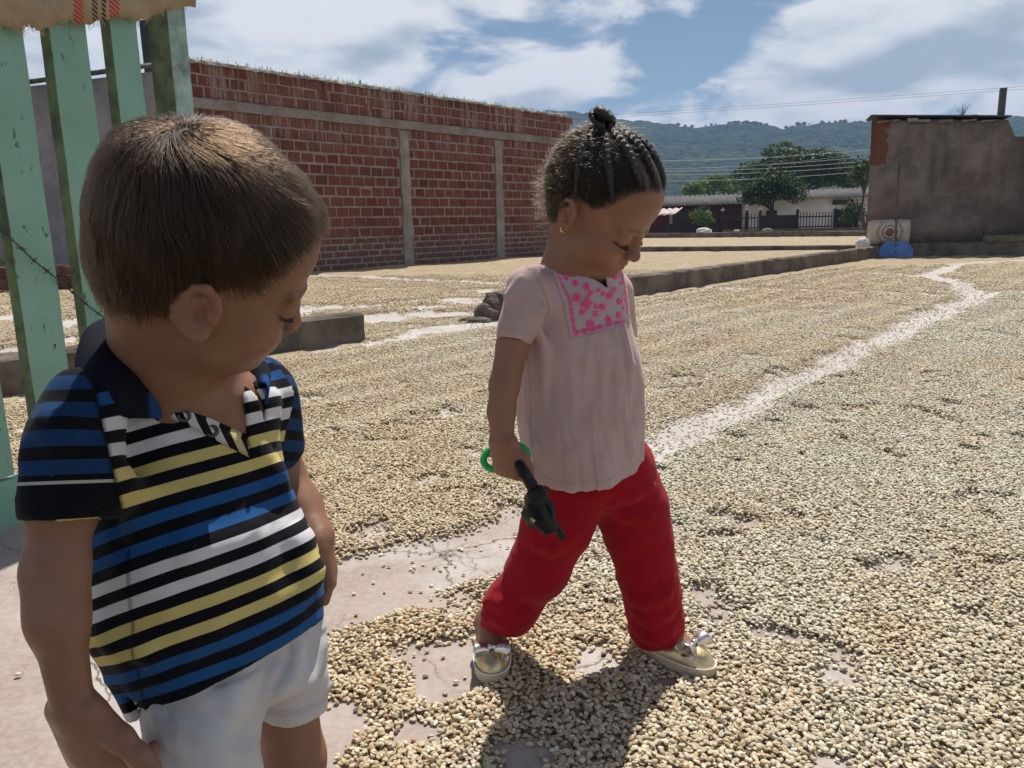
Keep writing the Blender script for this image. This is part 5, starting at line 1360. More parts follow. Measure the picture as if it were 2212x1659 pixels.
    V = [q(u, v, .668) for u, v in tl]+[q(u, v, .674)+np.array([.001, 0, 0]) for u, v in tl]
    tm = mesh_obj('shirt_tail', V, [tuple(range(n))[::-1], tuple(range(n, 2*n))]+[(i, (i+1) % n, n+(i+1) % n, n+i) for i in range(n)], cloth_material('navy_knit', (.010, .011, .02)), shirt, False, None, base)
    rl = [(283, 1470), (291, 1462), (293, 1485), (287, 1515), (281, 1505)]; V = [q(u, v, .6665) for u, v in rl]+[q(u, v, .6675) for u, v in rl]
    mesh_obj('tail_lining', V, [(4, 3, 2, 1, 0), (5, 6, 7, 8, 9)]+[(i, (i+1) % 5, 5+(i+1) % 5, 5+i) for i in range(5)], cloth_material('red_lining', (.42, .02, .04)), tm, False, None, base)
def X_(p): return np.asarray(p)
build_boy()
# ============================================================ GIRL
def build_shoe(parent, base, heel, toe, name='shoe'):
    heel, toe = np.asarray(heel, float), np.asarray(toe, float); e = nrm(np.append(toe-heel, 0)); l = np.array([-e[1], e[0], 0]); L = np.linalg.norm(toe-heel); h0 = np.append(heel, 0)
    w = lambda s, y, z: h0+e*s*L+l*y+np.array([0, 0, z]); Mx = np.stack([e, l, np.array([0, 0, 1.])], 1)
    root = empty(name, tuple(h0-base), 0, parent); lb = h0
    # sole: rounded footprint, slightly flared
    def halfw(s): return .0305*np.clip(1-np.abs((s-.5)/.5)**2.9, 0, 1)**.5*(1+.12*(s-.5))
    ss = .5-.5*np.cos(np.linspace(0, math.pi, 34))
    ring = [(s, halfw(s)) for s in ss]+[(s, -halfw(s)) for s in ss[::-1][1:-1]]
    lev = [(.001, .93), (.004, 1.0), (.012, 1.04), (.020, 1.02), (.0225, 1.03), (.0240, .99), (.0245, .90)]
    V = []; n = len(ring)
    for z, k in lev:
        for (s, y) in ring: V.append(w(.5+(s-.5)*k, y*k, z+.004*max(0, s-.8)))
    F = [(j*n+i, j*n+(i+1) % n, (j+1)*n+(i+1) % n, (j+1)*n+i) for j in range(len(lev)-1) for i in range(n)]+[tuple(range((len(lev)-1)*n, len(lev)*n)), tuple(range(n))[::-1]]
    t = NT('cream_rubber'); c = t.coord('Object'); zz = t.n('ShaderNodeSeparateXYZ'); t.l(c, zz.inputs[0])
    t.set(Base_Color=t.mix(t.rng(t.noise(c, 40, 4, .6), .4, .7), (.58, .49, .34), (.50, .40, .25)), Roughness=.6).spec(.3); t.bump(t.voro(t.mapping(c, (1, 1, 1)), 520), .5, .0012)
    mesh_obj('sole', V, F, t.m, root, True, None, lb)
    MB().tube([w(.5+(s-.5)*1.035, y*1.045, .0235+.004*max(0, s-.8)) for s, y in ring+[ring[0]]], .0014, 6, False).build('welt', simple('white_welt', (.72, .70, .66), .5), root, True, lb)
    # upper: toe cap and low sides, open over the instep
    so = Solid()
    so.ell(w(.70, 0, .022), (.30*L, .0285, .030), Mx, .01); so.ell(w(.26, 0, .024), (.27*L, .0265, .034), Mx, .02); so.ell(w(.48, 0, .02), (.30*L, .0275, .026), Mx, .02)
    so.op('i', .001, lambda P: .021-P[:, 2])
    inner = Solid(); inner.ops = list(so.ops[:3])
    so.op('f', 0, lambda P, d: np.maximum(d, -(inner.eval(P)+.0028)))
    so.ell(w(.43, 0, .062), (.345*L, .0245, .034), Mx, .004, 's')
    Vu, Fu = so.mesh(.0016); Vu, Fu, _ = largest(Vu, Fu, 200)
    g = NT('gold_leather'); c = g.coord('Object'); n_ = g.noise(c, 35, 4, .6)
    g.set(Base_Color=g.mix(g.rng(n_, .4, .7), (.58, .45, .25), (.68, .57, .37)), Metallic=.85, Roughness=g.rng(g.noise(c, 130, 3), .3, .7, .28, .45)); g.bump(g.noise(c, 420, 3, .6), .12, .001)
    mesh_obj('upper', Vu, Fu, g.m, root, True, None, lb)
    rim = []
    for a in np.linspace(0, 2*math.pi, 40, endpoint=False):
        p = np.array([.43+.305*math.cos(a), .0235*math.sin(a)]); z = .030+.018*max(0, -math.cos(a))**2+.011*max(0, math.cos(a))
        rim.append(w(p[0], p[1]*1.02, z+.008))
    MB().tube(rim+[rim[0]], .0017, 6, False).build('trim', simple('silver_piping', (.75, .72, .66), .35, .1, 20, metal=.6), root, True, lb)
    # bow of silver foil
    sm = NT('silver_foil'); cc = sm.coord('Object'); vcol = sm.voro(cc, 900, 'F1', 'Color'); hs = sm.n('ShaderNodeHueSaturation'); hs.inputs['Saturation'].default_value = .55; sm.l(vcol, hs.inputs['Color'])
    sm.set(Base_Color=sm.mix(sm.math('MULTIPLY', sm.rng(sm.noise(cc, 60, 3), .5, .7), .25), (.74, .70, .64), hs.outputs[0]), Metallic=.9, Roughness=.25)
    bowroot = empty('bow', tuple(w(.775, 0, .050)-lb), 0, root); b = w(.775, 0, .050)
    for sgn in (1, -1):
        V = []; nn = 9
        for i in range(nn):
            a = i/(nn-1); hgt = .005+.017*math.sin(a*math.pi*.5); wd = .006+.013*a
            y = sgn*(.003+.027*a)
            for (dx, dz) in ((-wd, -.002+.006*a), (-wd*.4, hgt*.75), (wd*.4, hgt*.75), (wd, -.001+.006*a), (wd*.5, -.002+.003*a), (-wd*.5, -.002+.003*a)): V.append(b+e*dx*1.1+l*y+np.array([0, 0, dz-.004*a]))
        F = [(i*6+k, i*6+(k+1) % 6, (i+1)*6+(k+1) % 6, (i+1)*6+k) for i in range(nn-1) for k in range(6)]
        if sgn > 0: F = [f[::-1] for f in F]
        o = mesh_obj('bow_loop', V, F, sm.m, root, True, None, lb)
        sd = o.modifiers.new('t', 'SOLIDIFY'); sd.thickness = .0012
        V = []
        for i in range(6):
            a = i/5
            for dx in (-.006-.006*a, .006+.004*a): V.append(b+e*(dx+.004*a)+l*sgn*(.002+.026*a)+np.array([0, 0, -.002-.010*a]))
        o = mesh_obj('bow_tail', V, [(2*i, 2*i+1, 2*i+3, 2*i+2) for i in range(5)], sm.m, root, True, None, lb); sd = o.modifiers.new('t', 'SOLIDIFY'); sd.thickness = .0012
    MB().tube([b+l*y+np.array([0, 0, z]) for y, z in ((-.0055, .0), (-.003, .007), (.003, .007), (.0055, .0))], .0048, 8).build('bow_knot', sm.m, root, True, lb)
    bpy.data.objects.remove(bowroot)
    SHOE_FOOTPRINTS.append([(h0+e*s*L+l*y*1.04)[:2] for s, y in ring])
    return root
def build_girl():
    GY = 1.25; base = np.array([.13, GY, 0]); root = empty('person', tuple(base)); tag(root, 'little girl in a pink embroidered blouse and red trousers walking over the beans', 'person')
    q = PY
    # ---------------- body
    M = frame((math.cos(R_(-27)), math.sin(R_(-27)), 0)); M = rot_axis(M, M[:, 1], R_(38)); M = rot_axis(M, M[:, 0], R_(8))
    X = HeadXf(q(1301, 434, 1.20), .186, M)
    head = Solid(); add_head(head, X, cheek=1.0, nose=.965, back=.01, top=.035, ear=(-.06, .385), ear_s=.92)
    body = Solid(); body.ops = list(head.ops); body.lo = head.lo.copy(); body.hi = head.hi.copy()
    body.cone(X.w((-.13, 0, .24)), q(1232, 600, 1.24), .040, .040, .025)
    body.cone(q(1232, 600, 1.24), q(1240, 660, 1.25), .045, .060, .03)
    body.ell(q(1245, 760, 1.26), (.075, .060, .10), None, .04); body.chain([q(1245, 780, 1.26), q(1275, 960, 1.265)], [.062, .062], .02)
    body.cone(q(1240, 660, 1.25), q(1150, 632, 1.20), .04, .028, .02); body.cone(q(1245, 660, 1.26), q(1325, 660, 1.33), .04, .024, .01)
    body.chain([q(1270, 960, 1.26), q(1225, 1060, 1.25), q(1165, 1222, 1.25), q(1105, 1300, 1.275)], [.05, .044, .034, .030], .01); body.chain([q(1290, 960, 1.27), q(1345, 1050, 1.285), q(1394, 1234, 1.28), q(1412, 1315, 1.268)], [.05, .044, .034, .030], .01)
    # near (right) arm
    pts = [q(1140, 625, 1.195), q(1108, 748, 1.17), q(1090, 830, 1.155), q(1083, 890, 1.145), q(1085, 942, 1.135)]
    body.chain(pts, [.028, .0245, .0225, .0205, .0178], .008)
    Wr = q(1086, 950, 1.13)
    f = nrm((.13, -.05, -1)); b = nrm((-.55, -.83, .0)); b = nrm(b-f*(b@f)); th = np.cross(b, f); th = th if th[0] > 0 else -th
    add_hand(body, Wr, np.stack([f, th, b], 1), .100, [(.95, 1.35, .9), (1.0, 1.4, .9), (1.05, 1.4, .9), (1.1, 1.4, .9)], thumb=((.78, .62, -.15), .55), wr=.30)
    # far arm, hanging on the other side
    body.chain([q(1330, 655, 1.335), q(1338, 780, 1.385), q(1318, 900, 1.37)], [.024, .021, .017], .01)
    f = nrm((.1, .0, -1)); b = nrm((.3, .95, 0)); b = nrm(b-f*(b@f)); th = np.cross(b, f); th = th if th[0] > 0 else -th
    add_hand(body, q(1318, 905, 1.37), np.stack([f, th, b], 1), .095, [(.6, .9, .7)]*4)
    # ankles and feet in the shoes
    hl1, to1 = np.array([-.048, 1.335]), np.array([-.043, 1.190]); hl2, to2 = np.array([.212, 1.318]), np.array([.327, 1.198])
    for hl, to, kn in ((hl1, to1, q(1105, 1290, 1.28)), (hl2, to2, q(1412, 1310, 1.265))):
        e = to-hl; a = np.append(hl+e*.28, .062); body.chain([kn, a, np.append(hl+e*.50, .040), np.append(hl+e*.80, .028)], [.033, .0235, .0225, .018], .02); body.cone(a, np.append(hl+e*.20, .034), .022, .022, .02)
    V, F = body.mesh(.0019); V, F, _ = largest(V, F, 1000)
    bl, lip, sh = head_attrs(X, V); Lh = X.l(V); inhead = np.linalg.norm(Lh-np.array([0, 0, .5]), axis=1) < .8
    scalp = smooth(.03, -.03, hairline(Lh, GIRL_LINE))*inhead*(np.abs(Lh[:, 1]) < .41)
    sh = np.maximum(sh*.75, scalp*.80)*inhead
    sk = skin_material('girl_skin', (.265, .128, .075), (.30, .095, .058), (.028, .017, .012))
    mesh_obj('body', V, F, sk, root, True, {'blush': ('FLOAT', bl*inhead*.6), 'lip': ('FLOAT', lip*inhead*.85), 'hair_dark': ('FLOAT', sh)}, base)
    lm = simple('girl_lash', (.03, .018, .014), .6)
    for y in (1, -1): lash_line(X, y, lm, root, 20, .05).location = -Vector(base)
    ep = X.w((-.045, -.395, .262)); es = Solid(); es.ell(ep, (.0032, .0026, .0042), None, .001); es.cone(ep, ep+np.array([.002, -.001, -.004]), .002, .0012, .002)
    Ve, Fe = es.mesh(.0006, .004); gd = NT('gold'); gd.set(Base_Color=(.80, .55, .18), Metallic=1.0, Roughness=.22); mesh_obj('earring', Ve, Fe, gd.m, root, True, None, base)
    girl_hair(head, [body.ops[len(head.ops)]], X, root, base)
    # ---------------- trousers
    tr = Solid()
    tr.ell(q(1285, 1000, 1.265), (.088, .070, .080), None, .03)
    tr.chain([q(1232, 1050, 1.25), q(1203, 1135, 1.245), q(1166, 1222, 1.25), q(1105, 1305, 1.27), q(1085, 1352, 1.285)], [.064, .0535, .0465, .0415, .040], .03)
    tr.chain([q(1338, 1020, 1.285), q(1364, 1095, 1.29), q(1382, 1165, 1.285), q(1396, 1234, 1.28), q(1411, 1290, 1.275), q(1416, 1345, 1.27), q(1424, 1400, 1.265)], [.062, .0585, .0525, .0465, .0435, .041, .039], .025)
    ridges(tr, [([(1050, 1298), (1085, 1306), (1140, 1280)], [.0005, .0042, .0005]), ([(1045, 1328), (1080, 1336), (1125, 1318)], [.0008, .0045, .0008]), ([(1160, 1180), (1190, 1187), (1235, 1160)], [.0003, .0022, .0003]),
                ([(1318, 1100), (1350, 1116), (1400, 1118)], [.0005, .0026, .0003]), ([(1325, 1085), (1365, 1070), (1405, 1050)], [.0005, .0022, .0003]), ([(1375, 1322), (1405, 1340), (1445, 1324)], [.0005, .0042, .0008]), ([(1368, 1292), (1395, 1300), (1440, 1288)], [.0005, .0036, .0008]), ([(1388, 1372), (1415, 1380), (1445, 1364)], [.0005, .0034, .0008])], .019, .0015)
    c1, n1 = plane3(q(1031, 1342, 1.30), q(1075, 1368, 1.245), q(1138, 1358, 1.285), np.array([0, 1.27, .6])); c2, n2 = plane3(q(1378, 1372, 1.285), q(1412, 1400, 1.235), q(1462, 1372, 1.265), np.array([.2, 1.27, .6]))
    tr.op('i', .002, lambda P: np.where(P[:, 2] > .2, -1., np.where(P[:, 0] < .10, (P-c1)@n1, (P-c2)@n2)))
    inn = Solid(); 
    shell(tr, .006)
    V, F = tr.mesh(.0022); V, F, _ = largest(V, F, 600); V = crumple(V, F, freq((1, .1, .45), 10, (-.45, 0, 1), 30, (0, 1, 0), 12), .0042, 51, 3, .45+.75*smooth(.28, .10, V[:, 2]))
    mesh_obj('trousers', V, F, cloth_material('red_jersey', (.30, .004, .0125), .9, 700, .10, .22, .06), root, True, None, base)
    build_blouse(root, base)
    build_shoe(root, base, hl1, to1); build_shoe(root, base, hl2, to2)
    return root
GIRL_LINE = [(.50, .97), (.42, .91), (.35, .865), (.27, .82), (.20, .725), (.14, .60), (.06, .525), (.0, .52), (-.07, .515), (-.11, .44), (-.14, .32), (-.20, .17), (-.34, .10), (-.7, .05), (-.9, .6), (-.5, 1.3), (.3, 1.3)]
def girl_hair(head, extra, X, root, base):
    sk = Solid(); sk.ops = head.ops[:4]+extra
    hm = hair_material('girl_hair', (.0035, .0028, .0024), (.012, .0085, .006), .30, .6)
    frz = hair_material('frizz_hair', (.014, .009, .006), (.060, .037, .022), .35, .6)
    c0 = np.array([-.06, 0, .6])
    def onto(L, hgt=0.0):
        L = np.asarray(L, float); d = L-c0; d = d/np.linalg.norm(d, axis=1)[:, None]; t = np.full(len(d), .35)
        for _ in range(16):
            P = X.c+X.S*((c0-X.o+d*t[:, None])@X.M.T); t = t-(sk.eval(P)-hgt)/X.S*.9
        return X.c+X.S*((c0-X.o+d*t[:, None])@X.M.T)
    # cornrows
    rows = [[(.25, y*1.15, .86), (.19, y*1.2, .91), (.08, y*1.1, .97), (-.10, y*.85, 1.02), (-.24, y*.45, .99)] for y in (-.20, -.065, .07, .20)]
    rows += [[(.16, -.33, .66), (.06, -.34, .78), (-.08, -.29, .88), (-.22, -.16, .96)], [(-.10, -.35, .56), (-.18, -.33, .70), (-.26, -.24, .84), (-.30, -.10, .93)]]
    braid_mat = NT('braid_hair'); bc = braid_mat.coord('Object'); st = braid_mat.noise(braid_mat.mapping(bc, (1, 1, 1)), 700, 3, .6, 1.5)
    braid_mat.set(Base_Color=braid_mat.mix(braid_mat.rng(st, .35, .7), (.006, .005, .0045), (.024, .018, .014)), Roughness=.36).spec(.55); braid_mat.bump(braid_mat.noise(bc, 900, 3, .7, 1.0), .7, .0012)
    for r in rows:
        A = np.array(r); t = np.linspace(0, len(A)-1, 40); C = np.stack([np.interp(t, np.arange(len(A)), A[:, k]) for k in range(3)], 1); kz = np.hanning(9); kz /= kz.sum()
        C = np.stack([np.convolve(np.pad(C[:, k], 4, mode='edge'), kz, 'valid') for k in range(3)], 1)
        P = onto(C, .0022); seg = np.linalg.norm(np.diff(P, axis=0), axis=1); s = np.concatenate([[0], np.cumsum(seg)]); n = int(s[-1]/.0085)
        so = Solid(); w = .0076 if abs(r[0][1]) < .3 else .0062
        for i in range(n):
            si = (i+.5)/n*s[-1]; p = np.array([np.interp(si, s, P[:, k]) for k in range(3)]); p2 = np.array([np.interp(min(si+.002, s[-1]), s, P[:, k]) for k in range(3)]); p1 = np.array([np.interp(max(si-.002, 0), s, P[:, k]) for k in range(3)])
            tg = nrm(p2-p1); N_ = sk.grad(p[None])[0]; sd = nrm(np.cross(N_, tg)); tp = .55+.45*min(1, i/5)
            for q_ in (1, -1):
                a = p+sd*q_*w*.62*tp-tg*.0048+N_*.0002; b = p-sd*q_*w*.08*tp+tg*.0050+N_*.0040*tp
                so.cone(a, b, w*.46*tp, w*.40*tp, .0008)
        V, F = so.mesh(.0014, .008); V, F, _ = largest(V, F, 100); mesh_obj('braid', V, F, braid_mat.m, root, True, None, base)
    # knot of gathered ends on the crown
    so = Solid(); kc_ = onto(np.array([[-.36, -.06, .97]]), .004)[0]; u_ = X.M[:, 2]; l_ = X.M[:, 1]; f_ = X.M[:, 0]
    for k, (r, ph, tl) in enumerate(((.020, .0, .5), (.017, 1.3, -.6), (.014, 2.6, .1))):
        pts = [kc_+u_*(.004+.004*k)+(f_*math.cos(a+ph)+l_*math.sin(a+ph)*(.8))*r*.75+u_*(math.sin(a*1.0+ph)*tl*r*.6+.006) for a in np.linspace(0, 5.3, 14)]
        so.chain(pts, [.0052+.0014*math.sin(i) for i in range(14)], .0016)
    V, F = so.mesh(.0012, .006); V, F, _ = largest(V, F, 100); mesh_obj('hair_knot', V, F, braid_mat.m, root, True, None, base)
    # strands combed from the hairline back to the crown
    d = RNG.normal(0, 1, (60000, 3)); d /= np.linalg.norm(d, axis=1)[:, None]; P = onto(c0+d); L = X.l(P)
    k = hairline(L, GIRL_LINE) < RNG.uniform(-.03, .02, len(L)); k &= ~((np.abs(L[:, 1]) > .30) & (np.abs(L[:, 0]+.05) < .09) & (L[:, 2] < .53))
    top = (L[:, 2] > .70) & (L[:, 0] > -.15)
    for y in (-.145, .0, .145): k &= ~(top & (np.abs(L[:, 1]-y*(1.1)) < .016))
    P, L = P[k][:26000], L[k][:26000]; n = len(P); K = 7
    braid_y = np.array([-.235, -.075, .08, .235]); tgt_y = braid_y[np.argmin(np.abs(L[:, 1][:, None]-braid_y[None]), axis=1)]
    ln = np.where((L[:, 2] > .70) & (L[:, 0] > -.12), .016, .034)*RNG.uniform(.7, 1.2, n); cl = vnoise(L, 12, 5)
    cur = P.copy(); out = np.empty((n, K, 3)); out[:, 0] = P; w0 = np.array([-.34, -.06, .98])
    for i in range(1, K):
        Lc = X.l(cur); N_ = sk.grad(cur); a = (w0-Lc); a[:, 1] *= .6
        isT = (L[:, 2] > .70) & (L[:, 0] > -.12)
        a = np.where(isT[:, None], np.stack([np.full(n, -.55), (tgt_y-Lc[:, 1])*9, np.full(n, .2)], 1), a); a /= np.linalg.norm(a, axis=1)[:, None]+1e-6
        a[:, 2] += (cl-.5)*.5; a = a@X.M.T; a = a-N_*np.sum(a*N_, 1)[:, None]; a /= np.linalg.norm(a, axis=1)[:, None]+1e-6
        cur = cur+a*(ln/(K-1))[:, None]; h = .0006+.0035*(i/(K-1))*(.4+cl); cur = cur+N_*(h-sk.eval(cur))[:, None]; out[:, i] = cur
    out += np.cumsum(RNG.normal(0, .00030, out.shape), axis=1)
    hair_curves('hair', out-base, RNG.uniform(.00016, .00026, n), hm, root)
    # short curls and frizz round the back and nape
    d = RNG.normal(0, 1, (9000, 3)); d /= np.linalg.norm(d, axis=1)[:, None]; P = onto(c0+d); L = X.l(P)
    k = (hairline(L, GIRL_LINE) < 0) & (L[:, 0] < RNG.uniform(-.42, .15, len(L))); P, L = P[k][:2600], L[k][:2600]
    k2 = RNG.choice(len(P), min(len(P), 2300), False); P, L = P[k2], L[k2]; n = len(P); K = 16; N_ = sk.grad(P)
    a = RNG.normal(0, 1, (n, 3)); a = a-N_*np.sum(a*N_, 1)[:, None]; a /= np.linalg.norm(a, axis=1)[:, None]; b = np.cross(N_, a)
    ln = RNG.uniform(.008, .028, n)*np.where(L[:, 2] < .45, 1.25, .8); R0 = RNG.uniform(.0012, .0042, n); w_ = RNG.uniform(4, 11, n); ph = RNG.uniform(0, 6.28, n)
    dirv = N_*RNG.uniform(.35, 1.0, n)[:, None]+a*.6-np.array([0, 0, 1.])*.25-X.M[:, 0]*.35; dirv /= np.linalg.norm(dirv, axis=1)[:, None]
    t = np.linspace(0, 1, K); out = P[:, None, :]+dirv[:, None, :]*(ln[:, None]*t[None])[..., None]
    th = ph[:, None]+w_[:, None]*t[None]; out += (a[:, None, :]*(np.cos(th)-np.cos(ph)[:, None])[..., None]+b[:, None, :]*(np.sin(th)-np.sin(ph)[:, None])[..., None])*(R0[:, None]*np.minimum(1, t*3)[None])[..., None]
    hair_curves('flyaway_hair', out-base, RNG.uniform(.00010, .00018, n), frz, root, .5)
def build_blouse(root, base):
    q = PY; so = Solid(); rt = nrm((1, -.13, 0))
    rows = [(556, 1178, 1318, 1.245, .040), (575, 1150, 1338, 1.245, .052), (605, 1128, 1350, 1.245, .062), (640, 1120, 1355, 1.245, .068), (700, 1118, 1362, 1.25, .074), (760, 1116, 1377, 1.25, .078), (820, 1114, 1388, 1.255, .082), (889, 1118, 1388, 1.255, .086),
            (941, 1126, 1386, 1.255, .090), (1000, 1138, 1386, 1.255, .094), (1060, 1150, 1386, 1.255, .098), (1120, 1156, 1386, 1.255, .100)]
    so.loft([(q((a+b)/2, v, y), (b-a)/2*PXL(y, CAM_H-(v-480)/1700*y), d) for v, a, b, y, d in rows], .02, right=rt)
    s0, s1 = q(1142, 622, 1.195), q(1112, 725, 1.170); so.cone(s0, s1, .0330, .0275, .03)
    f0, f1 = q(1325, 630, 1.33), q(1335, 720, 1.37); so.cone(f0, f1, .034, .033, .03)
    ridges(so, [([(1275, 728), (1270, 780), (1262, 860)], [0.0056, 0.0056, 0.0005]), ([(1300, 718), (1304, 790), (1300, 900)], [0.0075, 0.0066, 0.0005]), ([(1322, 710), (1334, 800), (1332, 930)], [0.0084, 0.0094, 0.0009]),
                ([(1340, 705), (1356, 790), (1360, 900)], [0.0075, 0.0084, 0.0009]), ([(1288, 722), (1288, 760), (1284, 800)], [0.0056, 0.0047, 0.0005]), ([(1311, 712), (1317, 750), (1318, 800)], [0.0056, 0.0056, 0.0005]),
                ([(1160, 690), (1180, 760), (1178, 900)], [0.0009, 0.0094, 0.0009]), ([(1140, 900), (1160, 960), (1168, 1040)], [0.0009, 0.0094, 0.0075]), ([(1215, 900), (1230, 980), (1235, 1050)], [0.0009, 0.0075, 0.0075]), ([(1290, 930), (1300, 990), (1305, 1045)], [0.0009, 0.0075, 0.0094]), ([(1345, 880), (1355, 930), (1362, 980)], [0.0009, 0.0075, 0.0094]),
                ([(1080, 650), (1100, 640), (1125, 600)], [0.0038, 0.0094, 0.0009]), ([(1150, 640), (1165, 670), (1168, 690)], [0.0009, 0.0075, 0.0056])], .007)
    so.op('d', 0, lambda P: .0008*np.sin(P[:, 0]*130+P[:, 1]*60+3*np.sin(P[:, 2]*20)))
    shell(so, .004)
    ax = nrm(s1-s0); ce = q(1108, 737, 1.165)
    def cs(P): w = P-ce; al = w@nrm(ax+np.array([.06, -.02, 0])); return np.where((np.linalg.norm(w-(w@ax)[:, None]*ax, axis=1) < .045) & (P[:, 0] < 1150*0+q(1150, 735, 1.17)[0]), al, -1.)
    so.op('i', .0015, cs)
    ax2 = nrm(f1-f0); so.op('i', .0015, lambda P: np.where(P[:, 1] > 1.345, (P-f1)@ax2, -1.))
    hp_, hn_ = plane3(q(1160, 1044, 1.20), q(1251, 1065, 1.158), q(1384, 957, 1.285), np.array([.13, 1.25, .7]))
    so.op('i', .0015, lambda P: (P-hp_)@hn_)
    # neckline: round hole, a short slit at the front
    so.cone(q(1225, 500, 1.25), q(1243, 590, 1.235), .058, .046, .003, 's')
    so.chain([q(1270, 575, 1.20), q(1300, 600, 1.19), q(1313, 622, 1.19)], [.018, .007, .001], .003, 's')
    V, F = so.mesh(.0021); V, F, _ = largest(V, F, 600); V = crumple(V, F, freq((1, 0, .1), 38, (0, 0, 1), 9, (0, 1, 0), 20), .0052, 61, 2, .3+.8*smooth(.60, .50, V[:, 2]))
    uv = view_uv(V); N_ = None
    front = V[:, 1] < 1.30
    yoke = poly_sd(uv, [(1175, 553), (1198, 600), (1218, 660), (1231, 730), (1300, 716), (1361, 698), (1352, 620), (1332, 575), (1250, 520)])
    yk = np.clip(.5-yoke/6, 0, 1)*front
    seam = np.exp(-(yoke/1.6)**2)*front*(uv[:, 1] > 560)
    sl = line_sd(uv, [np.array(p, float) for p in ((1133, 572), (1160, 600), (1180, 645), (1186, 672), (1176, 690))], 0.0); seam = np.maximum(seam, np.exp(-(sl/1.8)**2)*front*.8)
    sl = line_sd(uv, [np.array(p, float) for p in ((1140, 770), (1146, 850), (1146, 930), (1152, 990), (1165, 1040))], 0.0); seam = np.maximum(seam, np.exp(-(sl/1.5)**2)*front*.7)
    hd = -((V-hp_)@hn_); seam = np.maximum(seam, np.exp(-((hd-.016)/.0012)**2)*.5)
    w = V-ce; hs = -(w@nrm(ax+np.array([.06, -.02, 0]))); seam = np.maximum(seam, np.exp(-((hs-.012)/.0011)**2)*(np.linalg.norm(w-(w@ax)[:, None]*ax, axis=1) < .036)*(V[:, 0] < q(1150, 700, 1.17)[0])*.5)
    t = NT('pink_cotton'); c = t.coord('Object'); n = t.noise(c, 18, 4, .6)
    col = t.mix(t.rng(n, .3, .7), (.46, .315, .30), (.52, .365, .35)); col = t.mix(t.math('MULTIPLY', t.attr('yoke'), .55), col, (.47, .40, .43)); col = t.mix(t.math('MULTIPLY', t.attr('seam'), .6), col, (.23, .14, .13))
    t.set(Base_Color=col, Roughness=.9).spec(.12); t.b.inputs['Sheen Weight'].default_value = .2
    t.bump(t.math('ADD', t.noise(c, 1000, 2), t.math('MULTIPLY', t.noise(c, 45, 5, .65), 2.2)), .16, .002)
    bl = mesh_obj('blouse', V, F, t.m, root, True, {'yoke': ('FLOAT', yk), 'seam': ('FLOAT', np.clip(seam, 0, 1))}, base)
    # ---------------- embroidery laid on the yoke
    m = MB(); cv = lambda x, y: (1008+x*.3473, 507+y*.3473)
    def strokes(list_uv, r):
        T = so.trace(np.array([p for a, b, rr in list_uv for p in (a, ((a[0]+b[0])/2, (a[1]+b[1])/2), b)]), -.0002, 1.05)
        for i, (a, b, rr) in enumerate(list_uv):
            if T[3*i:3*i+3, 1].max() < 1.30 and np.ptp(T[3*i:3*i+3, 1]) < .02: m.tube(T[3*i:3*i+3], [rr*.7, rr, rr*.6], 5)
    S_ = []
    for (x, y, r) in ((620, 265, 20), (675, 300, 24), (745, 325, 28), (685, 390, 34), (845, 450, 28), (770, 555, 32), (880, 525, 28), (945, 500, 24), (950, 415, 24), (925, 262, 20), (960, 300, 14)):
        for k in range(11):
            a = k/11*6.283+.2; a0 = cv(x+r*.15*math.cos(a), y+r*.15*math.sin(a)); b0 = cv(x+r*.72*math.cos(a), y+r*.82*math.sin(a)); S_.append((a0, b0, .0034*r/28))
    for pts in (((740, 400), (760, 380), (775, 350)), ((700, 500), (730, 470), (760, 440), (770, 410)), ((800, 520), (795, 470), (810, 430)), ((830, 380), (860, 365), (880, 400), (905, 370), (915, 320)), ((800, 345), (830, 360), (850, 380)), ((970, 350), (985, 390), (990, 430)), ((700, 440), (735, 430), (750, 400)), ((960, 450), (975, 470))):
        for (x0, y0), (x1, y1) in zip(pts[:-1], pts[1:]):
            S_.append((cv(x0, y0), cv(x1, y1), .0011))
            for f in (.3, .7):
                xm, ym = x0+(x1-x0)*f, y0+(y1-y0)*f; dx, dy = (y1-y0)*.45, -(x1-x0)*.45
                S_.append((cv(xm, ym), cv(xm+dx+6, ym+dy-8), .0016)); S_.append((cv(xm, ym), cv(xm-dx+6, ym-dy-8), .0016))
    def band(a, b, n, wd, skip=5):
        a, b = np.array(a, float), np.array(b, float); d = nrm(b-a); p = np.array([-d[1], d[0]])
        for i in range(n):
            if i % skip == skip-1: 
                c_ = a+(b-a)*(i+.5)/n; S_.append((cv(*(c_-d*10)), cv(*(c_+d*10)), .0010)); continue
            c_ = a+(b-a)*(i+.5)/n; S_.append((cv(*(c_-p*wd)), cv(*(c_+p*wd)), .0014))
    band((488, 150), (560, 240), 9, 12, 99); band((560, 240), (640, 400), 14, 11); band((640, 400), (672, 600), 18, 13); band((664, 614), (1003, 535), 34, 14); band((962, 225), (985, 330), 10, 9); band((985, 330), (1003, 500), 14, 9)
    strokes(S_, 1)
    em = NT('pink_thread'); ec = em.coord('Object'); em.set(Base_Color=em.mix(em.rng(em.noise(ec, 500, 2), .4, .6), (.80, .06, .25), (.88, .12, .34)), Roughness=.6).spec(.3); em.b.inputs['Sheen Weight'].default_value = .3
    tag(m.build('embroidery', em.m, bl, True, base), 'bright pink floral embroidery on the yoke', None, None, 'stuff')
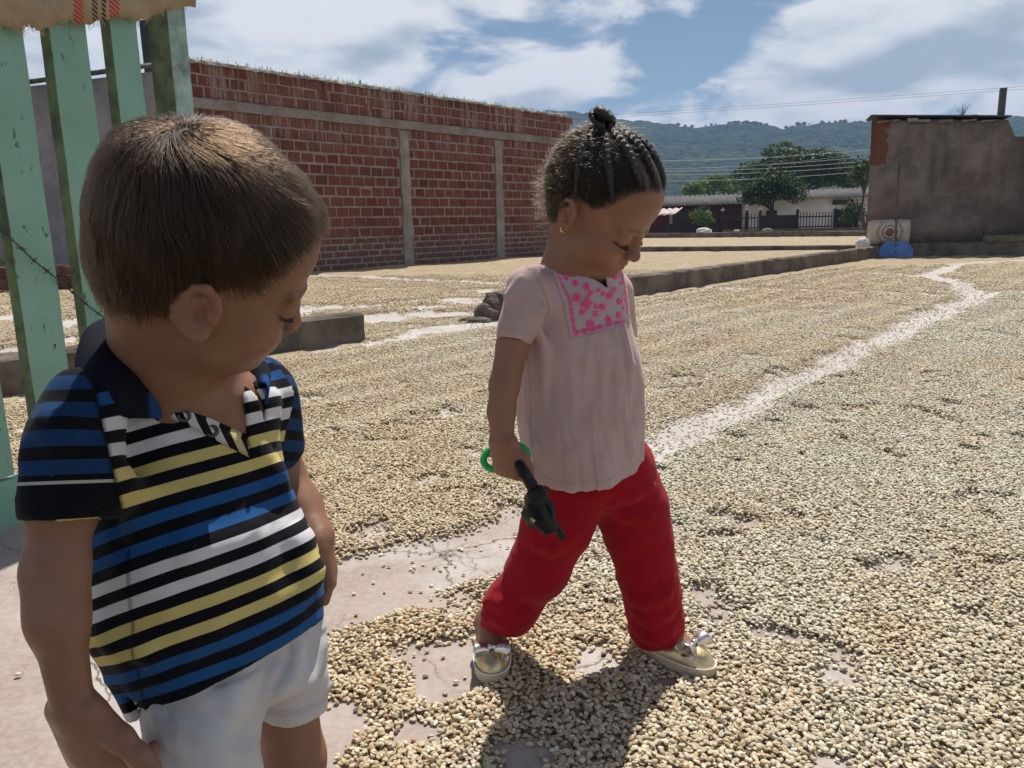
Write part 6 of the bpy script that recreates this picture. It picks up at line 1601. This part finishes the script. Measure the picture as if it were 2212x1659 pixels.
def build_toy():
    q = PY; y = 1.095; base = q(1130, 1010, y); root = empty('toy', tuple(base)); tag(root, 'small black crumpled plastic toy with a green ring held by the girl', 'toy')
    bm_ = NT('black_plastic'); c = bm_.coord('Object'); bm_.set(Base_Color=(.006, .006, .006), Roughness=bm_.rng(bm_.noise(c, 60, 4), .35, .65, .3, .6)).spec(.3); bm_.bump(bm_.noise(c, 110, 5, .65), .4, .003)
    so = Solid(); so.chain([q(1122, 1004, y+.014), q(1132, 1022, y-.002), q(1148, 1047, y-.006)], [.0070, .0078, .0095], .006); V, F = so.mesh(.0016, .006); mesh_obj('handle', V, F, bm_.m, root, True, None, base)
    so = Solid(); so.ell(q(1163, 1066, y-.008), (.0155, .013, .0125), None, .004); so.chain([q(1155, 1085, y-.006), q(1166, 1108, y-.006), q(1184, 1134, y-.004)], [.014, .019, .015], .008)
    so.ell(q(1186, 1112, y), (.010, .012, .022), None, .006); so.chain([q(1140, 1075, y), q(1150, 1095, y)], [.006, .010], .006)
    P = so.trace(np.array([(1145, 1090), (1160, 1105), (1175, 1125), (1180, 1090), (1190, 1120)]), .001); so.chain(P[:3], [.003, .004, .002], .002, 's'); so.chain(P[3:], [.002, .003], .002, 's')
    so.op('d', 0, lambda Q: .0007*np.sin(Q[:, 0]*260+Q[:, 2]*200)); V, F = so.mesh(.0015, .006); mesh_obj('toy_body', V, F, bm_.m, root, True, None, base)
    so = Solid(); so.chain([q(1200, 1134, y-.004), q(1214, 1160, y-.006)], [.0062, .0060], .002); V, F = so.mesh(.0015, .006); mesh_obj('nozzle', V, F, bm_.m, root, True, None, base)
    V = []; a, b, c_, d = q(1137, 1092, y-.004), q(1124, 1108, y-.008), q(1142, 1140, y-.006), q(1168, 1145, y-.004)
    fm = NT('dark_film'); fm.set(Base_Color=(.035, .033, .028), Roughness=.35).spec(.5); fc = fm.coord('Object'); fm.bump(fm.math('SINE', fm.math('MULTIPLY', fm.noise(fc, 60, 2), 60)), .4, .001)
    for i in range(7):
        for k in range(7):
            s, t = i/6, k/6; p = (a*(1-s)+d*s)*(1-t)+(b*(1-s)+c_*s)*t; V.append(p+np.array([0, -.004*math.sin(s*3.1)*math.sin(t*3.1)-.0015*math.sin(s*14), 0]))
    o = mesh_obj('flap', V, [(i*7+k, i*7+k+1, (i+1)*7+k+1, (i+1)*7+k) for i in range(6) for k in range(6)], fm.m, root, True, None, base); o.modifiers.new('t', 'SOLIDIFY').thickness = .0012
    # pale printed scrap on the body
    P = np.array([q(1147, 1117, y-.026), q(1157, 1124, y-.026), q(1153, 1130, y-.026), q(1145, 1123, y-.026)])
    mesh_obj('label_scrap', P, [(0, 1, 2, 3)], simple('pale_print', (.38, .36, .22), .6, .5, 300), root, False, None, base).modifiers.new('t', 'SOLIDIFY').thickness = .0008
    # green ring behind the fist
    so = Solid(); cc = q(1092, 988, y+.066); n = nrm(ray(1095, 1002)); e1 = nrm(np.cross(n, (0, 0, 1))); e2 = np.cross(e1, n)
    pts = [cc+e1*.0335*math.cos(t)+(e2*.0200+e1*.006)*math.sin(t) for t in np.linspace(0, 2*math.pi, 25)]; so.chain(pts, [.0052]*25, .001); V, F = so.mesh(.0015, .006)
    mesh_obj('ring', V, F, simple('green_plastic', (.01, .42, .09), .35, .05, 8, spec=.5), root, True, None, base)
build_girl(); build_toy()
# ============================================================ BEYOND THE PATIO
def leaf_material(name, a, b, c=None):
    t = NT(name); r = t.n('ShaderNodeNewGeometry').outputs['Random Per Island']; col = t.ramp(r, [(0, a), (.55, b), (1, c or b)])
    t.set(Base_Color=col, Roughness=.6).spec(.3)
    tr = t.n('ShaderNodeBsdfTranslucent'); t.l(col, tr.inputs[0]); mx = t.n('ShaderNodeMixShader'); mx.inputs[0].default_value = .28; t.l(t.b.outputs[0], mx.inputs[1]); t.l(tr.outputs[0], mx.inputs[2]); t.l(mx.outputs[0], t.out.inputs[0]); return t.m
def leaves_mesh(name, clumps, per, size, mat, parent, base, flat=.5, seed=1):
    """clumps: (centre, radius) -> many folded leaf quads spread on and inside each clump"""
    rg = np.random.default_rng(seed); Vs = []; n = 0
    for c, r in clumps:
        k = max(6, int(per*(r[0]*r[1]*r[2])**(2/3))); d = rg.normal(0, 1, (k, 3)); d /= np.linalg.norm(d, axis=1)[:, None]; rad = rg.uniform(.55, 1.05, k)**.6
        P = np.asarray(c)+d*np.asarray(r)*rad[:, None]
        nr = d*.6+rg.normal(0, .6, (k, 3))+np.array([0, 0, flat]); nr /= np.linalg.norm(nr, axis=1)[:, None]
        a = np.cross(nr, rg.normal(0, 1, (k, 3))); a /= np.linalg.norm(a, axis=1)[:, None]; b = np.cross(nr, a); s = size*rg.uniform(.6, 1.3, k)[:, None]
        Vs.append(np.stack([P-a*s, P-b*s*.45+nr*s*.1, P+a*s, P+b*s*.45+nr*s*.1], 1)); n += k
    V = np.concatenate(Vs).reshape(-1, 3); F = np.arange(len(V)).reshape(-1, 4)
    return mesh_obj(name, V, F, mat, parent, False, None, base)
def tree(name, label, foot, centre, rx, ry, rz, nclump, per, size, mat, bark, group=None, seed=1, trunk_r=.12, cat='tree', shape=None):
    rg = np.random.default_rng(seed); base = np.array([foot[0], foot[1], 0.]); root = empty(name, tuple(base)); tag(root, label, cat, group)
    cl = []
    for i in range(nclump):
        d = rg.normal(0, 1, 3); d /= np.linalg.norm(d); d[2] = abs(d[2])*1.2-.35; q = rg.uniform(.45, .92)
        c = np.asarray(centre)+d*np.array([rx, ry, rz])*q; k = rg.uniform(.20, .38); cl.append((c, (rx*k, ry*k, rz*k*rg.uniform(.7, 1.1))))
    leaves_mesh('crown', cl, per, size, mat, root, base, .5, seed)
    m = MB(); top = np.asarray(centre)-np.array([0, 0, rz*.4]); f = np.array([foot[0], foot[1], -.1]); mid = (f+top)/2+np.array([rg.normal(0, .08), 0, 0])
    m.tube([f, f*.5+mid*.5, mid, top], [trunk_r*1.25, trunk_r, trunk_r*.85, trunk_r*.6], 8)
    for i in range(7):
        c = cl[i % len(cl)][0]; m.tube([mid*.4+top*.6, (top+c)/2+rg.normal(0, .1, 3)*rx*.2, c], [trunk_r*.5, trunk_r*.35, trunk_r*.12], 5)
    m.build('trunk', bark, root, True, base); return root
def build_far():
    bark = simple('bark', (.07, .055, .042), .9, .3, 6)
    # ---------------- houses
    def house(name, label, u0, u1, v_eave0, v_eave1, v_ridge0, v_ridge1, y, wallm, roofm, dep=5.5):
        a0 = PY(u0, 505, y); a1 = PY(u1, 505, y); base = np.array([a0[0], y, 0.]); root = empty(name, tuple(base)); tag(root, label, 'house')
        e0, e1 = PY(u0, v_eave0, y-.5), PY(u1, v_eave1, y-.5); r0, r1 = PY(u0, v_ridge0, y+2.6), PY(u1, v_ridge1, y+2.6)
        h = min(e0[2], e1[2])+.1
        MB().box(((a0[0]+a1[0])/2, y+dep/2, h/2), (a1[0]-a0[0], dep, h)).build('wall', wallm, root, False, base)
        corrugated('roof', e0, e1, (r0-e0+(r1-e1))/2, roofm, root, base, .26, .028, .02, 3)
        rb0, rb1 = r0+np.array([0, .02, 0]), r1+np.array([0, .02, 0]); corrugated('rear_roof', rb0+np.array([0, 3.1, -.75]), rb1+np.array([0, 3.1, -.75]), np.array([0, -3.1, .75]), roofm, root, base, .26, .028, .02, 3)
        return root, base, h
    wh = simple('whitewash', (.58, .56, .54), .9, .12, .9, dirt=((.30, .27, .24), .4)); rd = simple('dark_red_wall', (.07, .014, .018), .85, .25, 1.0)
    dk = simple('black_iron', (.008, .008, .009), .6, .2, 5); dark_wood = simple('dark_boards', (.035, .026, .022), .85, .3, 2)  # black iron for the fence, dark boards for doors and vent
    hr, hb, hh = house('red_house', 'dark red walled house with a grey corrugated roof across the far yard', 1395, 1612, 446, 440, 426, 418, 41, rd, M_TIN)
    hw, wb, wh_h = house('white_house', 'whitewashed house with a corrugated roof behind the leafy yard trees', 1613, 1900, 434, 423, 415, 404, 40, wh, M_TIN)
    for (u, v0, v1, w) in ((1665, 455, 502, 22), (1812, 452, 500, 24)):
        p = PY(u, v1, 39.95); q = PY(u, v0, 39.95); MB().box((p[0], 39.95, (p[2]+q[2])/2), (w*.0225, .12, q[2]-p[2])).build('door', dark_wood, hw, False, wb)
    p = PY(1822, 437, 39.9); MB().box((p[0], 39.93, p[2]), (1.0, .14, .22)).build('vent', dark_wood, hw, False, wb)
    for u in (1470, 1530): p = PY(u, 480, 40.95); MB().box((p[0], 40.95, p[2]), (.9, .14, 1.3)).build('door', dark_wood, hr, False, hb)
    # lean-to roof on posts
    lt = empty('lean_to', tuple(G(1440, 507))); lb = np.array(lt.location); tag(lt, 'rusty tin lean-to roof on a thin post beside the red house', 'lean-to')
    a, b = PY(1400, 466, 37), PY(1458, 463, 37); corrugated('roof_sheet', a, b, PY(1475, 449, 39.5)-b, simple('pale_tin', (.45, .36, .34), .6, .3, 1.5, dirt=((.25, .06, .05), .8)), lt, lb, .3, .03, .015, 3)
    q = PY(1449, 463, 37.2); MB().tube([(q[0], 37.2, -.1), (q[0], 37.2, q[2])], .07, 8).build('post', simple('grey_post', (.25, .23, .2), .8), lt, True, lb)
    # ---------------- iron yard fence
    base = G(1700, 508); base = np.array([PY(1700, 508, 36)[0], 36, 0.]); fr = empty('iron_fence', tuple(base)); tag(fr, 'black iron yard fence with spiked posts before the far houses', 'fence')
    z0 = -.05; zt = PY(1760, 458, 36)[2]
    for u in (1560, 1612, 1641, 1721, 1802, 1850, 1895):
        x = PY(u, 500, 36)[0]; MB().box((x, 36, zt/2+.06), (.10, .10, zt+.14)).build('post', dk, fr, False, base)
        m = MB(); 
        for d in (-.06, 0, .06): m.tube([(x, 36, zt+.12), (x+d*1.1, 36, zt+.24-abs(d)*.8), (x+d*1.8, 36, zt+.30-abs(d)*2.2)], [.03, .028, .008], 5)
        m.build('finial', simple('finial_grey', (.4, .4, .4), .5), fr, False, base)
    m = MB()
    for (u0, u1) in ((1562, 1641), (1721, 1800), (1850, 1895)):
        xs = np.arange(PY(u0, 500, 36)[0], PY(u1, 500, 36)[0], .14)
        for x in xs: m.box((x, 36, zt/2), (.028, .028, zt))
        for z in (.35, zt-.2): m.box(((xs[0]+xs[-1])/2, 36, z), (xs[-1]-xs[0], .04, .05))
    tag(m.build('bars', dk, fr, False, base), kind='stuff')
    for (u0, u1, f) in ((1641, 1721, .9), (1802, 1850, 1.03), (1440, 1560, .62)):
        x0, x1 = PY(u0, 500, 36)[0], PY(u1, 500, 36)[0]; MB().box(((x0+x1)/2, 36.05, zt*f/2), (x1-x0-.1, .05, zt*f)).build('panel', simple('dark_sheet', (.012, .012, .014), .7, .2, 2), fr, False, base)
    x0, x1 = PY(1560, 500, 36)[0], PY(1900, 500, 36)[0]; MB().box(((x0+x1)/2, 36.0, .13), (x1-x0, .24, .30)).build('footing', M_KERB, fr, False, base)
    # ---------------- things on the far kerb
    for i, (u, v, w, lab, col) in enumerate(((1520, 507, 16, 'white sheet bundle lying on the far kerb beneath the round shrub', (.6, .6, .58)), (1657, 508, 10, 'grey stone on the far kerb in front of the yard gate', (.2, .19, .17)), (1591, 509, 6, 'small pale stone on the far kerb beside the grey one', (.42, .4, .37)))):
        p = PY(u, v, 34.6); o = rock('bundle' if i == 0 else 'stone', (p[0], 34.6, .26), w*.021, simple('kerb_item', col, .9, .15, 3), 90+i, None, (1, .8, .42)); tag(o, lab, 'bundle' if i == 0 else 'stone')
    # ---------------- trees and shrubs
    g1 = leaf_material('mid_green', (.020, .045, .010), (.045, .085, .020), (.085, .13, .035)); g2 = leaf_material('dark_green', (.012, .030, .008), (.030, .065, .015), (.06, .10, .03)); g3 = leaf_material('bright_green', (.06, .12, .02), (.11, .19, .035), (.16, .24, .06))
    T = lambda u, v, y: PY(u, v, y)
    tree('broad_tree', 'broad flat-topped green tree rising behind the white house', T(1725, 505, 62)[:2], T(1722, 378, 62), 4.5, 3.5, 2.35, 60, 420, .17, g1, bark, None, 3, .35)
    tree('yard_tree', 'dark rounded tree with a visible trunk in front of the white house', T(1668, 507, 38)[:2], T(1670, 418, 38), 1.70, 1.5, 1.22, 64, 720, .075, g2, bark, None, 5, .10)
    tree('yard_shrub', 'round yellow-green shrub before the dark red house', T(1521, 508, 36)[:2], T(1521, 475, 36), .72, .6, .62, 40, 800, .06, leaf_material('yellow_green', (.03, .06, .01), (.08, .13, .02), (.15, .20, .04)), bark, None, 7, .04, 'shrub')
    tree('yard_shrub', 'glossy dark shrub beside the plastered wall\'s corner', T(1842, 508, 35)[:2], T(1843, 466, 35), .66, .55, .80, 42, 800, .06, g2, bark, None, 8, .05, 'shrub')
    tree('corner_tree', 'tree half hidden behind the plastered building\'s corner', T(1872, 507, 33)[:2], T(1872, 376, 33), .75, .8, .85, 30, 600, .08, g1, bark, None, 9, .08)
    for i, (u, v, r, lab) in enumerate(((1500, 410, 1.1, 'bright green treetop just above the red roof\'s end, beside the girl'), (1538, 398, 1.5, 'tallest bright treetop above the middle of the red roof'), (1578, 398, 1.3, 'bright treetop above the red roof next to the dark yard tree'))):
        tree('garden_tree', lab, T(u, 500, 66+i*2)[:2], T(u, v+6, 66+i*2), r, r, r*.9, 22, 300, .16, g3, bark, 'bright trees behind the red house', 20+i, .1)
    # weeds at the grey wall's foot
    w = MB(); p0 = G(-5, 612)
    for i in range(160):
        a = RNG.uniform(0, 6.28); l = RNG.uniform(.15, .5); p = p0+np.array([RNG.uniform(-.6, .3), RNG.uniform(-.2, .6), 0]); d = np.array([math.cos(a)*.5, math.sin(a)*.5, 1])*l
        w.tube([p, p+d*.6, p+d+np.array([d[0], d[1], -.1])*.6], [.010, .012, .002], 3, False)
    tag(w.build('weeds', simple('weed_green', (.12, .16, .04), .8, .3, 3)), 'tuft of sunlit weeds at the foot of the grey building', 'weeds')
    # ---------------- power lines
    wm = simple('wire_grey', (.30, .30, .30), .5, .1, 1); dkw = simple('wire_dark', (.05, .05, .05), .5, .1, 1)
    for i, (a, b, m_, lab) in enumerate((((1380, 348), (1890, 323), wm, 'topmost pale wire across the broad tree'), ((1380, 366), (1890, 337), wm, 'second pale wire from the top across the broad tree'), ((1380, 371), (1890, 347), wm, 'third pale wire from the top across the broad tree'),
                                         ((1380, 378), (1890, 357), wm, 'fourth pale wire from the top across the broad tree'), ((1380, 392), (1890, 369), wm, 'lowest pale wire across the broad tree'), ((1380, 372), (1890, 330), dkw, 'dark cable slanting among the pale wires before the hill'),
                                         ((1100, 262), (2400, 172), dkw, 'upper of the two thin wires in the sky above the hills'), ((1100, 267), (2400, 178), dkw, 'lower of the two thin wires in the sky above the hills'))):
        y = 48; P = [PY(a[0]+(b[0]-a[0])*t, a[1]+(b[1]-a[1])*t+6*math.sin(t*math.pi)*(1 if i < 6 else .5), y-4*t) for t in np.linspace(-.3, 1.3, 18)]
        tag(MB().tube(P, .010 if i < 5 else .008, 4, False).build('power_line', m_, None, True), lab, 'wire', 'overhead wires')
build_far()
def build_hills():
    us = np.array([300, 900, 1150, 1235, 1262, 1420, 1480, 1502, 1540, 1600, 1640, 1690, 1720, 1800, 1880, 1950, 2100, 2212, 2600, 3000]); vs = np.array([300, 285, 262, 261, 266, 285, 291, 293, 288, 284, 287, 295, 288, 283, 281, 276, 270, 270, 280, 300])
    R1 = 800.; nu, nr = 420, 110; V = []; uu = np.linspace(1080, 2500, nu)
    for i, u in enumerate(uu):
        d = ray(u, np.interp(u, us, vs)); hd = np.hypot(d[0], d[1]); az = d[:2]/hd; top = CAM_H+R1*d[2]/hd
        for k in range(nr):
            t = k/(nr-1); r = 230+(R1-230)*t if t <= .86 else 230+(R1-230)*.86+(t-.86)*1400
            tt = min(1, t/.86); V.append((az[0]*r, az[1]*r, 0, top, tt, max(0, (t-.86)/.14)))
    V = np.array(V); P2 = V[:, :2]
    n = vnoise(P2, 1/140., 3, 4); n2 = vnoise(P2, 1/38., 5, 3); n3 = vnoise(P2, 1/6., 8, 2)
    tt = V[:, 4]; prof = tt**1.35*(1+(n-.5)*1.1*(1-tt)*(tt*3).clip(0, 1)); z = V[:, 3]*.86**0*prof*(1-.35*V[:, 5]) + (n2-.5)*14*tt*(1-tt)*2 + (n3-.5)*5.0*np.clip(tt*6, 0, 1)
    z = np.where(tt >= 1, V[:, 3]*(1-.45*V[:, 5])+(n3-.5)*2.4, z)
    Q = np.column_stack([P2, z-.8]); i = (np.arange(nu-1)[:, None]*nr+np.arange(nr-1)[None]).ravel(); F = np.stack([i, i+nr, i+nr+1, i+1], 1)
    t = NT('hill_forest'); c = t.n('ShaderNodeNewGeometry').outputs['Position']
    a = t.noise(c, .065, 6, .7); b = t.noise(c, .013, 4, .6); v = t.voro(c, .20)
    col = t.mix(t.rng(a, .35, .65), (.014, .030, .010), (.050, .085, .022)); col = t.mix(t.math('MULTIPLY', t.rng(b, .52, .62), .65), col, (.085, .12, .03)); col = t.mix(t.math('MULTIPLY', t.rng(v, .2, .7), .5), col, (.010, .022, .008))
    t.set(Base_Color=col, Roughness=.95).spec(.05); t.bump(t.math('ADD', t.math('MULTIPLY', v, -1.0), a), 1.0, 5.0)
    tag(mesh_obj('hills', Q, F, t.m, None, True), kind='structure')
    # crowns standing against the sky along the ridge
    g = leaf_material('ridge_leaf', (.012, .028, .010), (.03, .05, .015)); cl = []
    for u in np.concatenate([RNG.uniform(1420, 1880, 26), np.array([1602, 1606, 1612, 1618, 1626, 1634, 1640, 1650, 1720, 1728, 1736, 1775, 1790]), RNG.uniform(1590, 1660, 14)]):
        d = ray(u, np.interp(u, us, vs)); hd = np.hypot(d[0], d[1]); r = 230+(R1-230)*.86; zt = CAM_H+R1*d[2]/hd; s = RNG.uniform(.5, 1.5)
        cl.append(((d[0]/hd*r*1.005, d[1]/hd*r*1.005, zt-.8+s*.7), (s*1.25, s*1.25, s)))
    tag(leaves_mesh('ridge_trees', cl, 110, .5, g, None, None, .3, 5), 'line of small trees along the crest of the far hills', 'trees', None, 'stuff')
build_hills()
def build_haze():
    m = bpy.data.materials.new('haze_air'); m.use_nodes = True; nt = m.node_tree; nt.nodes.clear(); o = nt.nodes.new('ShaderNodeOutputMaterial'); v = nt.nodes.new('ShaderNodeVolumePrincipled')
    v.inputs['Color'].default_value = (.40, .60, 1.0, 1); v.inputs['Density'].default_value = HAZE; v.inputs['Anisotropy'].default_value = .0; nt.links.new(v.outputs[0], o.inputs['Volume'])
    b = MB().box((0, 500, 59), (3100, 3100, 120)); ob = b.build('haze', m); tag(ob, kind='stuff'); return ob
HAZE = .00058
build_haze()
scatter_beans()
